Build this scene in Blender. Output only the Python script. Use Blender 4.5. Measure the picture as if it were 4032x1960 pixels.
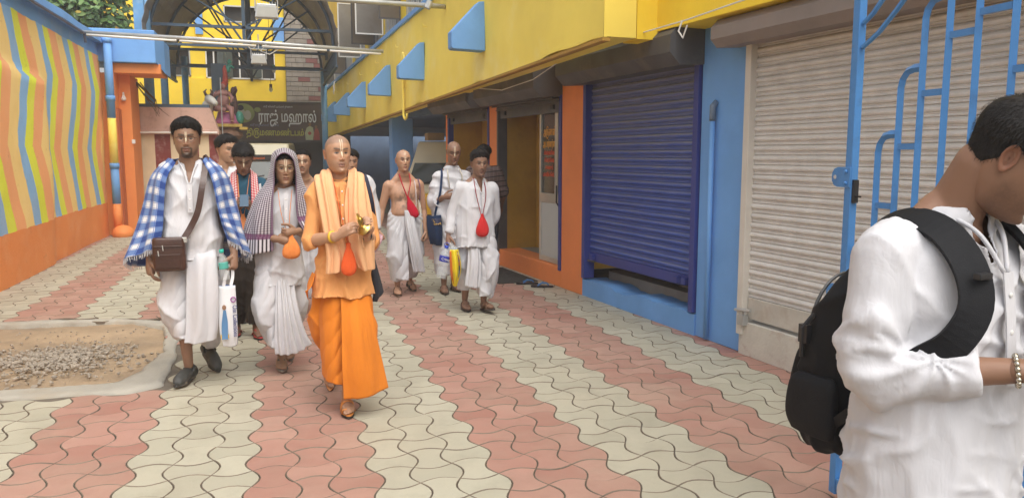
import bpy, bmesh, math, random
import numpy as np
from mathutils import Vector, Matrix

for _o in list(bpy.data.objects):
    bpy.data.objects.remove(_o)
SC = bpy.context.scene
COL = SC.collection
R = math.radians

# ---------------------------------------------------------------- camera
cam_d = bpy.data.cameras.new("camera")
cam_d.lens = 27.0
cam_d.sensor_width = 36.0
cam_d.clip_start = 0.05
cam_d.clip_end = 500
cam = bpy.data.objects.new("camera", cam_d)
COL.objects.link(cam)
cam.location = (0, 0, 1.57)
cam.rotation_euler = (R(90 - 7.023), 0, R(-16.942))
SC.camera = cam

# ---------------------------------------------------------------- sky and sun (bright overcast)
SUN_EL, SUN_AZ = 60.0, 168.0      # azimuth measured clockwise from +Y: behind the camera, to its right
wd = bpy.data.worlds.new("World")
SC.world = wd
wd.use_nodes = True
nt = wd.node_tree
sky = nt.nodes.new("ShaderNodeTexSky")
sky.sky_type = 'NISHITA'
sky.sun_disc = False
sky.sun_elevation = R(SUN_EL)
sky.sun_rotation = R(SUN_AZ)
sky.air_density = 1.0
sky.dust_density = 5.0
sky.ozone_density = 1.0
_hs = nt.nodes.new("ShaderNodeHueSaturation")
_hs.inputs['Saturation'].default_value = 0.35
nt.links.new(sky.outputs[0], _hs.inputs['Color'])
nt.links.new(_hs.outputs[0], nt.nodes['Background'].inputs[0])
nt.nodes['Background'].inputs[1].default_value = 0.15

sun_d = bpy.data.lights.new("sun", 'SUN')
sun_d.energy = 1.5
sun_d.angle = R(75)
sun_d.color = (1.0, 0.95, 0.87)
sun = bpy.data.objects.new("sun", sun_d)
COL.objects.link(sun)
_dir = Vector((math.sin(R(SUN_AZ)) * math.cos(R(SUN_EL)), math.cos(R(SUN_AZ)) * math.cos(R(SUN_EL)), math.sin(R(SUN_EL))))
sun.rotation_euler = _dir.to_track_quat('Z', 'Y').to_euler()
sun.location = _dir * 30

SC.view_settings.view_transform = 'Standard'
SC.view_settings.look = 'None'
SC.view_settings.exposure = 0.5
SC.view_settings.gamma = 1.0
SC.view_settings.use_curve_mapping = False
SC.cycles.use_denoising = True
SC.cycles.max_bounces = 6
SC.cycles.volume_bounces = 1
SC.cycles.volume_step_rate = 4
SC.cycles.diffuse_bounces = 4
SC.cycles.glossy_bounces = 3
SC.cycles.transmission_bounces = 6
SC.cycles.transparent_max_bounces = 8
SC.cycles.caustics_reflective = False
SC.cycles.caustics_refractive = False

rng = random.Random(11)
nrng = np.random.default_rng(5)

# ================================================================ helpers: materials
_MATS = {}


class NT:
    """small wrapper that makes node graphs short to write"""
    def __init__(self, name):
        self.m = bpy.data.materials.new(name)
        self.m.use_nodes = True
        self.t = self.m.node_tree
        self.b = self.t.nodes['Principled BSDF']

    def n(self, kind, **kw):
        o = self.t.nodes.new("ShaderNode" + kind)
        for k, v in kw.items():
            if k.startswith('i_'):
                o.inputs[k[2:].replace('_', ' ')].default_value = v
            else:
                setattr(o, k, v)
        return o

    def l(self, a, b):
        self.t.links.new(a, b)

    def math(self, op, a, b=None, c=None):
        o = self.n('Math', operation=op)
        for i, v in enumerate((a, b, c)):
            if v is None:
                continue
            if isinstance(v, (int, float)):
                o.inputs[i].default_value = v
            else:
                self.l(v, o.inputs[i])
        return o.outputs[0]

    def noise(self, vec, scale, detail=3, rough=.55):
        o = self.n('TexNoise')
        o.inputs['Scale'].default_value = scale
        o.inputs['Detail'].default_value = detail
        o.inputs['Roughness'].default_value = rough
        if vec is not None:
            self.l(vec, o.inputs['Vector'])
        return o.outputs['Fac']

    def mix(self, fac, a, b, mode='MIX'):
        o = self.n('Mix', data_type='RGBA', blend_type=mode)
        for s, v in ((0, fac), (6, a), (7, b)):
            if isinstance(v, (int, float)):
                o.inputs[s].default_value = v
            elif isinstance(v, tuple):
                o.inputs[s].default_value = v if len(v) == 4 else v + (1,)
            else:
                self.l(v, o.inputs[s])
        return o.outputs[2]

    def ramp(self, fac, pts, interp='LINEAR'):
        o = self.n('ValToRGB')
        cr = o.color_ramp
        cr.interpolation = interp
        while len(cr.elements) > len(pts):
            cr.elements.remove(cr.elements[-1])
        while len(cr.elements) < len(pts):
            cr.elements.new(1.0)
        for e, (p, c) in zip(cr.elements, pts):
            e.position = p
            e.color = c if len(c) == 4 else tuple(c) + (1,)
        self.l(fac, o.inputs[0])
        return o.outputs[0]

    def rng(self, fac, a, b, c=0., d=1.):
        o = self.n('MapRange')
        self.l(fac, o.inputs[0])
        for i, v in enumerate((a, b, c, d)):
            o.inputs[i + 1].default_value = v
        return o.outputs[0]

    def bump(self, h, strength=.2, dist=.01):
        o = self.n('Bump')
        o.inputs['Strength'].default_value = strength
        o.inputs['Distance'].default_value = dist
        self.l(h, o.inputs['Height'])
        self.l(o.outputs[0], self.b.inputs['Normal'])

    def done(self, col=None, rough=None, metal=None):
        if col is not None:
            if isinstance(col, tuple):
                self.b.inputs['Base Color'].default_value = col + (1,) if len(col) == 3 else col
            else:
                self.l(col, self.b.inputs['Base Color'])
        if rough is not None:
            if isinstance(rough, (int, float)):
                self.b.inputs['Roughness'].default_value = rough
            else:
                self.l(rough, self.b.inputs['Roughness'])
        if metal is not None:
            self.b.inputs['Metallic'].default_value = metal
        return self.m


def dark(c, f):
    return tuple(x * f for x in c[:3])


def mat(name, col=(.5, .5, .5), rough=.7, var=.12, scale=2.5, bump=.15, bscale=40, metal=0., dirt=None, damt=.35, dscale=1.2, local=False):
    """plain paint / plaster / metal with uneven tone, fine relief and optional dirt blotches"""
    if name in _MATS:
        return _MATS[name]
    g = NT(name)
    if local:
        tc = g.n('TexCoord').outputs['Object']
    else:
        tc = g.n('NewGeometry').outputs['Position']
    f = g.noise(tc, scale, 4)
    c = g.mix(g.rng(f, .3, .7), dark(col, 1 - var), tuple(min(1, x * (1 + var * .6)) for x in col))
    if dirt is not None:
        d = g.noise(tc, dscale, 6, .65)
        c = g.mix(g.rng(d, .52, .72, 0, damt), c, dirt)
    if bump:
        g.bump(g.noise(tc, bscale, 4), bump, .01)
    _MATS[name] = g.done(c, rough, metal)
    return _MATS[name]


def emis(name, col, s):
    if name in _MATS:
        return _MATS[name]
    g = NT(name)
    g.b.inputs['Emission Color'].default_value = col + (1,)
    g.b.inputs['Emission Strength'].default_value = s
    _MATS[name] = g.done(col, .5)
    return _MATS[name]


def glass(name, col=(.9, .95, .95), rough=.03, alpha=.25):
    if name in _MATS:
        return _MATS[name]
    g = NT(name)
    g.b.inputs['Alpha'].default_value = alpha
    g.b.inputs['Specular IOR Level'].default_value = .8
    _MATS[name] = g.done(col, rough)
    return _MATS[name]


# ================================================================ helpers: meshes
class MB:
    """collects shapes; build() links them as ONE mesh object"""
    def __init__(self, T=None):
        self.v, self.f, self.mi, self.T, self.cur = [], [], [], T, 0

    def _add(self, vs, fs):
        o = len(self.v)
        if self.T:
            vs = [self.T(*p) for p in vs]
        self.v += [tuple(p) for p in vs]
        for f in fs:
            self.f.append(tuple(i + o for i in f))
            self.mi.append(self.cur)
        return self

    def box(self, a, b):
        (x0, y0, z0), (x1, y1, z1) = a, b
        return self._add([(x0, y0, z0), (x1, y0, z0), (x1, y1, z0), (x0, y1, z0), (x0, y0, z1), (x1, y0, z1), (x1, y1, z1), (x0, y1, z1)],
                         [(0, 3, 2, 1), (4, 5, 6, 7), (0, 1, 5, 4), (1, 2, 6, 5), (2, 3, 7, 6), (3, 0, 4, 7)])

    def hexa(self, ps):
        return self._add(ps, [(0, 3, 2, 1), (4, 5, 6, 7), (0, 1, 5, 4), (1, 2, 6, 5), (2, 3, 7, 6), (3, 0, 4, 7)])

    def quad(self, *ps):
        return self._add(ps, [tuple(range(len(ps)))])

    def prism(self, poly, a, b):
        """poly: list of 3D points (one cap); swept from offset a to offset b (vectors)"""
        n = len(poly)
        vs = [tuple(Vector(p) + Vector(a)) for p in poly] + [tuple(Vector(p) + Vector(b)) for p in poly]
        fs = [tuple(range(n - 1, -1, -1)), tuple(range(n, 2 * n))]
        fs += [(i, (i + 1) % n, n + (i + 1) % n, n + i) for i in range(n)]
        return self._add(vs, fs)

    def tube(self, path, r, n=8, cap=True, sq=1.0):
        P = [Vector(p) for p in path]
        rs = r if isinstance(r, (list, tuple)) else [r] * len(P)
        rings, up = [], None
        for i, p in enumerate(P):
            t = (P[min(i + 1, len(P) - 1)] - P[max(i - 1, 0)]).normalized()
            if up is None:
                up = Vector((0, 0, 1)) if abs(t.z) < .9 else Vector((1, 0, 0))
            a = (up - t * up.dot(t)).normalized()
            b = t.cross(a)
            up = a
            rings.append([p + (a * math.cos(q) + b * sq * math.sin(q)) * rs[i] for q in [2 * math.pi * k / n for k in range(n)]])
        vs = [tuple(p) for ring in rings for p in ring]
        fs = []
        for i in range(len(P) - 1):
            for k in range(n):
                fs.append((i * n + k, i * n + (k + 1) % n, (i + 1) * n + (k + 1) % n, (i + 1) * n + k))
        if cap:
            fs.append(tuple(range(n - 1, -1, -1)))
            fs.append(tuple((len(P) - 1) * n + k for k in range(n)))
        return self._add(vs, fs)

    def lathe(self, prof, c=(0, 0, 0), n=16, ax=(1, 1)):
        vs, fs = [], []
        for r, z in prof:
            for k in range(n):
                q = 2 * math.pi * k / n
                vs.append((c[0] + r * ax[0] * math.cos(q), c[1] + r * ax[1] * math.sin(q), c[2] + z))
        for i in range(len(prof) - 1):
            for k in range(n):
                fs.append((i * n + k, i * n + (k + 1) % n, (i + 1) * n + (k + 1) % n, (i + 1) * n + k))
        fs.append(tuple(range(n - 1, -1, -1)))
        fs.append(tuple((len(prof) - 1) * n + k for k in range(n)))
        return self._add(vs, fs)

    def ball(self, c, r, n=12, m=8):
        r = r if isinstance(r, (tuple, list)) else (r, r, r)
        vs, fs = [], []
        for i in range(m + 1):
            t = math.pi * i / m
            for k in range(n):
                q = 2 * math.pi * k / n
                vs.append((c[0] + r[0] * math.sin(t) * math.cos(q), c[1] + r[1] * math.sin(t) * math.sin(q), c[2] + r[2] * math.cos(t)))
        for i in range(m):
            for k in range(n):
                fs.append((i * n + k, (i + 1) * n + k, (i + 1) * n + (k + 1) % n, i * n + (k + 1) % n))
        return self._add(vs, fs)

    def mesh(self, name):
        me = bpy.data.meshes.new(name)
        me.from_pydata(self.v, [], self.f)
        me.polygons.foreach_set('material_index', self.mi)
        me.update()
        return me

    def build(self, name, mats, parent=None, smooth=False, bevel=0, solid=0):
        o = bpy.data.objects.new(name, self.mesh(name))
        COL.objects.link(o)
        for m in (mats if isinstance(mats, (list, tuple)) else [mats]):
            o.data.materials.append(m)
        if smooth:
            o.data.polygons.foreach_set('use_smooth', [True] * len(o.data.polygons))
        if bevel:
            b = o.modifiers.new('bevel', 'BEVEL')
            b.width = bevel
            b.segments = 2
            b.limit_method = 'ANGLE'
        if solid:
            s = o.modifiers.new('solid', 'SOLIDIFY')
            s.thickness = solid
            s.offset = 0
        if parent is not None:
            attach(o, parent)
        return o


def attach(o, parent):
    """parent without moving (parents are Empties at plain locations or meshes at the origin)"""
    o.parent = parent
    o.matrix_parent_inverse = MW(parent).inverted()


def MW(o):
    m = o.matrix_basis.copy()
    if o.parent:
        m = MW(o.parent) @ o.matrix_parent_inverse @ m
    return m


def tag(o, label=None, cat=None, group=None, kind=None):
    for k, v in (('label', label), ('category', cat), ('group', group), ('kind', kind)):
        if v:
            o[k] = v
    return o


def thing(name, label, cat, loc=(0, 0, 0), rz=0, group=None):
    o = bpy.data.objects.new(name, None)
    o.empty_display_size = .1
    COL.objects.link(o)
    o.location = loc
    o.rotation_euler = (0, 0, rz)
    return tag(o, label, cat, group)


def copy_tree(o, parent=None):
    c = o.copy()
    COL.objects.link(c)
    c.parent = parent
    if parent is not None:
        c.matrix_parent_inverse = o.matrix_parent_inverse
    for ch in [x for x in bpy.data.objects if x.parent == o]:
        copy_tree(ch, c)
    return c


def text(s, name, size, M, material, parent=None, ext=.002, align='CENTER', bold=0.0, width=None):
    """real lettering: a font object turned into a mesh; M places its XY plane"""
    cu = bpy.data.curves.new(name, 'FONT')
    cu.body = s
    cu.size = size
    cu.extrude = ext
    cu.resolution_u = 3
    cu.offset = bold
    cu.align_x = align
    tmp = bpy.data.objects.new(name, cu)
    COL.objects.link(tmp)
    dg = bpy.context.evaluated_depsgraph_get()
    dg.update()
    me = bpy.data.meshes.new_from_object(tmp.evaluated_get(dg))
    bpy.data.objects.remove(tmp)
    me.name = name
    if width and len(me.vertices):
        xs = [v.co.x for v in me.vertices]
        k = width / max(1e-4, (max(xs) - min(xs)))
        for v in me.vertices:
            v.co.x *= k
    me.transform(M)
    me.materials.clear()
    me.materials.append(material)
    o = bpy.data.objects.new(name, me)
    COL.objects.link(o)
    if parent is not None:
        attach(o, parent)
    return o


def frame(origin, xdir, ydir):
    x = Vector(xdir).normalized()
    y = Vector(ydir).normalized()
    z = x.cross(y)
    return Matrix(((x.x, y.x, z.x, origin[0]), (x.y, y.y, z.y, origin[1]), (x.z, y.z, z.z, origin[2]), (0, 0, 0, 1)))


# vectorised value noise (numpy) for relief that lives in the mesh
def _hash(ix, iy, iz, seed):
    h = (ix * 374761393 + iy * 668265263 + iz * 2147483647 + seed * 974711) & 0xffffffff
    h = ((h ^ (h >> 13)) * 1274126177) & 0xffffffff
    return ((h ^ (h >> 16)) & 0xffff) / 65535.0


def vnoise(p, seed=0):
    p = np.asarray(p, dtype=np.float64)
    i = np.floor(p).astype(np.int64)
    f = p - i
    u = f * f * (3 - 2 * f)
    out = 0
    for dx in (0, 1):
        for dy in (0, 1):
            for dz in (0, 1):
                w = (u[:, 0] if dx else 1 - u[:, 0]) * (u[:, 1] if dy else 1 - u[:, 1]) * (u[:, 2] if dz else 1 - u[:, 2])
                out = out + w * _hash(i[:, 0] + dx, i[:, 1] + dy, i[:, 2] + dz, seed)
    return out * 2 - 1


def fbm(p, octv=3, seed=0):
    p = np.asarray(p, dtype=np.float64)
    a, s, t = 1., 0., 0.
    for k in range(octv):
        s = s + a * vnoise(p * (2.03 ** k) + 17.3 * k, seed + k)
        t += a
        a *= .5
    return s / t


def sm(a, b, x):
    t = np.clip((np.asarray(x, dtype=float) - a) / (b - a), 0, 1)
    return t * t * (3 - 2 * t)
# ================================================================ palette
YEL, BLU, ORA = (.93, .66, .04), (.16, .37, .74), (.84, .28, .075)
LIM, AMB, OCH = (.80, .85, .06), (.97, .70, .26), (.52, .30, .035)
m_yel = mat('yellow_paint', YEL, .75, .10, 1.3, .25, 9, dirt=(.72, .42, .03), damt=.35, dscale=.9)
m_ylt = mat('yellow_paint_lit', (.96, .75, .13), .75, .12, .8, .3, 7, dirt=(.95, .86, .42), damt=.75, dscale=.45)  # parapet's bright highlight put into the colour: raised yellow with pale blotches
m_blu = mat('blue_paint', BLU, .65, .12, 1.5, .2, 14, dirt=(.10, .22, .50), damt=.4, dscale=1.1)
m_ora = mat('orange_paint', ORA, .7, .12, 1.4, .2, 14, dirt=(.55, .17, .06), damt=.4, dscale=1.4)
m_och = mat('ochre_plaster', OCH, .8, .18, 1.6, .4, 12, dirt=(.25, .15, .03), damt=.5)
m_pink = mat('pink_plaster', (.55, .36, .29), .85, .12, 2, .3, 18, dirt=(.20, .13, .10), damt=.5, dscale=5)
m_conc = mat('grey_concrete', (.34, .33, .29), .9, .2, 2, .5, 25, dirt=(.2, .17, .13), damt=.5)
m_dark = mat('dark_interior_shade', (.10, .11, .12), .9, .2, 1.5, .1)  # gloom of the entrance and closed shop, put into the colour
m_dkmetal = mat('dusty_dark_steel', (.085, .085, .09), .6, .25, 3, .15, 30, dirt=(.19, .16, .13), damt=.7, dscale=2.2)
m_alu = mat('aluminium', (.60, .60, .56), .35, .08, 4, 0, metal=.7)
m_alpan = mat('grey_door_panel', (.52, .55, .54), .5, .06, 2, .05)
m_navy = mat('navy_paint', (.040, .055, .24), .5, .15, 3, .1)
m_wht = mat('white_paint', (.78, .77, .72), .5, .05, 3, .05)
m_blk = mat('black_plastic', (.02, .02, .022), .45, .1)
m_gate = mat('gate_blue_enamel', (.075, .26, .60), .35, .10, 6, .08, 60, dirt=(.05, .12, .26), damt=.6, dscale=6)
m_truss = mat('truss_blue_grey', (.045, .085, .13), .55, .15)
m_sheet = mat('roof_sheet_underside', (.26, .245, .23), .7, .25, 1.2, .1)
m_post = mat('weathered_blue_post', (.15, .36, .60), .55, .2, 3, .15, 20, dirt=(.35, .45, .52), damt=.7, dscale=4)
m_steel = mat('shutter_steel_sheet', (.30, .28, .25), .38, .2, 1.6, .08, 8, metal=.55, dirt=(.18, .13, .09), damt=.5)
m_wire = mat('white_wire', (.7, .7, .68), .5, 0, bump=0)
m_gpipe = mat('galvanised_pipe', (.50, .51, .50), .4, .15, 5, .05, metal=.5)
m_maroon = mat('maroon_paint', (.21, .035, .03), .75, .15, 3, .2, 20, dirt=(.5, .45, .4), damt=.5, dscale=6)
m_cream = mat('cream_paint', (.70, .58, .38), .75, .1, 3, .2, 20)


# ================================================================ ground, paving, dug-out patch
def field_mat(name, a, b, dirt):
    g = NT(name)
    geo = g.n('NewGeometry')
    oi = g.n('ObjectInfo')
    rnd = g.math('FRACT', g.math('ADD', oi.outputs['Random'], geo.outputs['Random Per Island']))
    pos = geo.outputs['Position']
    c = g.mix(rnd, a, b)
    c = g.mix(g.rng(g.noise(pos, .7, 6, .65), .42, .72, 0, .55), c, dirt)
    c = g.mix(g.rng(g.noise(pos, 2.7, 6, .7), .50, .72, 0, .40), c, dark(dirt, .62))
    c = g.mix(g.rng(g.noise(pos, 5.5, 5, .65), .48, .70, 0, .28), c, dark(a, .80))
    c = g.mix(g.rng(g.noise(pos, 90, 2), .55, .8, 0, .18), c, dark(dirt, .55))
    r = g.rng(g.noise(pos, 2.2, 3), .3, .7, .58, .82)
    h = g.math('ADD', g.math('MULTIPLY', g.noise(pos, 160, 3), .5), g.noise(pos, 28, 3))
    g.bump(h, .22, .006)
    return g.done(c, r)


m_red = field_mat('red_paver', (.325, .156, .120), (.405, .228, .180), (.42, .325, .245))
m_crm = field_mat('cream_paver', (.372, .355, .275), (.45, .43, .338), (.42, .37, .275))
m_joint = mat('joint_sand', (.155, .13, .10), .95, .3, 6, .3)
m_grime = mat('joint_grime', (.205, .165, .125), .95, .3, 5, .2)
m_soil = mat('dry_soil', (.34, .25, .16), .95, .25, 3, .9, 30, dirt=(.20, .16, .12), damt=.75, dscale=1.6)
m_cem = mat('cement_render', (.38, .36, .31), .9, .14, 3, .7, 28, dirt=(.33, .27, .19), damt=.55, dscale=2.4)
m_stone = mat('broken_stone', (.33, .285, .23), .9, .3, 14, .4, 60)

gr = MB().quad((-160, -60, -.14), (160, -60, -.14), (160, 260, -.14), (-160, 260, -.14)).build('ground', mat('packed_earth', (.26, .21, .15), .95, .2, .5, .3))
tag(gr, 'bare packed earth beyond the paved yard', kind='structure')

CELL, X0, Y0 = .195, -.17, 0.0
PIT = [(-3.3, 5.60), (-1.77, 5.57), (-1.39, 5.53), (-.95, 5.47), (-.80, 5.60), (-.80, 6.3), (-.86, 7.0), (-.98, 7.75), (-1.5, 8.05), (-2.2, 8.2), (-3.3, 8.2)]
PITIN = [(-3.0, 5.86), (-1.86, 5.83), (-1.5, 5.80), (-1.12, 5.80), (-.99, 6.05), (-.96, 6.6), (-.99, 7.1), (-1.05, 7.65), (-1.35, 7.90), (-2.2, 8.06), (-3.0, 8.05)]


def inside(p, poly):
    x, y = p
    r = False
    for i in range(len(poly)):
        (x1, y1), (x2, y2) = poly[i - 1], poly[i]
        if (y1 > y) != (y2 > y) and x < (x2 - x1) * (y - y1) / (y2 - y1) + x1:
            r = not r
    return r


yard = MB()
# joint bed in pieces that leave the dug-out patch open
yard.quad((-3.2, -1.5, -.012), (3.9, -1.5, -.012), (3.9, 5.62, -.012), (-3.2, 5.62, -.012))
yard.quad((-.9, 5.62, -.012), (3.9, 5.62, -.012), (3.9, 8.1, -.012), (-.9, 8.1, -.012))
yard.quad((-3.2, 8.1, -.012), (8.5, 8.1, -.012), (8.5, 30, -.012), (-3.2, 30, -.012))
yard = yard.build('paved_yard', m_joint)
tag(yard, 'wavy interlocking paving in red and cream stripes', kind='structure')


def paver_outline(odd, seg):
    h, amp, pts = CELL / 2, .037, []
    s = 1 if odd else -1            # odd cells bulge at top and bottom, even cells at the sides
    for (ax, ay), (bx, by), (nx, ny), sg in (((-h, -h), (h, -h), (0, -1), s), ((h, -h), (h, h), (1, 0), -s), ((h, h), (-h, h), (0, 1), s), ((-h, h), (-h, -h), (-1, 0), -s)):
        for k in range(seg):
            t = k / seg
            d = amp * math.sin(math.pi * t) * sg
            pts.append((ax + (bx - ax) * t + nx * d, ay + (by - ay) * t + ny * d))
    return pts


def inset(pts, d):
    n, out = len(pts), []
    for i in range(n):
        p0, p1, p2 = Vector(pts[i - 1]), Vector(pts[i]), Vector(pts[(i + 1) % n])
        t = (p2 - p0).normalized()
        nrm = Vector((-t.y, t.x))
        out.append(p1 + nrm * d)
    return out


def paver_geo(odd, seg=6):
    o = paver_outline(odd, seg)
    a, b = inset(o, .0018), inset(o, .0052)
    n = len(o)
    v = [(p.x, p.y, -.02) for p in a] + [(p.x, p.y, -.0042) for p in a] + [(p.x, p.y, 0) for p in b]
    f = [(i, (i + 1) % n, n + (i + 1) % n, n + i) for i in range(n)] + [(n + i, n + (i + 1) % n, 2 * n + (i + 1) % n, 2 * n + i) for i in range(n)]
    f.append(tuple(range(2 * n, 3 * n)))
    return v, f


geo_hi = {o: paver_geo(o, 6) for o in (0, 1)}
geo_lo = {o: paver_geo(o, 4) for o in (0, 1)}
geo_far = {o: paver_geo(o, 3) for o in (0, 1)}
paver_me = {}
for o in (0, 1):
    for k, m in ((0, m_red), (1, m_crm)):
        me = bpy.data.meshes.new('paver')
        me.from_pydata(geo_hi[o][0], [], geo_hi[o][1])
        me.materials.append(m)
        me.materials.append(m_grime)
        me.polygons.foreach_set('material_index', [1] * (len(me.polygons) - 1) + [0])
        paver_me[(o, k)] = me


def cam_uv(x, y):
    a = R(16.942)
    fx, fy = x * math.cos(a) - y * math.sin(a), x * math.sin(a) + y * math.cos(a)
    return (.75 * fx / fy, fy) if fy > .1 else (9, fy)


cells = []
for i in range(-16, 21):
    for j in range(5, 132):
        x, y = X0 + (i + .5) * CELL, Y0 + (j + .5) * CELL
        if inside((x, y), PIT) or x > 3.62 - .093 * (y - 5.2) + (9 if y > 12.9 else 0) + .06:
            continue
        u, d = cam_uv(x, y)
        vis = abs(u) < .53 and d > 3.2
        cells.append((0 if vis else 1, d, i, j, x, y))
cells.sort()
fld = MB()
for n, (nv, d, i, j, x, y) in enumerate(cells):
    odd = (i + j) % 2
    k = (i // 3) % 2
    dz, rx, ry = rng.uniform(-.0025, .0015), rng.gauss(0, .004), rng.gauss(0, .004)
    if n < 300:
        p = bpy.data.objects.new('paver', paver_me[(odd, k)])
        COL.objects.link(p)
        p.location = (x, y, dz)
        p.rotation_euler = (rx, ry, rng.gauss(0, .004))
        p.parent = yard
    else:
        v, f = geo_lo[odd] if d < 8 and not nv else geo_far[odd]
        fld._add([(x + a, y + b, c + dz + rx * b - ry * a) for a, b, c in v], f)
        fld.mi[-len(f):] = [2] * (len(f) - 1) + [k]
tag(fld.build('paver_field', [m_red, m_crm, m_grime], yard), kind='stuff')

# dug-out patch: cement margin, hollow of dry soil, broken stone
n = 220


def loop_pts(poly, n, jit, seed):
    P = [Vector(p) for p in poly]
    L = [0]
    for a, b in zip(P, P[1:] + P[:1]):
        L.append(L[-1] + (b - a).length)
    out = []
    for k in range(n):
        t = L[-1] * k / n
        i = max(q for q in range(len(P)) if L[q] <= t)
        a, b = P[i], P[(i + 1) % len(P)]
        out.append(a.lerp(b, (t - L[i]) / max(1e-6, L[i + 1] - L[i])))
    q = np.array([(p.x * 3.1, p.y * 3.1, seed) for p in out])
    dx, dy = fbm(q, 3, seed) * jit, fbm(q + 40, 3, seed) * jit
    return [Vector((p.x + a, p.y + b)) for p, a, b in zip(out, dx, dy)]


po, pi_ = loop_pts(PIT, n, .05, 3), loop_pts(PITIN, n, .07, 8)
mb = MB()
vs = []
for k in range(n):
    a, b = po[k], pi_[k]
    c1, c2 = a.lerp(b, .25), a.lerp(b, .8)
    z = rng.uniform(-.003, .003)
    vs += [(a.x, a.y, -.03), (a.x, a.y, .001), (c1.x, c1.y, .005 + z), (c2.x, c2.y, .003 - z), (b.x, b.y, -.012), (b.x, b.y, -.09)]
fs = []
for k in range(n):
    for q in range(5):
        i, j2 = k * 6 + q, ((k + 1) % n) * 6 + q
        fs.append((i, j2, j2 + 1, i + 1))
cem = mb._add(vs, fs).build('cement_margin', m_cem, smooth=True)
tag(cem, 'rough cement margin around the dug-out patch', kind='structure')
G = 70
xs, ys = np.linspace(-3.1, -.90, G), np.linspace(5.72, 8.12, G)
gx, gy = np.meshgrid(xs, ys)
q = np.stack([gx.ravel() * 2.2, gy.ravel() * 2.2, gx.ravel() * 0], 1)
gz = -.045 + fbm(q, 4, 2) * .03 + fbm(q * 6, 2, 6) * .006
vs = [(a, b, c) for a, b, c in zip(gx.ravel(), gy.ravel(), gz)]
fs = [(r * G + c, r * G + c + 1, (r + 1) * G + c + 1, (r + 1) * G + c) for r in range(G - 1) for c in range(G - 1)]
soil = MB()._add(vs, fs).build('soil_patch', m_soil, smooth=True)
tag(soil, 'dry brown soil inside the dug-out patch', kind='structure')
rub = MB()
ico = [(0, 0, 1), (.9, 0, .3), (.28, .85, .3), (-.72, .53, .3), (-.72, -.53, .3), (.28, -.85, .3), (.72, .53, -.4), (-.28, .85, -.4), (-.9, 0, -.4), (-.28, -.85, -.4), (.72, -.53, -.4), (0, 0, -.8)]
icf = [(0, 1, 2), (0, 2, 3), (0, 3, 4), (0, 4, 5), (0, 5, 1), (1, 6, 2), (2, 7, 3), (3, 8, 4), (4, 9, 5), (5, 10, 1), (6, 7, 2), (7, 8, 3), (8, 9, 4), (9, 10, 5), (10, 6, 1), (11, 7, 6), (11, 8, 7), (11, 9, 8), (11, 10, 9), (11, 6, 10)]
for k in range(1300):
    if k < 1100:
        x, y = rng.gauss(-1.72, .30), rng.gauss(6.62, .26)
    else:
        x, y = rng.uniform(-2.4, -1.1), rng.uniform(6.0, 7.8)
    if not inside((x, y), PITIN) or (x > -1.15 and y > 6.7):
        continue
    s = rng.uniform(.005, .021) * (1 if k < 1100 else .6)
    rot = Matrix.Rotation(rng.uniform(0, 6.3), 3, 'Z') @ Matrix.Rotation(rng.uniform(-.5, .5), 3, 'X')
    sc = (s * rng.uniform(.8, 1.5), s * rng.uniform(.6, 1.1), s * rng.uniform(.35, .7))
    h = .03 * math.exp(-((x + 1.75) ** 2 + (y - 6.65) ** 2) / .12)
    rub._add([tuple(rot @ Vector((a * sc[0] * rng.uniform(.7, 1.2), b * sc[1] * rng.uniform(.7, 1.2), c * sc[2])) + Vector((x, y, -.035 + h + rng.uniform(0, .012)))) for a, b, c in ico], icf)
tag(rub.build('rubble', m_stone), 'heap of small broken grey stones in the dug-out patch', 'rubble', kind='stuff')

# ================================================================ striped wall (street side, far side of the yard)
g = NT('striped_wall_paint')
pos = g.n('NewGeometry').outputs['Position']
sep = g.n('SeparateXYZ')
g.l(pos, sep.inputs[0])
wob = g.math('MULTIPLY', g.math('SUBTRACT', g.noise(pos, 3.5, 2), .5), .07)
zz = g.math('ADD', sep.outputs['Z'], g.math('MULTIPLY', g.math('SUBTRACT', g.noise(pos, 1.1, 1), .5), .12))
tri = g.math('PINGPONG', g.math('ADD', zz, .40), 1.04)
u = g.math('ADD', g.math('SUBTRACT', sep.outputs['Y'], g.math('MULTIPLY', tri, .48)), wob)
fr = g.math('FRACT', g.math('DIVIDE', g.math('SUBTRACT', u, 11.0 - 1.41 * 12), 1.41))
st = g.ramp(fr, [(0, (.26, .50, .82)), (.22, LIM), (.43, (.95, .44, .19)), (.71, AMB)], 'CONSTANT')
low = g.math('LESS_THAN', g.math('ADD', sep.outputs['Z'], g.math('MULTIPLY', wob, .8)), .64)
c = g.mix(low, st, ORA)
hi = g.math('GREATER_THAN', g.math('ADD', sep.outputs['Z'], g.math('MULTIPLY', wob, .5)), 3.42)
c = g.mix(hi, c, BLU)
c = g.mix(g.rng(g.noise(pos, 1.6, 5, .6), .5, .75, 0, .14), c, (.95, .78, .55))
c = g.mix(g.rng(g.noise(pos, 9, 5, .7), .62, .75, 0, .4), c, (.35, .16, .08))
g.bump(g.noise(pos, 10, 4), .35, .02)
m_strip = g.done(c, .75)
ny, nz = 150, 44
yy, zz_ = np.linspace(2.0, 16.55, ny), np.linspace(0, 3.7, nz)
gy, gz = np.meshgrid(yy, zz_)
q = np.stack([gy.ravel(), gz.ravel(), gy.ravel() * 0], 1)
bul = fbm(q * .8, 3, 21) * .045 + fbm(q * 3, 2, 22) * .008
step = .10 * sm(2.72, 2.62, q[:, 1] - .1 * fbm(q * .4, 2, 5)) * sm(12.9, 12.3, q[:, 0])       # the lower part stands proud near the street
xs_ = -3.12 + bul + step - .05
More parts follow.
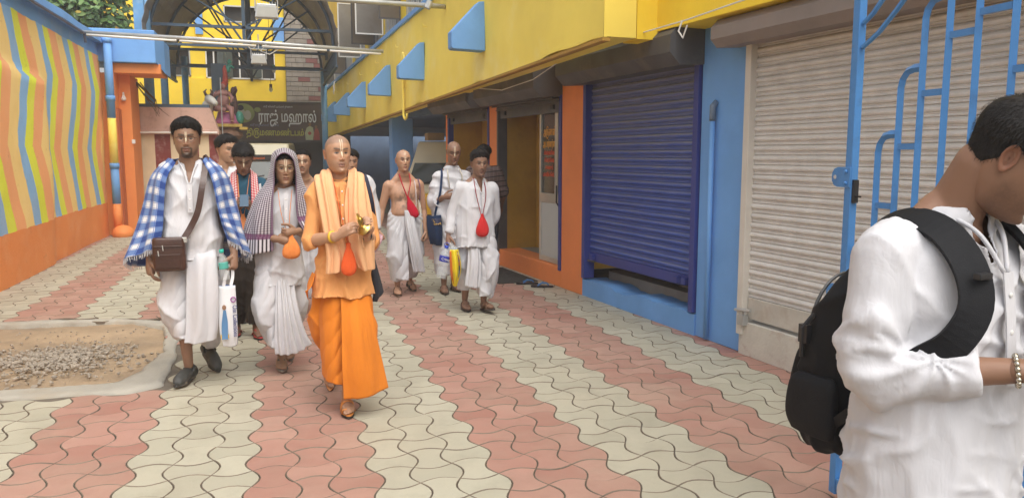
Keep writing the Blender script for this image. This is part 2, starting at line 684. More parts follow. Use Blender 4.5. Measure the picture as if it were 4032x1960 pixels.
vs = [(a, b, c_) for a, b, c_ in zip(xs_, q[:, 0], q[:, 1])]
fs = [(r * ny + c_, r * ny + c_ + 1, (r + 1) * ny + c_ + 1, (r + 1) * ny + c_) for r in range(nz - 1) for c_ in range(ny - 1)]
sw = thing('striped_wall', 'long plastered wall painted in blue, lime, orange and amber zigzag stripes', 'wall', (-3.1, 9, 0))
mb = MB()._add(vs, fs)
mb.box((-3.55, 2.0, 0), (-3.27, 16.55, 3.7))
mb.build('painted_face', m_strip, sw, smooth=False)
sw.children[0].data.polygons.foreach_set('use_smooth', [True] * len(sw.children[0].data.polygons))
cp = MB()
for k in range(24):
    y0, y1 = 2 + 14.62 * k / 24, 2 + 14.62 * (k + 1) / 24
    e0, e1 = .02 * math.sin(k * 1.7), .02 * math.sin((k + 1) * 1.7)
    cp.hexa([(-3.6, y0, 3.66), (-3.06 + e0, y0, 3.64), (-3.06 + e1, y1, 3.64), (-3.6, y1, 3.66), (-3.6, y0, 3.80), (-3.08 + e0, y0, 3.77), (-3.08 + e1, y1, 3.77), (-3.6, y1, 3.80)])
cp.build('coping', m_blu, sw)
MB().tube([(-3.02, 9, 3.60), (-3.02, 12, 3.585), (-3.03, 14.85, 3.60), (-3.03, 14.9, 3.45)], .022, 6).build('conduit', mat('slate_conduit', (.10, .13, .22), .5), sw)
dp = thing('drain_pipe', 'thick wall drain pipe painted blue with a yellow length, beside the doorway', 'pipe', (-3.0, 16.45, 0))
for a, b, m in ((.62, 1.35, m_blu), (1.35, 2.25, m_ylt), (2.25, 3.72, m_blu), (.10, .62, m_ora)):
    MB().tube([(-2.98, 16.42, a), (-2.98, 16.42, b)], .075, 14).build('pipe_length', m, dp, smooth=True)
for z in (3.7, 2.62, 1.35):
    MB().tube([(-2.98, 16.42, z - .05), (-2.98, 16.42, z + .05)], .088, 14).build('collar', m_blu, dp, smooth=True)
MB().ball((-2.88, 16.3, .06), (.2, .25, .16)).build('concrete_boot', m_ora, dp, smooth=True)

# portal of the doorway: blue beam above orange jambs
pt = thing('doorway_portal', 'orange doorway with a big blue beam over it at the end of the striped wall', 'doorway', (-2.8, 16.9, 0))
MB().box((-3.5, 16.5, 3.31), (-2.16, 17.7, 3.93)).build('beam', m_blu, pt, bevel=.015)
MB().hexa([(-2.16, 16.52, 3.33), (-2.05, 16.9, 3.15), (-2.05, 17.7, 3.15), (-2.16, 17.7, 3.33), (-2.16, 16.52, 3.90), (-2.05, 16.9, 3.78), (-2.05, 17.7, 3.78), (-2.16, 17.7, 3.90)]).build('beam_end', m_blu, pt)
MB().box((-2.97, 16.62, 3.12), (-2.10, 17.6, 3.308)).build('lintel', m_ora, pt, bevel=.01)
MB().box((-3.25, 16.62, 0), (-2.93, 17.0, 3.12)).build('jamb', m_ora, pt)
MB().box((-3.25, 17.0, 0), (-2.72, 17.95, 3.12)).build('jamb', m_ora, pt)
MB().box((-2.935, 16.7, .0), (-2.90, 17.0, 2.45)).build('door_leaf', mat('dark_orange_door', (.45, .12, .04), .6), pt)
MB().lathe([(.035, 0), (.05, .03), (.02, .1), (.015, .16)], (-2.84, 16.95, 2.62), 10).build('wall_lamp', m_wht, pt)
MB().box((-2.74, 16.97, 1.78), (-2.68, 16.995, 1.86)).build('switch_box', m_wht, pt)

# ================================================================ pink compound wall with maroon and cream stripes
pw = thing('compound_wall', 'pink topped compound wall with maroon and cream painted stripes', 'wall', (-2, 18, 0))
MB().prism([(-3.3, 18, 2.10), (-1.19, 18, 2.10), (-1.34, 18, 2.56), (-3.3, 18, 2.56)], (0, 0, 0), (0, .5, 0)).build('sloped_coping', m_pink, pw)
MB().box((-3.3, 17.94, 1.99), (-1.17, 18.5, 2.097)).build('ledge', m_pink, pw, bevel=.01)
MB().box((-3.3, 18.02, 2.56), (-1.36, 18.4, 2.63)).build('ledge_cap', m_truss, pw)
MB().tube([(-3.3, 17.9, 2.02), (-1.2, 17.9, 2.03)], .02, 6).build('pipe', m_wht, pw)
x = -3.3
k = 0
for x1 in (-3.08, -2.78, -2.47, -2.16, -1.88, -1.60, -1.39, -1.19):
    MB().box((x, 18.03, -.05), (x1, 18.45, 1.99)).build('painted_stripe', m_maroon if k % 2 else m_cream, pw)
    x = x1
    k += 1

# ================================================================ back building
bb = thing('back_building', 'yellow two storey building closing the far end under the arched canopy', 'building', (-.5, 25.5, 0))
wl = MB()
BY = 25.5
WINS = [(-1.95, .06, 3.86, 4.74), (-2.85, -2.38, 3.90, 4.74), (-1.38, -.42, 5.55, 6.05)]
for a, b in (((-4.6, 2.95), (-1.95, 3.86)), ((-1.95, 2.95), (1.6, 3.86)), ((.06, 3.86), (1.6, 4.74)), ((-2.38, 3.86), (-1.95, 4.74)), ((-4.6, 3.86), (-2.85, 4.74)),
             ((-2.85, 3.86), (-2.38, 3.90)), ((-4.6, 4.74), (1.6, 5.55)), ((-4.6, 5.55), (-1.38, 6.05)), ((-.42, 5.55), (1.6, 6.05)), ((-4.6, 6.05), (1.6, 8.0)), ((-4.6, 0), (-1.0, 2.95))):
    wl.box((a[0], BY, a[1]), (b[0], BY + .25, b[1]))
wl.build('wall', m_yel, bb)
MB().box((-2.3, 25.35, 4.90), (.3, 25.499, 5.02)).build('ledge', m_yel, bb)
MB().box((-2.19, 25.40, 5.15), (-1.98, 25.497, 5.85)).build('blue_fin', m_blu, bb)
MB().box((.05, 25.40, 4.95), (.36, 25.497, 5.75)).build('blue_fin', m_blu, bb)
MB().box((-2.4, 25.42, 3.02), (-1.82, 25.497, 3.85)).build('pilaster', m_yel, bb)
m_pane = mat('dusty_pane', (.10, .12, .11), .15, .3, 2, 0)
for w, (x0, x1, z0, z1) in enumerate(WINS):
    win = MB().box((x0, BY + .18, z0), (x1, BY + .20, z1)).build('window', mat('dark_room', (.03, .032, .035), .6), bb)
    fr_ = MB()
    for a, b in (((x0, z0), (x1, z0 + .04)), ((x0, z1 - .04), (x1, z1)), ((x0, z0), (x0 + .035, z1)), ((x1 - .035, z0), (x1, z1))):
        fr_.box((a[0], BY - .02, a[1]), (b[0], BY + .04, b[1]))
    fr_.build('frame', m_wht if w == 0 else m_alu, win)
    if w == 0:
        for k, px in enumerate((-1.72, -1.30, -.98, -.66, -.34)):
            MB().box((px - .02, BY - .01, z0), (px + .02, BY + .05, z1)).build('mullion', m_wht, win)
        for px, ang in ((-1.62, .5), (-1.18, -.6), (-.62, .35), (-.40, -.5)):
            c0, s0 = math.cos(ang), math.sin(abs(ang))
            lw = .3 if ang > 0 else -.3
            sash = MB().hexa([(px, BY - .03, z0 + .05), (px + lw * c0, BY - .03 - .3 * s0, z0 + .05), (px + lw * c0, BY - .01 - .3 * s0, z0 + .05), (px, BY - .01, z0 + .05),
                              (px, BY - .03, z1 - .05), (px + lw * c0, BY - .03 - .3 * s0, z1 - .05), (px + lw * c0, BY - .01 - .3 * s0, z1 - .05), (px, BY - .01, z1 - .05)]).build('open_sash', m_pane, win)
# stone-clad pier: each course of tiles is laid piece by piece
m_tl = mat('grey_cladding', (.30, .27, .235), .8, .2, 5, .3, 30)
m_tr = mat('maroon_cladding', (.24, .10, .095), .8, .15, 5, .2, 30)
pier = MB().box((.37, 25.40, 2.6), (1.6, 25.47, 7)).build('clad_pier', m_joint, bb)
z, row = 2.95, 0
while z < 6.3:
    x = .38 - (.18 if row % 2 else 0)
    while x < 1.58:
        x1 = min(x + rng.choice((.36, .36, .30)), 1.58)
        red = (row % 4 == 2 and abs(x - .9) < .2) or (row % 5 == 4 and x > 1.2)
        MB().box((max(x, .38) + .005, 25.35, z + .005), (x1 - .005, 25.405 + rng.uniform(0, .004), z + .135)).build('tile', m_tr if red else m_tl, pier)
        x = x1
    z += .145
    row += 1
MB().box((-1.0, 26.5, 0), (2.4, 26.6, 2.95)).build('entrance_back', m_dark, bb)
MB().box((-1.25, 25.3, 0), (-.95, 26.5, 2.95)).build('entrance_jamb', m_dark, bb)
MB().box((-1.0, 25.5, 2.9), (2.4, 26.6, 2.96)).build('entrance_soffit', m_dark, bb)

# name board
sg = thing('name_board', 'brown wedding hall name board with white and yellow Tamil lettering', 'sign', (0, 24, 0))
m_brd = mat('brown_board', (.11, .08, .068), .5, .15, 2, .05)
MB().box((-1.24, 24.0, 1.98), (1.30, 24.06, 3.07)).build('panel', m_brd, sg)
bf = MB()
for a, b in (((-1.28, 1.93), (1.34, 1.98)), ((-1.28, 3.07), (1.34, 3.11)), ((1.30, 1.98), (1.34, 3.07))):
    bf.box((a[0], 23.98, a[1]), (b[0], 24.08, b[1]))
bf.build('frame', m_dkmetal, sg)
m_lw, m_ly, m_lb = mat('letter_white', (.80, .85, .87), .5, .03, bump=0), mat('letter_yellow', (.62, .64, .12), .5, .03, bump=0), mat('letter_blue', (.30, .38, .55), .5, .03, bump=0)
FX = (1, 0, 0), (0, 0, 1)
text('ராஜ் மஹால்', 'lettering', .42, frame((.36, 23.992, 2.52), *FX), m_lw, sg, width=1.64, bold=.008)
text('தி௫மணமண்டபம்', 'lettering', .24, frame((.0, 23.992, 2.12), *FX), m_ly, sg, width=1.62, bold=.004)
text('ஸ்ரீ செல்லி அம்மன் துணை', 'lettering', .075, frame((.10, 23.992, 2.93), *FX), m_lw, sg, width=.82)
text('ஸ்ரீ ராஜேஸ்வரி தங்கும்', 'lettering', .09, frame((-.30, 23.992, 2.39), *FX), m_lb, sg, width=.80)
m_em = mat('emblem_green', (.30, .36, .13), .6, .2, bump=0)
m_skn = mat('emblem_pale', (.55, .58, .48), .6, .1, bump=0)


def disc(c, rx, rz, y, name, m, par, n=24):
    MB().prism([(c[0] + rx * math.cos(2 * math.pi * k / n), y, c[1] + rz * math.sin(2 * math.pi * k / n)) for k in range(n)], (0, 0, 0), (0, .004, 0)).build(name, m, par)


disc((-.88, 2.76), .32, .28, 23.993, 'emblem_field', m_em, sg)
disc((-.93, 2.74), .11, .15, 23.990, 'emblem_face', m_skn, sg)
disc((-.76, 2.70), .10, .14, 23.988, 'emblem_face', m_skn, sg)
disc((-.95, 2.91), .09, .08, 23.986, 'emblem_hair', m_blk, sg)
disc((-.48, 2.86), .09, .07, 23.990, 'emblem_badge', m_em, sg)
m_cou = mat('couple_pale', (.50, .56, .36), .6, .1, bump=0)
m_cour = mat('couple_red', (.42, .10, .08), .6, .1, bump=0)
MB().prism([(.86, 23.991, 1.99), (1.07, 23.991, 1.99), (1.10, 23.991, 2.20), (1.08, 23.991, 2.36), (.99, 23.991, 2.41), (.90, 23.991, 2.36), (.84, 23.991, 2.2)], (0, 0, 0), (0, .004, 0)).build('couple_figure', m_cou, sg)
MB().prism([(1.08, 23.989, 1.99), (1.27, 23.989, 1.99), (1.26, 23.989, 2.2), (1.22, 23.989, 2.33), (1.14, 23.989, 2.33), (1.10, 23.989, 2.2)], (0, 0, 0), (0, .004, 0)).build('couple_figure', m_cour, sg)
m_csk = mat('couple_skin', (.28, .16, .08), .6, bump=0)
disc((.99, 2.45), .04, .05, 23.988, 'couple_head', m_csk, sg)
disc((1.17, 2.38), .038, .05, 23.986, 'couple_head', m_csk, sg)
disc((.98, 2.19), .05, .05, 23.985, 'couple_garland', m_cour, sg)

# ================================================================ painted plaster shrine figures on a pedestal
sh = thing('shrine_group', 'painted plaster group of a seated pink figure and white bull on a pedestal', 'statue', (-1.2, 19.5, 0))
m_pk = mat('plaster_pink_skin', (.40, .20, .18), .6, .2, 6, .2)
m_dk = mat('plaster_dark', (.10, .05, .05), .6, .3, 8, .3)
m_rd = mat('plaster_red', (.45, .07, .05), .6, .2, 8, .3)
m_gn = mat('plaster_teal', (.06, .30, .24), .6, .2, 8, .2)
m_gd = mat('plaster_gold', (.55, .38, .07), .5, .2, 20, .3)
m_mg = mat('plaster_magenta', (.50, .15, .30), .6, .3, 8, .2)
MB().lathe([(.20, 0), (.20, 1.9), (.32, 2.0), (.30, 2.08), (.22, 2.14), (.24, 2.2)], (-1.05, 19.5, 0), 16).build('pedestal', mat('pedestal_brown', (.20, .11, .07), .7, .3, 9, .3), sh)
MB().box((-1.42, 19.2, 2.20), (-.74, 19.8, 2.27)).box((-.80, 19.2, 2.14), (-.62, 19.8, 2.20)).build('gilded_ledge', m_gd, sh, bevel=.01)
MB().lathe([(.30, 0), (.27, .06), (.22, .2), (.20, .28)], (-1.08, 19.5, 2.27), 18, (1, .8)).build('draped_seat', m_mg, sh, smooth=True)
MB().ball((-.80, 19.5, 2.42), (.10, .15, .16)).build('shell_cushion', m_gn, sh, smooth=True)
MB().ball((-1.14, 19.45, 2.80), (.14, .11, .18)).ball((-1.14, 19.45, 2.98), (.15, .1, .09)).tube([(-1.27, 19.45, 3.0), (-1.34, 19.4, 2.92), (-1.20, 19.3, 2.98)], [.05, .045, .035], 8).tube(
    [(-1.03, 19.42, 3.0), (-.94, 19.36, 2.88), (-.97, 19.3, 2.76)], [.05, .045, .03], 8).tube([(-1.20, 19.4, 2.64), (-1.30, 19.22, 2.62), (-1.08, 19.2, 2.58)], [.085, .075, .05], 8).tube(
    [(-1.08, 19.4, 2.66), (-.96, 19.22, 2.62), (-.95, 19.18, 2.36)], [.085, .07, .04], 8).ball((-.95, 19.14, 2.33), (.04, .07, .025)).build('seated_body', m_pk, sh, smooth=True)
MB().ball((-1.13, 19.42, 3.14), (.065, .065, .085)).build('head', m_pk, sh, smooth=True)
MB().ball((-1.12, 19.44, 3.17), (.075, .075, .085)).lathe([(.07, 0), (.06, .1), (.05, .22), (.055, .34), (.02, .42)], (-1.08, 19.47, 3.2), 12).build('crown', m_rd, sh, smooth=True)
MB().ball((-.92, 19.5, 3.04), (.06, .07, .10)).tube([(-.92, 19.5, 2.96), (-.9, 19.48, 2.7), (-.92, 19.46, 2.4)], [.06, .08, .05], 8).tube([(-.9, 19.45, 2.95), (-.84, 19.35, 3.05), (-.86, 19.3, 3.12)], .03, 8).build('standing_attendant', m_dk, sh, smooth=True)
MB().ball((-1.0, 19.46, 3.56), (.06, .05, .10)).tube([(-1.02, 19.46, 3.5), (-.93, 19.42, 3.62), (-.88, 19.4, 3.56)], .03, 6).ball((-.97, 19.44, 3.7), (.05, .05, .06)).build('finial_parrot', m_gn, sh, smooth=True)
MB().tube([(-1.52, 19.35, 2.22), (-1.52, 19.3, 2.5), (-1.46, 19.2, 2.72), (-1.42, 19.1, 2.80)], [.15, .16, .115, .08], 12).tube([(-1.44, 19.12, 2.83), (-1.35, 18.98, 2.78), (-1.27, 18.88, 2.70)], [.10, .08, .058], 12).tube(
    [(-1.46, 19.2, 2.30), (-1.33, 18.98, 2.24)], [.08, .045], 8).build('bull', mat('plaster_white', (.70, .69, .64), .6, .08, 6, .15), sh, smooth=True)
MB().tube([(-1.48, 19.1, 2.89), (-1.52, 19.1, 2.98), (-1.47, 19.08, 3.04)], [.035, .027, .01], 6).tube([(-1.39, 19.1, 2.89), (-1.36, 19.1, 2.98), (-1.39, 19.08, 3.04)], [.035, .027, .01], 6).ball((-1.41, 19.0, 2.84), (.03, .02, .015), 8, 6).build('horns', m_dk, sh, smooth=True)
MB().tube([(-1.66, 19.22, 2.62), (-1.50, 19.0, 2.55), (-1.36, 19.12, 2.54)], .020, 6).build('bull_collar', m_rd, sh, smooth=True)
MB().box((-1.42, 20.0, 2.6), (-1.05, 20.04, 3.72)).build('slate_backing', mat('slate_blue_panel', (.10, .15, .20), .7), sh)
MB().tube([(-1.16, 19.0, 0), (-1.16, 19.0, 3.3)], .012, 6).build('support_rod', m_gpipe, sh)

# ================================================================ arched canopy: sheets, ribs, trusses, posts
cn = thing('arched_canopy', 'dark barrel vaulted sheet canopy on blue steel trusses spanning the alley', 'canopy', (-.6, 21, 0))
CXc, CZ, CR = -.58, 3.95, 1.95
for b in range(7):
    ya, yb = 17.5 + b * .80, 17.5 + (b + 1) * .80 - .012
    mb = MB()
    N = 40
    vs, fs = [], []
    for k in range(N + 1):
        a = math.pi * k / N
        r = CR + .012 * math.cos(k * math.pi)
        for y in (ya, yb):
            vs.append((CXc - r * math.cos(a), y, CZ + r * math.sin(a)))
    fs = [(2 * k, 2 * k + 1, 2 * k + 3, 2 * k + 2) for k in range(N)]
    mb._add(vs, fs).build('roof_sheet', m_sheet, cn, solid=.006)
for y, tz in ((18.15, 4.30), (20.6, 4.10), (23.0, 3.98)):
    tr = MB()
    pts = [(CXc - (CR - .05) * math.cos(a), y, CZ + (CR - .05) * math.sin(a)) for a in np.linspace(0, math.pi, 25)]
    tr.tube(pts, .035, 6)
    hw = math.sqrt(max(.1, CR ** 2 - (tz - CZ) ** 2)) - .03
    tr.box((CXc - hw, y - .03, tz - .03), (CXc + hw, y + .03, tz + .03))
    if y < 22:
        tr.box((CXc - hw, y - .03, tz - .43), (CXc + hw, y + .03, tz - .38))
    tr.box((CXc - .035, y - .03, tz - .4), (CXc + .035, y + .03, CZ + CR - .1))
    for sx in (-1, 1):
        tr.tube([(CXc, y, tz - .35), (CXc + sx * 1.05, y, CZ + math.sqrt(CR ** 2 - 1.1) - .05)], .022, 6)
        tr.tube([(CXc, y, tz), (CXc + sx * 1.5, y, CZ + math.sqrt(CR ** 2 - 2.25) - .03)], .02, 6)
    tr.build('truss', m_truss, cn)
for sx in (-1, 1):
    e = MB()
    X = CXc + sx * CR
    e.box((X - .03, 18, CZ - .03), (X + .03, 23.1, CZ + .03))
    e.box((X - .03, 18, CZ - .45), (X + .03, 23.1, CZ - .40))
    for k in range(20):
        y = 18 + k * .25
        e.tube([(X, y, CZ - .42), (X, y + .125, CZ), (X, y + .25, CZ - .42)], .012, 5)
    e.build('eave_lattice', m_truss, cn)
for (x, y, z0, z1, r) in ((-2.53, 18.15, 2.63, 5.2, .10), (-2.53, 20.6, 2.6, 4.0, .085), (-2.30, 23.0, 2.6, 4.2, .085), (1.37, 23.0, 0, 4.0, .085)):
    MB().tube([(x, y, z0), (x, y, z1)], r, 14).build('post', m_post, cn, smooth=True)
MB().box((-2.72, 17.9, 3.93), (-2.52, 18.06, 6.2)).build('box_post', m_post, cn)
MB().box((-2.9, 21.0, 2.56), (-1.9, 24.6, 2.64)).build('ledge_slab', m_conc, cn)

# ================================================================ lamps, poles and bulbs hung across the yard
pl = thing('tube_light_pole', 'grey pipe with white tube light spanning the alley from striped wall to parapet', 'pole', (-.6, 14.7, 3.5))
MB().tube([(-3.10, 14.9, 3.62), (-.6, 14.72, 3.55), (1.95, 14.5, 3.44)], .032, 10).build('pipe', m_gpipe, pl, smooth=True)
for a, b in ((.02, .30), (.31, .56), (.58, .80), (.81, .99)):
    p0, p1 = Vector((-3.10, 14.86, 3.575)), Vector((1.95, 14.46, 3.385))
    MB().tube([p0.lerp(p1, a), p0.lerp(p1, b)], .02, 8).build('tube', m_wht, pl, smooth=True)
MB().tube([(-.35 + .05 * math.cos(q), 14.66, 3.46 + .04 * math.sin(q)) for q in np.linspace(3.2, 6.2, 9)], .01, 5).tube([(-.1, 14.65, 3.50), (-.2, 14.63, 3.38), (-.05, 14.63, 3.33), (.1, 14.62, 3.42)], .008, 5).build('loose_wire', m_wire, pl)
p2 = thing('grey_pole', 'bare grey pipe high across the alley fixed to the parapet', 'pole', (0, 11, 3.66))
MB().tube([(-3.1, 11.4, 3.74), (-.5, 11.2, 3.70), (2.36, 11.0, 3.64)], .034, 10).build('pipe', m_gpipe, p2, smooth=True)
MB().tube([(2.1, 10.98, 3.60), (2.14, 10.98, 3.70)], .045, 10).build('clamp', m_gpipe, p2)


def flood(x, y, z, s, label):
    t = thing('floodlight', label, 'lamp', (x, y, z), 0, 'floodlights under the canopy')
    MB().prism([(x - .16 * s, y, z - .10 * s), (x + .16 * s, y, z - .10 * s), (x + .13 * s, y, z + .09 * s), (x - .13 * s, y, z + .09 * s)], (0, -.10 * s, 0), (0, .06 * s, 0)).build('housing', m_gpipe, t, bevel=.01 * s)
    MB().quad((x - .14 * s, y - .103 * s, z - .09 * s), (x + .14 * s, y - .103 * s, z - .09 * s), (x + .115 * s, y - .103 * s, z + .05 * s), (x - .115 * s, y - .103 * s, z + .05 * s)).build('lens', mat('lamp_lens', (.42, .42, .38), .2), t)
    MB().tube([(x - .15 * s, y, z), (x - .15 * s, y, z + .2 * s), (x + .15 * s, y, z + .2 * s), (x + .15 * s, y, z)], .012 * s, 6).tube([(x, y, z + .2 * s), (x, y, z + .5 * s)], .012 * s, 6).build('bracket', m_gpipe, t)
    f = MB()
    for k in range(7):
        f.box((x - .12 * s + k * .04 * s - .004, y - .08 * s, z + .09 * s), (x - .12 * s + k * .04 * s + .004, y + .05 * s, z + .12 * s))
    f.build('cooling_fins', m_gpipe, t)


flood(-.07, 14.0, 3.96, 1.2, 'large grey floodlight hung above the white tube light pole')
flood(-.26, 16.2, 3.42, .95, 'small grey floodlight hung just below the tube light pole')
for x, z, lab, m in ((.02, 3.95, 'green based bulb dangling on a long wire by the clad pier', m_gn), (-.08, 3.42, 'dim bulb hanging lowest on a wire before the yellow wall', m_dk)):
    t = thing('hanging_bulb', lab, 'bulb', (x, 23, z))
    MB().tube([(x, 23, z + .1), (x, 23, 5.5)], .006, 5).build('wire', m_blk, t)
    MB().tube([(x, 23, z), (x, 23, z + .1)], .04, 8).build('socket', m, t)
    MB().ball((x, 23, z - .05), (.055, .055, .07)).build('glass_bulb', glass('bulb_glass', (.8, .82, .8), .1, .6), t, smooth=True)

# ================================================================ right-hand building
TH, PW = R(5.3), (3.5, 5.2)


def W(s, n, z):
    return (PW[0] - math.sin(TH) * s - math.cos(TH) * n, PW[1] + math.cos(TH) * s - math.sin(TH) * n, z)


TB, PB = R(3.0), (2.62, 6.0)


def B(s, n, z):
    return (PB[0] - math.sin(TB) * s - math.cos(TB) * n, PB[1] + math.cos(TB) * s - math.sin(TB) * n, z - .021 * s)


rb = thing('shop_building', 'long shop building with yellow parapet band and orange and blue piers', 'building', W(3, 0, 0))
# parapet band, nearer set-back length, blue trim
mb = MB(B)
NS, NZ = 90, 10
for face in (0,):
    vs, fs = [], []
    for i in range(NS + 1):
        for j in range(NZ + 1):
            s, z = 20.6 * i / NS, 2.53 + 1.45 * j / NZ
            vs.append((s, .0 + .014 * math.sin(s * 1.3) * math.sin(z * 3) + .006 * math.sin(s * 5.1 + z), z + (.012 * math.sin(s * 2.1) + .008 * math.sin(s * 7.7) if j == 0 else 0)))
    fs = [(i * (NZ + 1) + j, i * (NZ + 1) + j + 1, (i + 1) * (NZ + 1) + j + 1, (i + 1) * (NZ + 1) + j) for i in range(NS) for j in range(NZ)]
    mb._add(vs, fs)
mb.box((0, -.30, 2.535), (20.6, -.03, 3.97))
mb.quad((0, .0, 2.53), (0, -.03, 2.53), (0, -.03, 3.98), (0, .0, 3.98))
mb.build('parapet_band', m_ylt, rb, smooth=False)
MB(B).box((0.002, -.06, 2.50), (20.6, .012, 2.528)).build('drip_edge', mat('ochre_drip', (.42, .24, .04), .8), rb)
MB(W).box((-7, -.1, 2.60), (1.26, .30, 5.5)).build('set_back_parapet', m_yel, rb)
MB(B).box((.006, -.75, 2.53), (.25, -.31, 5.5)).build('parapet_return', m_yel, rb)  # end face coloured a deeper yellow for the weaker light it gets
MB(B).box((0.3, -.45, 3.972), (20.6, .045, 4.06)).build('blue_trim', m_blu, rb, bevel=.01)
for k, s in enumerate((3.25, 6.35, 9.1, 12.0, 14.55, 17.3, 19.5)):
    mb = MB(B)
    prof = [(0, 2.87), (.40, 2.88), (.42, 2.90), (.42, 3.08), (.08, 3.44), (-.0, 3.45)]
    n = len(prof)
    vs = [(s - .085, a, b) for a, b in prof] + [(s + .085, a, b) for a, b in prof]
    fs = [tuple(range(n)), tuple(range(2 * n - 1, n - 1, -1))] + [(i, n + i, n + (i + 1) % n, (i + 1) % n) for i in range(n)]
    mb._add(vs, fs).build('bracket', m_blu, rb, bevel=.008)
for k in range(9):
    s = 1.9 + k * 2.1
    MB().tube([B(s, 0, 3.66), B(s, .06, 3.655), B(s, .065, 3.70)], .007, 5).build('hook', m_ylt, rb)
# slab over the walkway
MB(W).box((-7, -4.2, 2.665), (16.5, .12, 2.80)).build('floor_slab', mat('soffit_plaster', (.27, .25, .23), .9, .2, 1.5, .2), rb)
MB(W).box((7.85, -4.2, 2.30), (16.0, -.05, 2.66)).build('blue_beam', mat('dull_blue_paint', (.10, .18, .32), .8, .15), rb)
# piers and plinths
PIER = mat('pier_orange', (.80, .25, .075), .7, .10, 1.2, .25, 10, dirt=(.55, .18, .07), damt=.3, dscale=2)
MB(W).box((.02, -.35, 0), (.62, 0, 2.62)).build('blue_pier', m_blu, rb, bevel=.006)
MB(W).box((2.73, -.05, 0), (3.26, .02, 2.62)).build('orange_pier', PIER, rb, bevel=.006)
MB(W).box((5.32, -.05, 0), (5.66, .02, 2.62)).build('orange_pier', PIER, rb, bevel=.006)
MB(W).box((7.60, -.05, 0), (7.76, .02, 2.62)).build('orange_pier', PIER, rb, bevel=.006)
MB(W).box((3.262, -.30, 0), (5.318, .018, .235)).build('orange_plinth', PIER, rb, bevel=.008)
MB(W).box((5.662, -.30, 0), (7.598, .018, .235)).build('orange_plinth', PIER, rb, bevel=.008)
pl_ = MB(W)
nb = 26
for k in range(nb):
    s0, s1 = .622 + 2.106 * k / nb, .622 + 2.106 * (k + 1) / nb
    h = lambda s: .19 + .006 * math.sin(s * 9) + .007 * math.sin(s * 23 + 1) - (.03 if 1.6 < s < 2.0 else 0)
    pl_.hexa([(s0, -.3, 0), (s1, -.3, 0), (s1, .012, 0), (s0, .012, 0), (s0, -.3, h(s0) - .01), (s1, -.3, h(s1) - .01), (s1, .012, h(s1)), (s0, .012, h(s0))])
pl_.build('blue_plinth', m_blu, rb)
MB(W).box((.66, -.5, .02), (2.70, -.31, .26)).build('broken_sill', m_conc, rb)
MB(W).box((.62, -.6, .02), (2.73, -.55, 2.6)).build('shop_darkness_wall', m_dark, rb)  # dark plane standing in for the unlit inside of the shop
MB(W).box((-3.6, -.3, 0), (0, .03, .26)).build('white_sill', mat('whitewashed_sill', (.60, .57, .50), .85, .1, 4, .5, 25, dirt=(.30, .12, .08), damt=.6, dscale=5), rb)
# rooms behind the two open shops
for s0, s1, dp in ((3.262, 5.318, 3.2), (5.662, 7.598, 3.2)):
    MB(W).box((s0, -dp, .19), (s1, -.30, .233)).build('shop_floor', mat('shop_cement_floor', (.24, .25, .23), .5, .15), rb)
    MB(W).box((s0, -dp - .1, .2), (s1, -dp, 2.66)).build('shop_back_wall', m_och, rb)
    MB(W).box((s0 - .02, -dp, .2), (s0 + .04, -.055, 2.66)).build('shop_side_wall', m_och, rb)
    MB(W).box((s1 - .04, -dp, .2), (s1 + .02, -.055, 2.66)).build('shop_side_wall', m_och, rb)
    MB(W).box((s1 - .30, -.95, .234), (s1 - .045, -.55, 2.66)).build('shop_pilaster', m_och, rb, bevel=.01)
# open parking bay further along: blue pillars, dark back
for k, (x, y) in enumerate(((2.32, 16.2), (5.0, 17.2))):
    MB().box((x, y, 0), (x + .44, y + .44, 2.62)).build('bay_pillar', m_blu, rb, bevel=.01)
m_bay = mat('bay_blue_wall', (.15, .22, .34), .8, .15)
MB().box((6.9, 12.8, 0), (7.0, 30, 2.7)).build('bay_back_wall', m_bay, rb)
MB().box((1.7, 27.5, 0), (7.0, 27.6, 2.7)).build('bay_far_wall', m_bay, rb)
MB(W).box((7.77, -4.2, 0), (7.85, -.3, 2.6)).build('bay_side_wall', mat('bay_blue_wall', (.09, .15, .27), .8), rb)
MB(B).box((7.0, -4.5, 2.62), (20.9, -.31, 2.70)).build('bay_ceiling', mat('bay_ceiling_paint', (.30, .38, .48), .85, .15), rb)
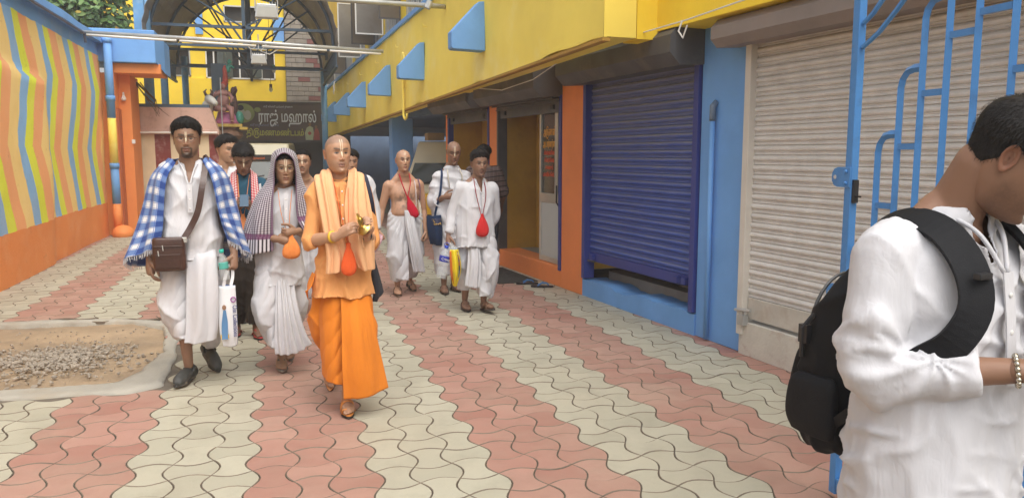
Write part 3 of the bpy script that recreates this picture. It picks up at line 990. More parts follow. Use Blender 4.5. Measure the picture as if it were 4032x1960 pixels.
# upper storey set behind the parapet
up = MB(B)
s = 5.0
while s < 20.5:
    up.box((s, -.55, 3.9), (s + .55, -.40, 7.4))
    up.box((s + .55, -.55, 5.6), (s + 2.2, -.40, 7.4))
    s += 2.2
up.build('upper_wall', m_yel, rb)
s = 5.0
k = 0
while s < 20.4:
    win = MB(B).box((s + .56, -.54, 4.06), (s + 2.19, -.50, 5.6)).build('upper_window', mat('dark_room', (.03, .032, .035), .6), rb)
    fr_ = MB(B)
    for q in (.57, .95, 1.35, 1.75, 2.12):
        fr_.box((s + q, -.47, 4.06), (s + q + .05, -.42, 5.6))
    fr_.build('frame', m_wht, win)
    bars = MB(B)
    for q in np.arange(.66, 2.15, .13):
        bars.tube([(s + q, -.39, 4.06), (s + q, -.39, 5.6)], .008, 5)
    bars.build('grille', m_gpipe, win)
    s += 2.2
for k, (s, n1, z0, z1, m) in enumerate(((9.83, .06, 4.45, 6.2, 0), (11.71, .24, 4.45, 6.2, 1), (12.8, .17, 4.40, 6.1, 0), (14.85, .21, 4.38, 5.75, 1), (17.66, .15, 4.29, 5.6, 0), (20.3, -.05, 4.24, 5.25, 1))):
    sh_ = MB(B).box((s, -.38, z0), (s + .018, n1, z1)).build('open_window_shutter', m_steel if m else mat('brown_shutter_sheet', (.19, .155, .115), .35, .2, 1.5, .08, 8, metal=.4), rb)
    e = MB(B)
    for a, b in (((-.38, z0), (n1, z0 + .03)), ((-.38, z1 - .03), (n1, z1)), ((n1 - .03, z0), (n1, z1)), ((-.38, z0), (-.35, z1))):
        e.box((s - .012, a[0], a[1]), (s - .001, b[0], b[1]))
    e.build('shutter_edge', m_wht if m else m_dkmetal, sh_)
MB().tube([B(16.9, .05, 4.0), B(16.8, .12, 3.85), B(16.85, .1, 3.62), B(17.0, .1, 3.7), B(16.9, .08, 3.95), B(16.75, .1, 3.7)], .012, 6).build('coiled_cable', m_wire, rb)
MB().tube([B(7.75, .03, 3.50), B(7.78, .03, 3.44), B(7.78, .03, 2.55), B(7.76, .03, 2.40), B(7.65, .03, 2.34), B(7.52, .03, 2.36), B(7.48, .03, 2.42)], .022, 8).build('conduit', m_ylt, rb, smooth=True)
MB().tube([B(7.66, .03, 3.48), B(7.68, .03, 2.9)], .014, 6).build('conduit', m_ylt, rb, smooth=True)
wp = [W(5.2, .38, 2.46), W(4.2, .40, 2.36), W(3.2, .42, 2.40), W(2.4, .46, 2.52), W(1.5, .46, 2.57), W(.3, .40, 2.60), W(-2.5, .40, 2.72)]
MB().tube(wp, .006, 5).tube([W(.32, .42, 2.60), W(.34, .44, 2.52), W(.28, .44, 2.46), W(.24, .43, 2.55)], .007, 5).build('slack_wire', m_wire, rb)
MB(W).tube([(.42, .035, 0.02), (.42, .035, 1.85)], .022, 10).build('pier_pipe', m_blu, rb, smooth=True)
MB(W).tube([(.42, .035, 1.84), (.42, .035, 1.96), (.42, .0, 1.99)], .027, 10).build('pier_pipe_elbow', mat('grey_pvc', (.16, .22, .30), .5), rb, smooth=True)


# ================================================================ rolling shutters
def dusty(name, col, dust, lo, hi, amt):
    g = NT(name)
    geo = g.n('NewGeometry')
    sp, sn = g.n('SeparateXYZ'), g.n('SeparateXYZ')
    g.l(geo.outputs['Position'], sp.inputs[0])
    g.l(geo.outputs['True Normal'], sn.inputs[0])
    pos = geo.outputs['Position']
    n1 = g.noise(pos, 7, 5, .7)
    mp = g.n('Mapping')
    mp.inputs['Scale'].default_value = (1.2, 1.2, 16)
    g.l(pos, mp.inputs[0])
    n2 = g.noise(mp.outputs[0], 2.2, 5, .7)
    lev = g.math('ADD', g.rng(sp.outputs['Z'], lo, hi, -.25, .62), g.math('MULTIPLY', g.math('SUBTRACT', n2, .5), 1.1))
    up_ = g.rng(sn.outputs['Z'], .05, .6, 0, .75)
    d = g.math('MULTIPLY', g.math('MINIMUM', g.math('MAXIMUM', g.math('ADD', lev, up_), 0.), 1.), amt)
    c = g.mix(g.rng(n1, .3, .7), dark(col, .8), col)
    c = g.mix(d, c, dust)
    g.bump(n1, .15, .004)
    return g.done(c, g.math('ADD', g.math('MULTIPLY', d, .35), .4))


m_bsl = dusty('blue_slat_dusty', (.040, .095, .42), (.26, .25, .235), 1.05, 2.45, .92)
m_gsl = dusty('grey_slat_dusty', (.76, .745, .72), (.44, .39, .32), 1.0, 3.2, .62)


def slat_mesh(L, p, m):
    prof = [(.0, 0), (.003, p * .03), (.009, p * .07), (.009, p * .11), (.003, p * .15), (.002, p * .27), (.007, p * .31), (.007, p * .35), (.003, p * .39), (.013, p * .48), (.018, p * .60), (.0185, p * .72), (.015, p * .84), (.008, p * .93), (.0, p)]
    vs = [(0, a, b) for a, b in prof] + [(L, a, b) for a, b in prof]
    n = len(prof)
    fs = [(i, i + 1, n + i + 1, n + i) for i in range(n - 1)]
    me = bpy.data.meshes.new('slat')
    me.from_pydata(vs, [], fs)
    me.materials.append(m)
    return me


def shutter(name, label, s0, s1, z0, z1, n, m, m_rail, pitch=.074, bar=.10):
    t = thing(name, label, 'shutter', W(s0, n, 0))
    t.rotation_euler = (0, 0, 0)
    me = slat_mesh(s1 - s0, pitch, m)
    rot = Matrix(((-math.sin(TH), -math.cos(TH), 0), (math.cos(TH), -math.sin(TH), 0), (0, 0, 1))).to_4x4()
    z = z0 + bar
    while z < z1 - .01:
        o = bpy.data.objects.new('slat', me)
        COL.objects.link(o)
        o.parent = t
        o.matrix_parent_inverse = MW(t).inverted()
        o.matrix_basis = Matrix.Translation(W(s0, n + rng.uniform(-.0015, .0015), z)) @ rot
        z += pitch
    MB(W).box((s0 + .01, n - .02, z0), (s1 - .01, n + .022, z0 + bar - .002)).build('bottom_bar', m_rail, t, bevel=.004)
    return t


bs = shutter('rolling_shutter', 'dusty dark blue rolling shutter lowered almost to its broken sill', .70, 2.66, .40, 2.40, -.06, m_bsl, m_navy)
MB(W).box((.63, -.10, .20), (.70, .03, 2.42)).build('guide_rail', m_navy, bs, bevel=.004)
MB(W).box((2.66, -.10, .20), (2.725, .03, 2.42)).build('guide_rail', m_navy, bs, bevel=.004)
for s in (.78, .90, 2.52):
    MB(W).box((s, -.035, .42), (s + .06, .012, .48)).build('lock_lug', m_navy, bs, bevel=.003)
MB(W).box((.62, -.03, .395), (.86, -.012, .41)).box((2.5, -.03, .395), (2.74, -.012, .41)).build('sliding_bolt', m_dkmetal, bs)
gs = shutter('rolling_shutter', 'wide pale grey rolling shutter behind the open gate, fully closed', -3.2, -.05, .29, 2.52, -.02, m_gsl, mat('pale_bar', (.55, .52, .46), .6, .15, 5, .2, dirt=(.3, .2, .12), damt=.5, dscale=4), pitch=.0735, bar=.17)
MB(W).box((-.05, -.06, .16), (.015, .05, 2.50)).build('guide_rail', mat('cream_rail', (.66, .62, .55), .6, .1), gs, bevel=.004)
MB(W).box((-.02, .02, 2.46), (.07, .10, 2.52)).box((-.03, .03, 2.40), (.03, .09, 2.50)).build('rail_bracket', mat('cream_rail', (.66, .62, .55)), gs)
MB(W).tube([(-.12, .03, .36), (-.05, .06, .36), (.02, .06, .35)], .012, 6).box((-.09, .02, .24), (-.02, .07, .32)).tube([(-.08, .045, .32), (-.08, .045, .37), (-.03, .045, .37), (-.03, .045, .32)], .008, 6).build('padlock', m_gpipe, gs)


def hood(s0, s1, n0, n1, z0, z1, m, name, par, cutn=.10):
    prof = [(n0, z0 + .02), (n1 - cutn, z0), (n1, z0 + cutn), (n1, z1 - cutn), (n1 - cutn, z1), (n0, z1)]
    n = len(prof)
    vs = [(s0, a, b) for a, b in prof] + [(s1, a, b) for a, b in prof]
    fs = [tuple(range(n)), tuple(range(2 * n - 1, n - 1, -1))] + [(i, n + i, n + (i + 1) % n, (i + 1) % n) for i in range(n)]
    MB(W)._add(vs, fs).build(name, m, par)


hood(.60, 2.78, -.1, .34, 2.30, 2.64, m_dkmetal, 'hood', bs)
hood(-3.3, .16, -.1, .27, 2.38, 2.59, mat('pinkish_hood', (.26, .22, .20), .7, .15, 3, .15, 20, dirt=(.25, .17, .13), damt=.6, dscale=3), 'hood', gs, .06)
for s0, s1, lab in ((3.30, 5.29, 'dark rolled-up shutter above the open shop with the aluminium door'), (5.69, 7.58, 'dark rolled-up shutter over the farthest shop opening')):
    rs = thing('rolled_shutter', lab, 'shutter', W(s0, .1, 2.2), 0, 'rolled-up shop shutters')
    hood(s0 - .02, s1 + .04, -.1, .38, 2.22, 2.60, m_dkmetal, 'hood', rs)
    me = slat_mesh(s1 - s0, .07, m_dkmetal)
    rot = Matrix(((-math.sin(TH), -math.cos(TH), 0), (math.cos(TH), -math.sin(TH), 0), (0, 0, 1))).to_4x4()
    for k in range(5):
        o = bpy.data.objects.new('slat', me)
        COL.objects.link(o)
        o.parent = rs
        o.matrix_parent_inverse = MW(rs).inverted()
        o.matrix_basis = Matrix.Translation(W(s0, .32 - .065 * k, 2.34 - .045 * k)) @ rot @ Matrix.Rotation(R(35), 4, 'X')
    MB(W).box((s0, -.05, 2.06), (s1, .0, 2.20)).build('bottom_bar', m_dkmetal, rs)
    for s in (s0 + .2, s1 - .25):
        MB(W).box((s, .001, 2.10), (s + .06, .03, 2.15)).build('lock_lug', m_blk, rs)
    MB(W).box((s0 - .035, -.10, .20), (s0 + .02, .035, 2.25)).build('guide_rail', m_navy, rs)
    MB(W).box((s1 - .02, -.10, .20), (s1 + .035, .035, 2.25)).build('guide_rail', m_navy if s0 > 5 else m_dkmetal, rs)

# aluminium shop door with lettering
ad = thing('aluminium_door', 'aluminium and glass shop door with yellow and red Tamil lettering', 'door', W(3.7, -.12, .24))
dn0, dn1 = -.09, -.04
MB(W).box((3.36, dn0 + .01, .30), (3.99, dn1 - .012, .98)).build('lower_panel', m_alpan, ad)
f_ = MB(W)
for a, b in (((3.34, .24), (4.03, .31)), ((3.34, .98), (4.03, 1.09)), ((3.34, .31), (3.38, .98)), ((3.985, .31), (4.03, .98)), ((3.985, 1.09), (4.03, 2.2)), ((3.50, 1.09), (3.55, 2.2)), ((3.34, 2.12), (3.985, 2.2)), ((3.56, 1.09), (3.585, 2.12)), ((3.34, 1.09), (3.36, 2.12))):
    f_.box((a[0], dn0, a[1]), (b[0], dn1, b[1]))
f_.build('door_frame', m_alu, ad, bevel=.003)
MB(W).box((3.585, dn0 + .02, 1.09), (3.985, dn0 + .026, 2.12)).build('glass_pane', glass('door_glass', (.05, .055, .05), .05, .55), ad)
MB(W).box((3.36, dn0 + .02, 1.09), (3.50, dn0 + .026, 2.12)).build('glass_pane', glass('door_glass'), ad)
MB(W).tube([(3.44, dn1 + .01, .95), (3.44, dn1 + .04, 1.0), (3.44, dn1 + .04, 1.2)], .01, 6).build('handle', m_blk, ad)
xd = Vector(W(0, 0, 0)) - Vector(W(1, 0, 0))
m_to, m_tr2 = mat('letter_amber', (.80, .38, .05), .5, 0, bump=0), mat('letter_red', (.65, .10, .04), .5, 0, bump=0)
for s_, sz, z, m, wd_ in (('அ௫ணன்', .13, 1.80, m_to, .34), ('அடார்னர்ஸ்', .11, 1.66, m_to, .36), ('விளம்பரம் சேவை', .07, 1.565, m_tr2, .30), ('பேனர் சேவை', .07, 1.475, m_tr2, .28), ('சகலமும்', .07, 1.385, m_tr2, .22), ('டைலரிங் சென்டர்', .07, 1.30, m_tr2, .36)):
    text(s_, 'lettering', sz, frame(W(3.78, dn0 + .030, z), xd, (0, 0, 1)), m, ad, ext=.001, width=wd_, bold=.002)

# blue plastic chairs stacked inside the shop
m_chair = mat('blue_plastic', (.06, .11, .30), .4, .1)
for k in range(22):
    z = .234 + k * .066
    st_ = thing('stacked_chair', 'blue plastic chair in the tall stack inside the open shop', 'chair', W(4.55, -1.35, z), 0, 'stacked blue plastic chairs')
    MB(W).box((4.33, -1.60, z + .36), (4.73, -1.2, z + .385)).build('seat', m_chair, st_, bevel=.008)
    MB(W).hexa([(4.73, -1.58, z + .38), (4.75, -1.58, z + .38), (4.75, -1.22, z + .38), (4.73, -1.22, z + .38), (4.80, -1.56, z + .46), (4.82, -1.56, z + .46), (4.82, -1.24, z + .46), (4.80, -1.24, z + .46)]).build('backrest', m_chair, st_)
    if k < 1:
        for s, n_ in ((4.36, -1.57), (4.36, -1.23), (4.70, -1.57), (4.70, -1.23)):
            MB(W).tube([(s, n_, z), (s, n_, z + .36)], .022, 6).build('leg', m_chair, st_)
    else:
        MB(W).box((4.325, -1.215, z + .30), (4.42, -1.195, z + .384)).box((4.64, -1.215, z + .30), (4.735, -1.195, z + .384)).build('apron', m_chair, st_)

# door mat and loose flip-flops
mt = MB(W)
mt.box((3.75, .10, .002), (4.95, .62, .016))
for k in range(24):
    mt.box((3.77 + k * .049, .11, .016), (3.79 + k * .049, .61, .021))
mt = mt.build('door_mat', mat('dark_rubber_mat', (.055, .055, .05), .85, .2, 8, .3))
tag(mt, 'dark ribbed rubber mat lying before the open shop', 'mat')


def sole_outline(L, w):
    out = []
    for k in range(20):
        q = 2 * math.pi * k / 20
        y = math.cos(q) * L / 2
        x = math.sin(q) * w / 2 * (1.0 - .18 * (1 if y < 0 else 0) - .12 * math.exp(-((y + .02) / .05) ** 2))
        out.append((x, y))
    return out


for k, (s, n_, rz, lab) in enumerate(((3.62, .30, 1.3, 'blue strapped flip-flop lying nearer the door mat'), (3.36, .22, 1.15, 'blue strapped flip-flop lying farther from the door mat'))):
    p = W(s, n_, .004)
    t = thing('loose_flip_flop', lab, 'flip-flop', p, 0, 'pair of flip-flops by the shop step')
    rm = Matrix.Translation(p) @ Matrix.Rotation(rz, 4, 'Z')
    mb = MB(lambda x, y, z: tuple(rm @ Vector((x, y, z))))
    mb.prism([(x, y, 0) for x, y in sole_outline(.27, .10)], (0, 0, 0), (0, 0, .018)).build('sole', m_blk, t)
    mb = MB(lambda x, y, z: tuple(rm @ Vector((x, y, z))))
    mb.tube([(0, -.08, .018), (0, -.06, .045), (.025, 0, .05), (.045, .05, .02)], .008, 6).tube([(0, -.06, .045), (-.025, 0, .05), (-.045, .05, .02)], .008, 6).build('strap', mat('blue_strap', (.05, .16, .36), .5), t)

# ================================================================ vehicles parked at the back
m_vcr = mat('cream_car_paint', (.60, .56, .40), .3, .04, 2, 0)
m_vyl = mat('yellow_car_paint', (.80, .48, .04), .3, .04, 2, 0)
m_wsh = mat('windscreen_glass', (.05, .065, .06), .06, .15, 1, 0)
m_tyre = mat('tyre_rubber', (.02, .02, .02), .8, .1)


def van(name, label, M, body, nose, led=None):
    t = thing(name, label, 'van', tuple(M.translation))
    T = lambda x, y, z: tuple(M @ Vector((x, y, z)))
    w = .74      # faces -y
    prof = [(-.05, .32), (-.12, .55), (-.08, .86), (.0, .98), (.30, 1.55), (.42, 1.82), (3.0, 1.86), (3.35, 1.70), (3.45, .95), (3.42, .32)]
    mb = MB(T)
    n = len(prof)
    wid = [1, 1, 1, .99, .90, .86, .86, .88, .98, 1]
    vs = [(-w * k, y, z) for (y, z), k in zip(prof, wid)] + [(w * k, y, z) for (y, z), k in zip(prof, wid)]
    fs = [tuple(range(n)), tuple(range(2 * n - 1, n - 1, -1))] + [(i, n + i, n + (i + 1) % n, (i + 1) % n) for i in range(n)]
    mb._add(vs, fs).build('body', body, t, bevel=.04)
    MB(T).hexa([(-.63, -.02, 1.0), (.63, -.02, 1.0), (.63, .02, 1.0), (-.63, .02, 1.0), (-.59, .19, 1.40), (.59, .19, 1.40), (.59, .24, 1.40), (-.59, .24, 1.40)]).build('windscreen', m_wsh, t)
    MB(T).box((-.60, -.135, .40), (.60, -.085, .82)).build('front_panel', nose, t, bevel=.02)
    for sx in (-1, 1):
        MB(T).ball((sx * .52, -.13, .70), (.12, .05, .09)).build('headlight', mat('headlight_glass', (.65, .67, .66), .1, .05, bump=0), t, smooth=True)
        MB(T).hexa([(sx * .722, .38, 1.08), (sx * .725, 1.2, 1.08), (sx * .735, 1.2, 1.08), (sx * .735, .38, 1.08), (sx * .655, .62, 1.58), (sx * .655, 1.2, 1.58), (sx * .668, 1.2, 1.58), (sx * .668, .62, 1.58)]).build('side_window', m_wsh, t)
        MB(T).hexa([(sx * .722, 1.28, 1.08), (sx * .725, 2.9, 1.08), (sx * .735, 2.9, 1.08), (sx * .735, 1.28, 1.08), (sx * .655, 1.28, 1.58), (sx * .655, 2.8, 1.58), (sx * .668, 2.8, 1.58), (sx * .668, 1.28, 1.58)]).build('side_window', m_wsh, t)
        MB(T).tube([(sx * .72, .25, 1.1), (sx * .90, .15, 1.15)], .015, 6).box((sx * .90 - .05, .12, 1.08), (sx * .90 + .05, .16, 1.26)).build('mirror', m_blk, t)
        for y in (.35, 2.75):
            wh = MB(T).tube([(sx * .56, y, .29), (sx * .745, y, .29)], .29, 18).build('wheel', m_tyre, t)
            MB(T).tube([(sx * .74, y, .29), (sx * .752, y, .29)], .17, 14).build('rim', m_alu, wh)
    MB(T).box((-.70, -.17, .28), (.70, -.10, .42)).build('bumper', m_blk, t, bevel=.02)
    wp_ = MB(T).tube([(-.4, -.035, 1.0), (.1, .02, 1.09)], .01, 5).tube([(.1, -.035, 1.0), (.45, .02, 1.09)], .01, 5).build('wiper', m_blk, t)
    return t, T


v1, T1 = van('passenger_van', 'cream passenger van parked under the name board', Matrix.Translation((-.38, 18.6, .0)) @ Matrix.Rotation(R(-4), 4, 'Z'), m_vcr, m_vcr)
MB(T1).box((-.58, .17, 1.42), (.58, .26, 1.56)).build('destination_board', m_blk, v1)
text('ராஜி டிராவல்ஸ்', 'lettering', .07, Matrix.Translation(T1(-.1, .165, 1.455)) @ Matrix.Rotation(R(-4), 4, 'Z') @ Matrix.Rotation(R(90), 4, 'X'), mat('letter_signal_orange', (.85, .18, .03), .5, 0, bump=0), v1, width=.42)
v2, T2 = van('taxi_van', 'cream van with yellow front panel parked in the open bay', Matrix.Translation((2.95, 14.6, .0)) @ Matrix.Rotation(R(-38), 4, 'Z'), m_vcr, m_vyl)
bx = thing('carton', 'small cardboard carton resting on the roof of the taxi van', 'box', (3.05, 14.9, 1.8))
MB().box((2.88, 15.2, 1.84), (3.22, 15.5, 1.99)).build('box', mat('cardboard', (.42, .30, .17), .8), bx, bevel=.005)

# ================================================================ open gate leaf in the foreground
GX, GY = 2.40, 2.79
gt = thing('gate_leaf', 'open blue iron gate leaf with curved top bars and bolted lugs', 'gate', (GX, GY, 0))
ga = R(-3.5)
gd = Vector((math.sin(ga), -math.cos(ga), 0))     # leaf runs back towards the street, past the camera's right
gn = Vector((gd.y, -gd.x, 0))


def GT(a, n_, z):
    p = Vector((GX, GY, 0)) + gd * a + gn * n_
    return (p.x, p.y, z)


MB(GT).box((-.022, -.018, .03), (.022, .018, 2.9)).build('stile', m_gate, gt, bevel=.004)
MB(GT).box((1.42, -.03, .03), (1.48, .03, 2.9)).build('stile', m_gate, gt, bevel=.004)
MB(GT).box((.03, -.02, .06), (1.42, .02, .11)).build('bottom_rail', m_gate, gt, bevel=.003)
MB(GT).box((.03, -.02, .28), (1.42, .02, .32)).build('lock_rail', m_gate, gt, bevel=.003)
xs_b = [.16, .27, .38, .50, .63, .78, .95, 1.12, 1.28]
tops = [1.65, 1.90, 2.15, 2.6, 2.6, 2.6, 2.6, 2.6, 2.6]
for k, (a, tp) in enumerate(zip(xs_b, tops)):
    nx = xs_b[k + 1] if k < 3 else None
    pts = [(a, 0, .11), (a, 0, tp - .07)]
    if nx:
        d = nx - a
        pts += [(a + d * .08, 0, tp - .035), (a + d * .3, 0, tp - .008), (a + d * .6, 0, tp), (nx, 0, tp)]
    else:
        pts += [(a, 0, tp)]
    MB(GT).tube(pts, .0165, 4, sq=1.0).build('bar', m_gate, gt)
for a0, a1, z in ((.03, .16, 1.16), (.16, .27, 1.36), (.27, .38, 1.60), (.38, .50, 1.80), (.50, .63, 2.0), (.63, .78, 2.06), (.78, .95, 1.85)):
    MB(GT).box((a0 + .01, -.008, z - .012), (a1 - .01, .008, z + .012)).build('cross_bar', m_gate, gt)
for r, z in (((.03, 2.02), (.22, 2.14, .36, 2.26)), ((.03, 2.12), (.14, 2.2, .26, 2.33))):
    MB(GT).tube([(r[0], 0, r[1]), ((r[0] + z[0]) / 2, 0, r[1] + (z[1] - r[1]) * .40), (z[0], 0, z[1]), (z[2], 0, z[3])], .011, 6).build('scroll_bar', m_gate, gt)
for z in (1.47, .95):
    lug = MB(GT)
    pr = [(.024, .055), (-.06, .055), (-.085, .045), (-.098, .022), (-.10, 0), (-.098, -.022), (-.085, -.045), (-.06, -.055), (.024, -.055)]
    lug.prism([(a, .0195, z + b * .8) for a, b in pr], (0, 0, 0), (0, .007, 0))
    lug.build('lug', m_gate, gt, bevel=.002)
    for dz in (-.028, .028):
        MB(GT).ball((-.0, .029, z + dz * .9), (.009, .007, .009), 8, 6).build('rivet', m_gate, gt, smooth=True)
    MB(GT).tube([(-.075, .0265, z), (-.075, .0285, z)], .009, 10).build('lug_hole', mat('pale_hole', (.6, .58, .55), .8), gt)
MB(GT).box((.023, -.012, 1.36), (.036, .012, 1.46)).box((.036, -.005, 1.385), (.065, .003, 1.392)).build('slide_bolt', m_blk, gt)
nb_ = thing('wall_sticker', 'small torn red and white printed notice tied to the gate', 'notice', GT(.95, 0, .7))
MB(GT).box((.86, .014, .66), (1.0, .018, .84)).build('paper', m_wht, nb_)
MB(GT).box((.88, .0185, .70), (.99, .0195, .74)).build('print', m_tr2, nb_)

# ================================================================ tree behind the wall
g = NT('leaf_green')
geo = g.n('NewGeometry')
c = g.ramp(geo.outputs['Random Per Island'], [(0, (.035, .085, .022)), (.45, (.07, .15, .035)), (.85, (.12, .22, .05)), (.975, (.15, .24, .05)), (.985, (.55, .33, .03)), (1, (.50, .16, .04))])
m_leaf = g.done(c, .45)
tree = thing('almond_tree', 'leafy green tree rising behind the striped wall', 'tree', (-4.6, 19.5, 0))
MB().tube([(-4.6, 19.5, 0), (-4.55, 19.4, 1.5), (-4.65, 19.5, 3.2), (-4.5, 19.4, 4.6), (-4.4, 19.5, 6)], [.22, .18, .16, .12, .06], 10).tube([(-4.62, 19.5, 3.0), (-3.9, 19.2, 4.0), (-3.2, 19.1, 4.6)], [.1, .07, .03], 8).tube(
    [(-4.6, 19.5, 3.4), (-5.4, 19.2, 4.4), (-6.1, 19, 5)], [.1, .07, .03], 8).build('trunk', mat('bark', (.13, .095, .065), .9, .3, 8, .6), tree, smooth=True)
lv = MB()
clumps = [(min(rng.gauss(-4.6, 1.1), -3.2), rng.gauss(19.3, .6), rng.uniform(3.9, 6.6), rng.uniform(.3, .6)) for _ in range(60)] + [(rng.uniform(-3.8, -3.1), 18.6, rng.uniform(4.0, 5.0), .3) for _ in range(12)]
for k in range(5200):
    cx, cy, cz, cr = clumps[k % len(clumps)]
    d = Vector((rng.gauss(0, 1), rng.gauss(0, 1), rng.gauss(0, 1))).normalized() * cr * rng.uniform(.6, 1.0)
    p = Vector((cx, cy, cz)) + d
    s = rng.uniform(.05, .10)
    nrm = (d.normalized() + Vector((rng.gauss(0, .5), rng.gauss(0, .5) - .3, .6))).normalized()
    a = nrm.orthogonal().normalized()
    a = Matrix.Rotation(rng.uniform(0, 6.3), 3, nrm) @ a
    b = nrm.cross(a)
    lv._add([tuple(p + a * u_ * s + b * v_ * s + nrm * w_ * s) for u_, v_, w_ in ((-1.2, 0, -.1), (-.3, .55, .05), (.6, .5, .02), (1.2, 0, -.2), (.6, -.5, .02), (-.3, -.55, .05))], [(0, 1, 2, 3, 4, 5)])
lv.build('crown', m_leaf, tree)
tw = MB()
for k in range(7):
    x, z = -2.75 + rng.uniform(-.05, .1), 3.05
    tw.tube([(x, 17.75, z), (x + .15 + rng.uniform(0, .2), 17.8, z - .35), (x + .2 + rng.uniform(0, .45), 17.8, z - rng.uniform(.4, .7))], [.012, .009, .004], 5)
tw = tw.build('dry_creeper', mat('dry_twig', (.10, .07, .04), .9))
tag(tw, 'bare dry creeper twigs hanging beside the orange doorway', 'creeper')

# ================================================================ thin haze volume, added to lighten and veil the far end
hz = MB().box((-30, -6, -1.14), (30, 60, 9.5)).build('haze', mat('haze_air'))
tag(hz, 'thin pale haze added to veil the far end of the yard', kind='stuff')
g = NT('veil_haze')
g.t.nodes.remove(g.b)
vol = g.n('VolumePrincipled')
vol.inputs['Density'].default_value = .0035
vol.inputs['Color'].default_value = (.95, .96, 1.0, 1)
vol.inputs['Anisotropy'].default_value = .3
g.l(vol.outputs[0], g.t.nodes['Material Output'].inputs['Volume'])
hz.data.materials.clear()
hz.data.materials.append(g.m)
# ================================================================ people: shared builders
def bare_mesh(v, f):
    me = bpy.data.meshes.new('tmp')
    me.from_pydata([tuple(p) for p in v], [], f)
    me.update()
    return me


def fuse(mb, voxel, smooth=4, fac=.5):
    """union of overlapping closed shapes as ONE continuous skin; returns (verts array, faces)"""
    o = bpy.data.objects.new('tmp', bare_mesh(mb.v, mb.f))
    COL.objects.link(o)
    m = o.modifiers.new('r', 'REMESH')
    m.mode = 'VOXEL'
    m.voxel_size = voxel
    m.adaptivity = 0
    if smooth:
        s = o.modifiers.new('s', 'SMOOTH')
        s.iterations = smooth
        s.factor = fac
    dg = bpy.context.evaluated_depsgraph_get()
    dg.update()
    ev = o.evaluated_get(dg)
    me = ev.to_mesh()
    v = np.empty(len(me.vertices) * 3)
    me.vertices.foreach_get('co', v)
    f = [tuple(p.vertices) for p in me.polygons]
    ev.to_mesh_clear()
    old = o.data
    bpy.data.objects.remove(o)
    bpy.data.meshes.remove(old)
    return v.reshape(-1, 3), f


def normals(v, f):
    f4 = np.array([(q[0], q[1], q[2], q[3] if len(q) > 3 else q[2]) for q in f])
    n = np.cross(v[f4[:, 2]] - v[f4[:, 0]], v[f4[:, 3]] - v[f4[:, 1]])
    out = np.zeros_like(v)
    for k in range(4):
        np.add.at(out, f4[:, k], n)
    return out / (np.linalg.norm(out, axis=1, keepdims=True) + 1e-9)


def mesh_obj(name, v, f, material, root, smooth=True, col=None, uv=None, solid=0, subsurf=0):
    me = bpy.data.meshes.new(name)
    me.from_pydata(np.asarray(v).tolist(), [], f)
    if smooth:
        me.polygons.foreach_set('use_smooth', [True] * len(me.polygons))
    if col is not None:
        a = me.color_attributes.new('Col', 'FLOAT_COLOR', 'POINT')
        c4 = np.ones((len(v), 4))
        c4[:, :3] = col
        a.data.foreach_set('color', c4.ravel())
    if uv is not None:
        l = me.uv_layers.new(name='UVMap')
        idx = np.empty(len(me.loops), dtype=np.int32)
        me.loops.foreach_get('vertex_index', idx)
        l.data.foreach_set('uv', np.asarray(uv)[idx].ravel())
    me.update()
    for m in (material if isinstance(material, (list, tuple)) else [material]):
        me.materials.append(m)
    o = bpy.data.objects.new(name, me)
    COL.objects.link(o)
    o.parent = root
    if solid:
        s = o.modifiers.new('solid', 'SOLIDIFY')
        s.thickness = solid
        s.offset = 0
    if subsurf:
        s = o.modifiers.new('sub', 'SUBSURF')
        s.levels = s.render_levels = subsurf
    return o


def interp(tab, x):
    xs = [t[0] for t in tab]
    out = []
    for k in range(1, len(tab[0])):
        out.append(np.interp(x, xs, [t[k] for t in tab]))
    return out


def catmull(P, n):
    P = [np.array(p, float) for p in P]
    if len(P) == 2:
        return [P[0] + (P[1] - P[0]) * t for t in np.linspace(0, 1, n)]
    Q = [2 * P[0] - P[1]] + P + [2 * P[-1] - P[-2]]
    out = []
    for t in np.linspace(0, len(P) - 1, n):
        i = min(int(t), len(P) - 2)
        u = t - i
        a, b, c, d = Q[i], Q[i + 1], Q[i + 2], Q[i + 3]
        out.append(.5 * ((2 * b) + (-a + c) * u + (2 * a - 5 * b + 4 * c - d) * u * u + (-a + 3 * b - 3 * c + d) * u ** 3))
    return out


def limb(mb, path, radii, n=14, sub=4, flat=False):
    """tapered tube with rounded ends; ry: optional second radius list (depth, -y/+y)"""
    k = (len(path) - 1) * sub + 1
    P = catmull(path, k)
    rr = np.interp(np.linspace(0, len(path) - 1, k), range(len(path)), radii)
    d0 = (P[0] - P[1]) / (np.linalg.norm(P[0] - P[1]) + 1e-9)
    d1 = (P[-1] - P[-2]) / (np.linalg.norm(P[-1] - P[-2]) + 1e-9)
    full, fr = [], []
    for q in (80, 55, 28):
        full.append(P[0] + d0 * rr[0] * math.sin(R(q)) * .8)
        fr.append(rr[0] * math.cos(R(q)))
    full += P
    fr += list(rr)
    for q in (() if flat else (28, 55, 80)):
        full.append(P[-1] + d1 * rr[-1] * math.sin(R(q)) * .8)
        fr.append(rr[-1] * math.cos(R(q)))
    mb.tube([tuple(p) for p in full], fr, n)


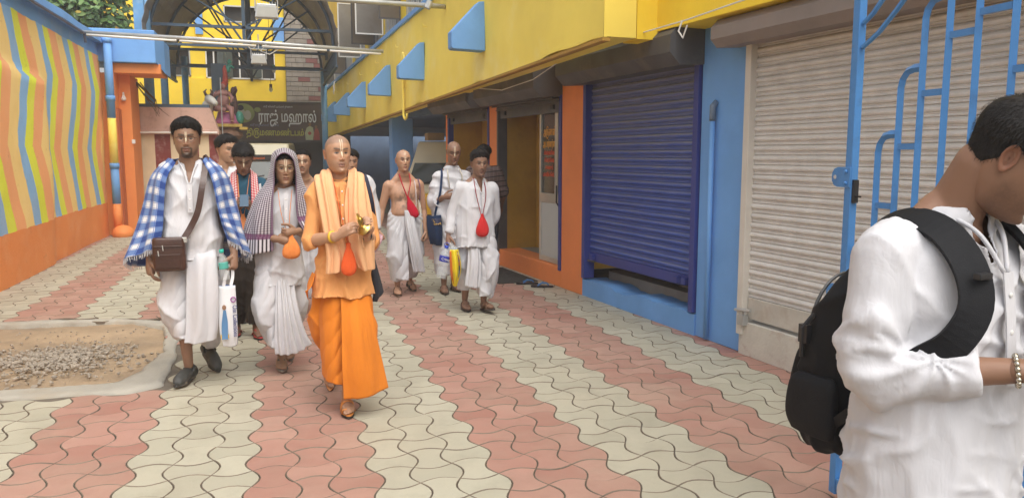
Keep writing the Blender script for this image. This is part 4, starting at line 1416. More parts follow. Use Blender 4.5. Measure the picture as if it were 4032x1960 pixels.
def rings(mb, tab, n=28, power=2.3):
    """horizontal loft: rows of (z, halfwidth, halfdepth, xoff, yoff), top to bottom or bottom to top, capped"""
    vs, fs = [], []
    for z, w, d, xo, yo in tab:
        for k in range(n):
            q = 2 * math.pi * k / n
            c, s = math.cos(q), math.sin(q)
            vs.append((xo + w * math.copysign(abs(c) ** (2 / power), c), yo + d * math.copysign(abs(s) ** (2 / power), s), z))
    m = len(tab)
    for i in range(m - 1):
        for k in range(n):
            fs.append((i * n + k, i * n + (k + 1) % n, (i + 1) * n + (k + 1) % n, (i + 1) * n + k))
    fs.append(tuple(range(n - 1, -1, -1)))
    fs.append(tuple((m - 1) * n + k for k in range(n)))
    if tab[0][0] > tab[-1][0]:
        fs = [tuple(reversed(f)) for f in fs]
    return mb._add(vs, fs)


def smooth_tab(tab, n):
    tab = [tuple(list(t) + [0] * (5 - len(t))) for t in tab]
    return [tuple(p) for p in catmull(tab, n)]


# ---------------------------------------------------------------- head
W_TAB = [(-.120, .002), (-.117, .020), (-.110, .034), (-.098, .044), (-.083, .052), (-.062, .0605), (-.04, .066), (-.02, .070), (0, .0725), (.02, .0745), (.045, .073), (.07, .066), (.088, .054), (.10, .039), (.108, .022), (.113, .002)]
F_TAB = [(-.120, .030), (-.117, .062), (-.110, .083), (-.098, .0895), (-.083, .0885), (-.062, .090), (-.04, .0885), (-.02, .0885), (0, .0885), (.02, .092), (.045, .0925), (.07, .083), (.088, .066), (.10, .046), (.108, .026), (.113, .002)]
B_TAB = [(-.120, -.010), (-.117, -.005), (-.110, .015), (-.098, .035), (-.083, .050), (-.062, .066), (-.04, .080), (-.02, .092), (0, .100), (.02, .104), (.045, .102), (.07, .090), (.088, .070), (.10, .048), (.108, .027), (.113, .002)]


def ga(x, c, s):
    return np.exp(-((x - c) / s) ** 2)


def head_grid(n=96, mf=104, mb_=40, jaw=1.0, nose=1.0, wide=1.0):
    t = np.linspace(0, 1, n)
    z = -.120 + .233 * (t * .86 + .14 * (.5 - .5 * np.cos(math.pi * t)))
    ph = np.concatenate([np.linspace(math.pi, 2 * math.pi, mf, endpoint=False), np.linspace(0, math.pi, mb_, endpoint=False)])
    w = np.interp(z, *zip(*W_TAB)) * wide
    f = np.interp(z, *zip(*F_TAB))
    b = np.interp(z, *zip(*B_TAB))
    k = np.ones(7) / 7
    for arr in (w, f, b):
        p = np.pad(arr, 3, mode='edge')
        arr[3:-3] = np.convolve(p, k, 'valid')[3:-3]
    w = w * (1 + (jaw - 1) * sm(.0, -.06, z))
    Z, PH = np.meshgrid(z, ph, indexing='ij')
    Wd, Fd, Bd = w[:, None], f[:, None], b[:, None]
    c, s = np.cos(PH), np.sin(PH)
    pw = 2 / (2.25 - .25 * sm(-.05, -.1, Z))
    X = Wd * np.sign(c) * np.abs(c) ** pw
    Y = np.where(s < 0, -Fd * np.abs(s) ** pw, Bd * np.abs(s) ** (2 / 2.1))
    ax = np.abs(X)
    front = sm(-.03, -.065, Y)
    d = np.zeros_like(X)
    d -= .0105 * ga(ax, .030, .016) * ga(Z, .006, .0125)            # sockets
    d += .0035 * ga(Z, .0235, .007) * ga(ax, .028, .022)            # brow ridge
    d -= .003 * ga(Z, .012, .006) * ga(X, 0, .012)                  # nasion
    d += .0065 * ga(ax, .0305, .0115) * ga(Z, .0035, .0070)         # eyeballs under the lids
    nz = np.interp(Z, [-.046, -.040, -.034, -.028, -.015, .0, .012, .02], [0, .006, .0185, .0205, .0155, .0085, .0035, 0]) * nose
    nw = np.interp(Z, [-.045, -.03, -.01, .012], [.0135, .0120, .0085, .0070])
    d += nz * ga(X, 0, nw)
    d += .0065 * nose * ga(ax, .0135, .0062) * ga(Z, -.0345, .0065)  # nostril wings
    d -= .004 * ga(ax, .007, .003) * ga(Z, -.0415, .0028)            # nostrils
    d += .0030 * ga(Z, -.049, .010) * ga(X, 0, .024)
    d += .0052 * ga(Z, -.0580, .0046) * ga(X, 0, .0185)
    d += .0058 * ga(Z, -.0705, .0056) * ga(X, 0, .0165)
    d -= .0048 * ga(Z, -.0640, .0020) * ga(X, 0, .0225)
    d -= .0030 * ga(Z, -.081, .005) * ga(X, 0, .018)
    d += .0050 * ga(Z, -.099, .010) * ga(X, 0, .018)
    d += .0045 * ga(ax, .047, .014) * ga(Z, -.013, .013)
    d -= .0030 * ga(ax, .043, .014) * ga(Z, -.052, .018)
    Y = Y - d * front
    return X, Y, Z, n, mf + mb_


def paint_head(X, Y, Z, s):
    """skin, lip, brow, eye and paste colours, with shade painted into facial recesses"""
    skin = np.array(s['skin']) * 1.0
    C = np.ones(X.shape + (3,)) * skin
    ax = np.abs(X)
    fr = sm(-.03, -.06, Y)
    q = np.stack([X.ravel(), Y.ravel(), Z.ravel()], 1)
    mott = (fbm(q * 60, 3, 3)).reshape(X.shape)[..., None]
    C = C * (1 + .10 * mott)
    red = np.array((1.10, .90, .86))

    def mixc(m, col):
        nonlocal C
        m = np.clip(m, 0, 1)[..., None]
        C = C * (1 - m) + np.array(col) * m

    mixc(.5 * fr * (ga(ax, .045, .016) * ga(Z, -.018, .014) + ga(X, 0, .012) * ga(Z, -.032, .01)), skin * red)
    mixc(.30 * fr * ga(ax, .031, .016) * ga(Z, -.008, .006), skin * .72)
    mixc(.6 * fr * ga(ax, .030, .018) * ga(Z, .014, .006), skin * .66)  # shade painted into the upper eye socket
    lip = s.get('lip', tuple(skin * np.array((.74, .44, .42))))
    mixc(.9 * fr * sm(.0245, .017, ax) * (ga(Z, -.0588, .0042) + ga(Z, -.0700, .0052)), lip)
    mixc(.95 * fr * sm(.0255, .019, ax) * ga(Z, -.0640, .0019), skin * .18)  # shade of the mouth groove painted as a dark line
    hc = s.get('hairc', (.015, .012, .010))
    bt = s.get('brow', .0048)
    bz = .0255 + .0055 * np.sin(np.clip((ax - .010) / .042, 0, 1) * math.pi * .75) - .002
    mixc(.95 * fr * sm(.008, .013, ax) * sm(.054, .044, ax) * np.exp(-((Z - bz) / bt) ** 2), hc)
    op = s.get('eye_open', .82)
    ex = (ax - .0305) / .0135
    ez = (Z - .0035) / (.0052 * op)
    almond = sm(1.15, .85, ex ** 2 + ez ** 2) * fr
    mixc(almond, (.33, .29, .26) if op > .4 else skin * .8)
    gx = s.get('gaze', 0.0)
    if op > .4:
        sx = X - np.sign(X) * .0305 - gx
        mixc(almond * sm(.0082, .0066, np.sqrt(sx ** 2 + (Z - .0040) ** 2)), (.018, .012, .010))
    lid = ga(Z, .0035 + .0054 * op * np.sqrt(np.clip(1 - ex ** 2, 0, 1)), .0024) * sm(1.3, .95, np.abs(ex)) * fr
    mixc(.9 * lid, (.02, .015, .012))
    mixc(.4 * ga(Z, .0035 - .0056 * op * np.sqrt(np.clip(1 - ex ** 2, 0, 1)), .0013) * sm(1.1, .9, np.abs(ex)) * fr, skin * .35)
    mixc(.6 * fr * ga(ax, .0075, .003) * ga(Z, -.0415, .0022), skin * .2)  # shade of the nostril openings painted in
    st = s.get('stubble', 0)
    if st:
        jawm = sm(-.030, -.06, Z - .35 * (ax - .045)) * sm(.0, -.035, Y - .01)
        must = fr * ga(Z, -.0515, .006) * sm(.034, .024, ax)
        nolip = 1 - .9 * fr * sm(.026, .018, ax) * (ga(Z, -.0588, .005) + ga(Z, -.070, .006))
        nz = .75 + .25 * fbm(q * 400, 1, 9).reshape(X.shape)
        mixc(st * np.clip(jawm + must, 0, 1) * nolip * nz, np.array(hc) * 1.2 + skin * .12)
    mu = s.get('moustache', 0)
    if mu:
        mixc(mu * fr * ga(Z, -.0510 - .25 * np.clip(ax - .012, 0, 1), .0042) * sm(.034, .026, ax) * (1 - .4 * ga(X, 0, .003)), hc)
    be = s.get('beard', 0)
    if be:
        m = fr * (ga(Z, -.094, .013) * sm(.036, .022, ax)) + fr * ga(ax, .030, .006) * sm(-.048, -.058, Z) * sm(-.105, -.09, Z)
        m2 = sm(-.098, -.112, Z) * sm(.05, .03, ax) * .8
        mixc(be * np.clip(m + m2, 0, 1), hc)
    sc = s.get('scalp', 0)
    if sc:
        hl = .060 - .22 * np.clip(ax - .035, 0, 1) - .9 * np.clip(Y + .035, 0, .10)
        m = sm(-.006, .010, Z - np.maximum(hl, -.055))
        mixc(sc * m * (.8 + .2 * fbm(q * 120, 2, 4).reshape(X.shape)), np.array((.10, .085, .078)) * .75 + skin * .30)
    ti = s.get('tilak', 0)
    if ti:
        paste = (.80, .72, .52)
        tw = s.get('tilak_w', .0052)
        top = s.get('tilak_top', .078)
        m = sm(.0022, .0010, np.abs(ax - tw * (1 + .25 * sm(.02, .08, Z)))) * sm(.012, .016, Z) * sm(top + .004, top - .004, Z)
        leaf = sm(.0048, .0032, ax / (1 + 0 * Z)) * sm(-.020, -.012, Z) * sm(.014, .008, Z) * sm(.0055, .003, ax + .25 * np.clip(-.006 - Z, 0, 1))
        mixc(ti * fr * np.clip(m + leaf, 0, 1), paste)
    return C


def ear_geo(side):
    mb = MB()
    n = 14
    rows = []
    prof = [(0, .2), (.010, .75), (.014, 1.0), (.0125, 1.04), (.009, .92), (.006, .62), (.007, .3), (.006, .02)]
    vs, fs = [], []
    for dx, k in prof:
        for i in range(n):
            q = 2 * math.pi * i / n
            yy, zz_ = math.cos(q) * .0165 * k, math.sin(q) * .030 * k
            if zz_ < 0:
                yy *= 1 - .3 * (-zz_ / .03)
            vs.append((side * (.0685 + dx * (.75 + .35 * (yy > 0)) * (.8 + .25 * (zz_ / .03))), .014 + yy + .10 * zz_, -.004 + zz_))
    m = len(prof)
    for i in range(m - 1):
        for k in range(n):
            q = (i * n + k, i * n + (k + 1) % n, (i + 1) * n + (k + 1) % n, (i + 1) * n + k)
            fs.append(q if side > 0 else q[::-1])
    fs.append(tuple((m - 1) * n + k for k in range(n)))
    return np.array(vs), fs


def head_parts(s):
    """returns verts, faces, colours of head + ears (local), and the hair shell or None"""
    X, Y, Z, n, m = head_grid(n=s.get('res', 96), jaw=s.get('jaw', 1.0), nose=s.get('nose', 1.0), wide=s.get('wide', 1.0))
    C = paint_head(X, Y, Z, s)
    v = np.stack([X.ravel(), Y.ravel(), Z.ravel()], 1)
    f = [(i * m + k, i * m + (k + 1) % m, (i + 1) * m + (k + 1) % m, (i + 1) * m + k) for i in range(n - 1) for k in range(m)]
    f.append(tuple(range(m - 1, -1, -1)))
    f.append(tuple((n - 1) * m + k for k in range(m)))
    c = C.reshape(-1, 3)
    for side in (-1, 1):
        ev, ef = ear_geo(side)
        ev[:, 0] *= s.get('wide', 1.0)
        o = len(v)
        v = np.vstack([v, ev])
        f += [tuple(i + o for i in q) for q in ef]
        ec = np.ones((len(ev), 3)) * np.array(s['skin']) * np.array((.98, .82, .78))
        ec[len(ev) - 4 * 14:] *= .8
        c = np.vstack([c, ec])
    hair = None
    hs = s.get('hair')
    if hs:
        T = hs.get('t', .022)
        q = np.stack([X.ravel(), Y.ravel(), Z.ravel()], 1)
        hl = hs.get('line', .062) - .35 * np.clip(np.abs(X) - .030, 0, 1) - hs.get('side', 1.0) * np.clip(Y + .045, 0, .14)
        hl = np.maximum(hl, hs.get('nape', -.065))
        hl = hl + .007 * fbm(q * np.array((110, 60, 60)), 2, 7).reshape(X.shape)
        earm = sm(.05, .065, np.abs(X)) * ga(Y, .008, .026) * sm(.030, .016, Z)
        mask = sm(-.004, .022, Z - hl) * (1 - .97 * earm)
        N = normals(q, f[: (n - 1) * m]).reshape(X.shape + (3,))
        st = fbm(np.stack([q[:, 0] * 150, q[:, 1] * 110, q[:, 2] * 70], 1), 2, 11).reshape(X.shape)
        cl = fbm(q * 55 + 3, 3, s.get('seed', 1)).reshape(X.shape)
        vol = 1 + hs.get('top', .5) * sm(.03, .09, Z) + hs.get('front', .3) * sm(-.03, -.07, Y) * sm(.05, .07, Z) - hs.get('fade', .6) * sm(.055, .0, Z)
        off = mask * T * vol * (1 + .10 * cl + .06 * st) - .004 * (1 - mask)
        hv = q + (N * off[..., None]).reshape(-1, 3)
        hf = []
        ms = mask
        for i in range(n - 1):
            for k in range(m):
                if ms[i, k] > .02 or ms[i + 1, k] > .02 or ms[i, (k + 1) % m] > .02:
                    hf.append((i * m + k, i * m + (k + 1) % m, (i + 1) * m + (k + 1) % m, (i + 1) * m + k))
        hf.append(tuple((n - 1) * m + k for k in range(m)))
        used = sorted({i for q_ in hf for i in q_})
        mp = {a: b for b, a in enumerate(used)}
        # loose strands combed over the shell so that its outline is not a smooth cap
        base = [tuple(p) for p in hv[used]]
        hf2 = [tuple(mp[i] for i in q_) for q_ in hf]
        r_ = np.random.default_rng(s.get('seed', 1))
        Nf, mf_ = N.reshape(-1, 3), mask.ravel()
        cand = np.nonzero((mf_ > .35))[0]
        wgt = np.clip(.3 + (q[cand, 2] + .06) * 6, .1, 1.5)
        pick = r_.choice(cand, size=hs.get('n', 1500), p=wgt / wgt.sum())
        for i_ in pick:
            p0, n_ = hv[i_], Nf[i_]
            comb = np.array((hs.get('part', .35) + .3 * np.sign(q[i_, 0]) * (q[i_, 2] < .07), -.55 if q[i_, 2] > .05 and q[i_, 1] < .03 else .15, -.9 * (q[i_, 2] < .085))) + r_.normal(0, .28, 3)
            t_ = comb - n_ * (comb @ n_)
            t_ /= np.linalg.norm(t_) + 1e-6
            L_ = hs.get('len', .022) * r_.uniform(.6, 1.3) * mf_[i_]
            sd = np.cross(n_, t_) * hs.get('w', .0010)
            a0, a1 = p0 - n_ * .002, p0 + t_ * L_ * .55 + n_ * (hs.get('lift', .0035) + .003 * r_.random())
            a2 = p0 + t_ * L_ + n_ * (.0005 + hs.get('lift', .0035) * r_.random())
            o_ = len(base)
            base += [tuple(a0 - sd), tuple(a0 + sd), tuple(a1 + sd), tuple(a1 - sd), tuple(a2)]
            hf2 += [(o_, o_ + 1, o_ + 2, o_ + 3), (o_ + 3, o_ + 2, o_ + 4)]
        hair = (np.array(base), hf2)
    return v, f, c, hair


# ---------------------------------------------------------------- hand
def hand_geo(side, curl=(18, 28, 18), thumb=(.55, .25), spread=.0, per=None):
    """side 'a' = viewer's left (the person's right hand). Local: wrist at 0, fingers -z, thumb -y, palm +x ('a')"""
    mb = MB()
    limb(mb, [(0, 0, .03), (0, 0, -.01), (0, -.002, -.045), (0, 0, -.082)], [.024, .026, .030, .030], 12)
    for yo in (-.026, -.008, .010, .027):
        limb(mb, [(0, yo * .6, -.02), (0, yo, -.085)], [.013, .0125], 10)
    fing = [(-.030, .070), (-.010, .079), (.011, .073), (.030, .057)]
    for i, (yo, L) in enumerate(fing):
        cu = per[i] if per else curl
        p = np.array((0, yo, -.086))
        a = 0
        pts = [p.copy()]
        for seg, (k, c) in enumerate(zip((.46, .31, .25), cu)):
            a += R(c)
            p = p + np.array((math.sin(a), spread * yo * 6, -math.cos(a))) * L * k
            pts.append(p.copy())
        limb(mb, pts, [.0098, .0092, .0085, .0070], 10, 3)
    t0 = np.array((.004, -.026, -.022))
    t1 = t0 + np.array((.012 + .02 * thumb[1], -.026 * (1 + thumb[0]) * .7, -.030))
    t2 = t1 + np.array((.010 + .03 * thumb[1], -.012 * thumb[0], -.030))
    t3 = t2 + np.array((.012 * thumb[1], -.002, -.022))
    limb(mb, [t0, t1, t2, t3], [.016, .0125, .0105, .0085], 10, 3)
    v, f = fuse(mb, .0038, 2)
    if side == 'b':
        v = v * np.array((-1, 1, 1))
        f = [q[::-1] for q in f]
    return v, f


def place_hand(v, side, wrist, d, t, scale=1.0):
    d = np.array(d, float)
    d /= np.linalg.norm(d)
    t = np.array(t, float)
    t = t - d * (t @ d)
    t /= np.linalg.norm(t)
    zax, yax = -d, -t
    xax = np.cross(yax, zax)
    M = np.stack([xax, yax, zax], 1)
    return (v * scale) @ M.T + np.array(wrist)


# ---------------------------------------------------------------- materials for people
def skin_mat():
    g = NT('skin')
    a = g.n('VertexColor', layer_name='Col')
    pos = g.n('TexCoord').outputs['Object']
    c = g.mix(g.rng(g.noise(pos, 22, 4), .35, .7, 0, .22), a.outputs[0], g.mix(1, a.outputs[0], (.82, .74, .72), 'MULTIPLY'))
    g.bump(g.noise(pos, 260, 2), .12, .002)
    g.b.inputs['Subsurface Weight'].default_value = .08
    g.b.inputs['Subsurface Radius'].default_value = (.02, .008, .004)
    g.b.inputs['Subsurface Scale'].default_value = .4
    return g.done(c, .52)


m_skin = skin_mat()
g = NT('black_hair')
tc = g.n('TexCoord').outputs['Object']
mp = g.n('Mapping')
mp.inputs['Scale'].default_value = (1.0, .6, .3)
g.l(tc, mp.inputs[0])
hn = g.noise(mp.outputs[0], 260, 4, .7)
g.bump(hn, .5, .004)
m_hair = g.done(g.mix(hn, (.005, .0045, .004), (.020, .017, .016)), .6)
g.b.inputs['Specular IOR Level'].default_value = .3


def cloth(name, col, var=.06, rough=.85, weave=900, crease=.24, scale=13, sheen=.12, streak=None):
    if name in _MATS:
        return _MATS[name]
    g = NT(name)
    tc = g.n('TexCoord').outputs['Object']
    f = g.noise(tc, 4, 3)
    c = g.mix(g.rng(f, .3, .7), dark(col, 1 - var), col)
    if streak:
        mp = g.n('Mapping')
        mp.inputs['Scale'].default_value = (3, 3, .4)
        g.l(tc, mp.inputs[0])
        c = g.mix(g.rng(g.noise(mp.outputs[0], 6, 4), .4, .75, 0, .6), c, streak)
    # soft crumple relief: warped ridges, plus thread grain
    w = g.n('TexNoise')
    w.inputs['Scale'].default_value = scale
    w.inputs['Detail'].default_value = 3
    w.inputs['Distortion'].default_value = 1.2
    mpw = g.n('Mapping')
    mpw.inputs['Scale'].default_value = (1.3, 1.3, .6)
    mpw.inputs['Rotation'].default_value = (0, .5, 0)
    g.l(tc, mpw.inputs[0])
    g.l(mpw.outputs[0], w.inputs['Vector'])
    rid = g.math('ABSOLUTE', g.math('SUBTRACT', w.outputs['Fac'], .5))
    mp2 = g.n('Mapping')
    mp2.inputs['Scale'].default_value = (1, 1, .22)
    g.l(tc, mp2.inputs[0])
    h = g.math('ADD', g.math('MULTIPLY', rid, 1.2), g.math('ADD', g.math('MULTIPLY', g.noise(mp2.outputs[0], 17, 4, .6), 1.6), g.math('MULTIPLY', g.noise(tc, weave, 1), .03)))
    g.bump(h, crease, .014)
    g.b.inputs['Sheen Weight'].default_value = sheen * .4
    g.b.inputs['Specular IOR Level'].default_value = .15
    _MATS[name] = g.done(c, rough)
    return _MATS[name]


m_white = cloth('white_cotton', (.62, .62, .645), .03)
m_white2 = cloth('soft_white_cotton', (.61, .61, .635), .04, crease=.26, scale=12)


def person_root(label, x, y, rz=0.0, group='people walking through the yard', sx=1.0):
    o = thing('person', label, 'person', (x, y, 0), rz, group)
    o.scale = (sx, sx ** .5, 1)
    return o


def prop(name, label, cat, root, group=None):
    o = thing(name, label, cat, tuple(root.location), root.rotation_euler.z, group)
    o.scale = root.scale
    return o


def rot_head(v, c, pitch=0, yaw=0, roll=0, scale=1.0, pivot=(0, .015, -.085)):
    Mx = Matrix.Rotation(R(yaw), 3, 'Z') @ Matrix.Rotation(R(pitch), 3, 'X') @ Matrix.Rotation(R(roll), 3, 'Y')
    M = np.array(Mx)
    pv = np.array(pivot)
    return ((v - pv) @ M.T + pv) * scale + np.array(c)


def make_body(root, s, J, hands, label=None):
    """one continuous body: trunk, limbs, feet fused; head and hands grown on; J: joints (viewer's left = a, right = b)"""
    skin = np.array(s['skin'])
    k = s.get('k', 1.0)                # bulk
    mb = MB()
    nk, pz = J['neck'], J['pelvis']
    sa, sb = np.array(J['sh_a']), np.array(J['sh_b'])
    cx, cy = (sa + sb)[:2] / 2
    zs, zp = (sa[2] + sb[2]) / 2, pz[2]
    hw = abs(sb[0] - sa[0]) / 2
    L = zs - zp
    tab = []
    for t, w, d, by in ((-.20, .140, .100, .0), (-.06, .165, .118, .005), (.08, .160, .112, .0), (.28, .142, .098, -.004), (.50, .150, .108, -.004), (.72, .165, .118, -.004), (.88, .160, .104, .002), (1.0, .135, .082, .006), (1.08, .080, .062, .01), (1.16, .055, .055, .01)):
        be = s.get('belly', 0) * math.exp(-((t - .18) / .22) ** 2)
        u = np.clip(t, 0, 1)
        tab.append((zp + L * t, w * k + be * .4, d * k + be, pz[0] + (cx - pz[0]) * u, pz[1] + (cy - pz[1]) * u + by - be * .6))
    rings(mb, smooth_tab(tab, 30), 26, 2.3)
    hc = np.array(J['head'])
    limb(mb, [(nk[0], nk[1] + .01, nk[2] - .05), nk, tuple(hc + np.array((0, .012, -.03)))], [.070 * k, .061 * k, .058 * (.6 + .4 * k)], 16)
    for q, sh in (('a', sa), ('b', sb)):
        sg = -1 if q == 'a' else 1
        el, wr = np.array(J['el_' + q]), np.array(J['wr_' + q])
        limb(mb, [(nk[0] + sg * .03, nk[1] + .015, nk[2] + .01), (sh + np.array((-sg * .06, .008, .02)))], [.045, .044], 12)
        limb(mb, [sh + np.array((-sg * .07, 0, -.02)), sh], [.062 * k, .060 * k], 14)
        limb(mb, [sh + np.array((0, 0, 0)), sh * .45 + el * .55, el], [.056 * k, .047 * k, .040 * k], 14)
        limb(mb, [el, el * .65 + wr * .35, wr], [.040 * k, .040 * k, .0265], 14)
        hp, kn, an = np.array(J['hip_' + q]), np.array(J['kn_' + q]), np.array(J['an_' + q])
        limb(mb, [hp, hp * .5 + kn * .5, kn], [.090 * k, .075 * k, .054], 14)
        limb(mb, [kn, kn * .7 + an * .3, an], [.052, .054, .034], 14)
        # foot: heel, instep, ball, toes; J['ft_'] = (heading in degrees, pitch in degrees: heel lifted)
        hd, pi_ = J['ft_' + q]
        Mf = np.array(Matrix.Rotation(R(hd), 3, 'Z') @ Matrix.Rotation(R(pi_), 3, 'X'))
        if J.get('shod_' + q):
            continue
        P = lambda x, y, z: tuple(an + Mf @ np.array((x, y, z)))
        limb(mb, [P(0, .035, -.045), P(0, 0, -.035), P(0, -.05, -.045), P(0, -.10, -.058), P(0, -.135, -.062)], [.027, .036, .034, .027, .020], 12)
        limb(mb, [P(.022 * sg, -.02, -.05), P(.030 * sg, -.11, -.062)], [.022, .019], 10)
        limb(mb, [P(-.018 * sg, -.02, -.045), P(-.026 * sg, -.12, -.060)], [.022, .020], 10)
        limb(mb, [P(0, .03, -.056), P(0, -.05, -.062)], [.024, .022], 10)
        for i, (tx, ty, r) in enumerate(((-.030, -.172, .0125), (-.010, -.172, .0095), (.006, -.164, .009), (.020, -.153, .0085), (.033, -.140, .008))):
            limb(mb, [P(tx * sg * .9, ty + .05, -.064), P(tx * sg, ty, -.069)], [r * 1.1, r], 8)
    for e in s.get('extra', ()):
        limb(mb, *e)
    v, f = fuse(mb, s.get('voxel', .0085), 3)
    q = v * 1.0
    c = np.ones((len(v), 3)) * skin * (1 + .08 * fbm(q * 9, 3, 2))[:, None]
    # palms / knuckles / elbows are a touch darker
    for q_ in 'ab':
        c *= (1 - .18 * np.exp(-np.sum((v - np.array(J['el_' + q_])) ** 2, 1) / .045 ** 2))[:, None]
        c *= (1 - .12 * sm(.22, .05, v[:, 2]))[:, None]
    if s.get('chest_hair'):
        N = normals(v, f)
        m = s['chest_hair'] * sm(.0, -.5, N[:, 1]) * np.exp(-((np.abs(v[:, 0] - cx) - .03) / .10) ** 2) * np.exp(-((v[:, 2] - (zs - .17)) / .10) ** 2) * sm(-.2, .25, fbm(v * np.array((38, 38, 26)), 3, 8))
        c = c * (1 - m[:, None]) + np.array((.02, .016, .014)) * m[:, None]
    hv, hf, hcol, hair = head_parts(s)
    hr = dict(pitch=s.get('pitch', 0), yaw=s.get('yaw', 0), roll=s.get('roll', 0), scale=s.get('hs', 1.0))
    hv = rot_head(hv, hc, **hr)
    f = list(f) + [tuple(i + len(v) for i in q_) for q_ in hf]
    v = np.vstack([v, hv])
    c = np.vstack([c, hcol])
    for q_, hd in hands.items():
        gv, gf = hand_geo(q_, hd.get('curl', (18, 28, 18)), hd.get('thumb', (.55, .25)), hd.get('spread', 0), hd.get('per'))
        gv = place_hand(gv, q_, J['wr_' + q_], hd['d'], hd['t'], hd.get('s', 1.0))
        f += [tuple(i + len(v) for i in q2) for q2 in gf]
        v = np.vstack([v, gv])
        gc = np.ones((len(gv), 3)) * skin * .93
        c = np.vstack([c, gc])
    body = mesh_obj('body', v, f, m_skin, root, col=c)
    if hair:
        mesh_obj('hair', rot_head(hair[0], hc, **hr), hair[1], m_hair, root)
    return body


def on_head(s, J, pts):
    """head-local points to person-local"""
    return rot_head(np.array(pts, float), np.array(J['head']), s.get('pitch', 0), s.get('yaw', 0), s.get('roll', 0), s.get('hs', 1.0))


def glasses(root, s, J, m, r=.021):
    mb = MB()
    for sx in (-1, 1):
        pts = [(sx * .031 + r * 1.12 * math.cos(q), -.103 + .010 * abs(math.cos(q) * sx + 0) * 0 + .0, .0035 + r * .92 * math.sin(q)) for q in np.linspace(0, 2 * math.pi, 22)]
        mb.tube([tuple(p) for p in on_head(s, J, pts)], .0012, 5, cap=False)
        mb.tube([tuple(p) for p in on_head(s, J, [(sx * (.031 + r * 1.1), -.103, .008), (sx * .070, -.085, .010), (sx * .076, .0, .008)])], .0013, 5)
    mb.tube([tuple(p) for p in on_head(s, J, [(-.010, -.103, .006), (0, -.107, .009), (.010, -.103, .006)])], .0012, 5)
    o = mb.build('glasses', m, None, smooth=True)
    o.parent = root
    return o


# ---------------------------------------------------------------- clothing
def wrinkle(v, f, amp=.006, freq=(9, 9, 4.5), seed=1, rid=True):
    """drape: hanging flutes that deepen towards the hem, plus patches of narrow slanting creases"""
    N = normals(v, f)
    k = freq[0] / 9.0
    w = fbm(v * 2.6 * k, 2, seed)
    w2 = fbm(v * 6.5 * k + 9, 2, seed + 3)
    z0, z1 = v[:, 2].min(), v[:, 2].max()
    hf = sm(.15, 1.0, (z1 - v[:, 2]) / (z1 - z0 + 1e-6))
    th = np.arctan2(v[:, 0] - np.median(v[:, 0]), v[:, 1] - np.median(v[:, 1]))
    d = .45 * fbm(v * np.array(freq) * .7, 2, seed + 1)
    d = d + (.12 + .9 * hf) * ((.5 + .5 * np.sin(7 * th + 3.5 * w)) ** 2 + .6 * (.5 + .5 * np.sin(15 * th + 5 * w + w2)) ** 3 - .55)
    for i, (a, c, b) in enumerate(((30, 9, 17), (-28, 8, 19), (12, 6, 46))):
        t = v[:, 0] * a * k + v[:, 1] * c * k + v[:, 2] * b * k + 3.4 * w + 1.4 * w2 + i * 1.7
        m = sm(.0, .35, fbm(v * 3.1 * k + 31 * i, 2, seed + 7 + i))
        d = d + m * ((1 - np.abs(np.sin(t * .5))) ** 2 * 1.5 - .35)
    return v + N * (amp * 1.45 * d)[:, None]


def garment(root, name, mb, material, voxel=.010, smooth=5, amp=.006, freq=(9, 9, 4.5), seed=1, cut=None, folds=None, hem=None, cuffs=()):
    v, f = fuse(mb, voxel, smooth)
    if folds is not None:
        N = normals(v, f)
        v = v + N * folds(v, N)[:, None]
    v = wrinkle(v, f, amp, freq, seed)
    kill = np.zeros(len(v), bool)
    if cut is not None:
        v, k_ = cut(v, voxel)
        kill |= k_
    if hem is not None:           # open lower edge, gently wavy
        hz = hem + .006 * np.sin(v[:, 0] * 21 + seed) + .004 * np.sin(v[:, 1] * 33)
        low = v[:, 2] < hz
        near = (np.abs(v[:, 2] - hz) < voxel * .75)
        v[near, 2] = hz[near]
        kill |= low & ~near
    for c, d in cuffs:            # open sleeve end: plane through c facing along d
        d = np.array(d, float)
        d /= np.linalg.norm(d)
        r = v - np.array(c)
        t = r @ d
        near_c = (np.linalg.norm(r - np.outer(t, d), axis=1) < .075) & (np.abs(t) < .09)
        on = near_c & (np.abs(t) < voxel * .75)
        v[on] -= np.outer(t[on], d)
        kill |= near_c & (t > voxel * .75)
    f = [q for q in f if not any(kill[i] for i in q)]
    return mesh_obj(name, v, f, material, root, solid=.0035 if (hem is not None or cuffs) else 0)


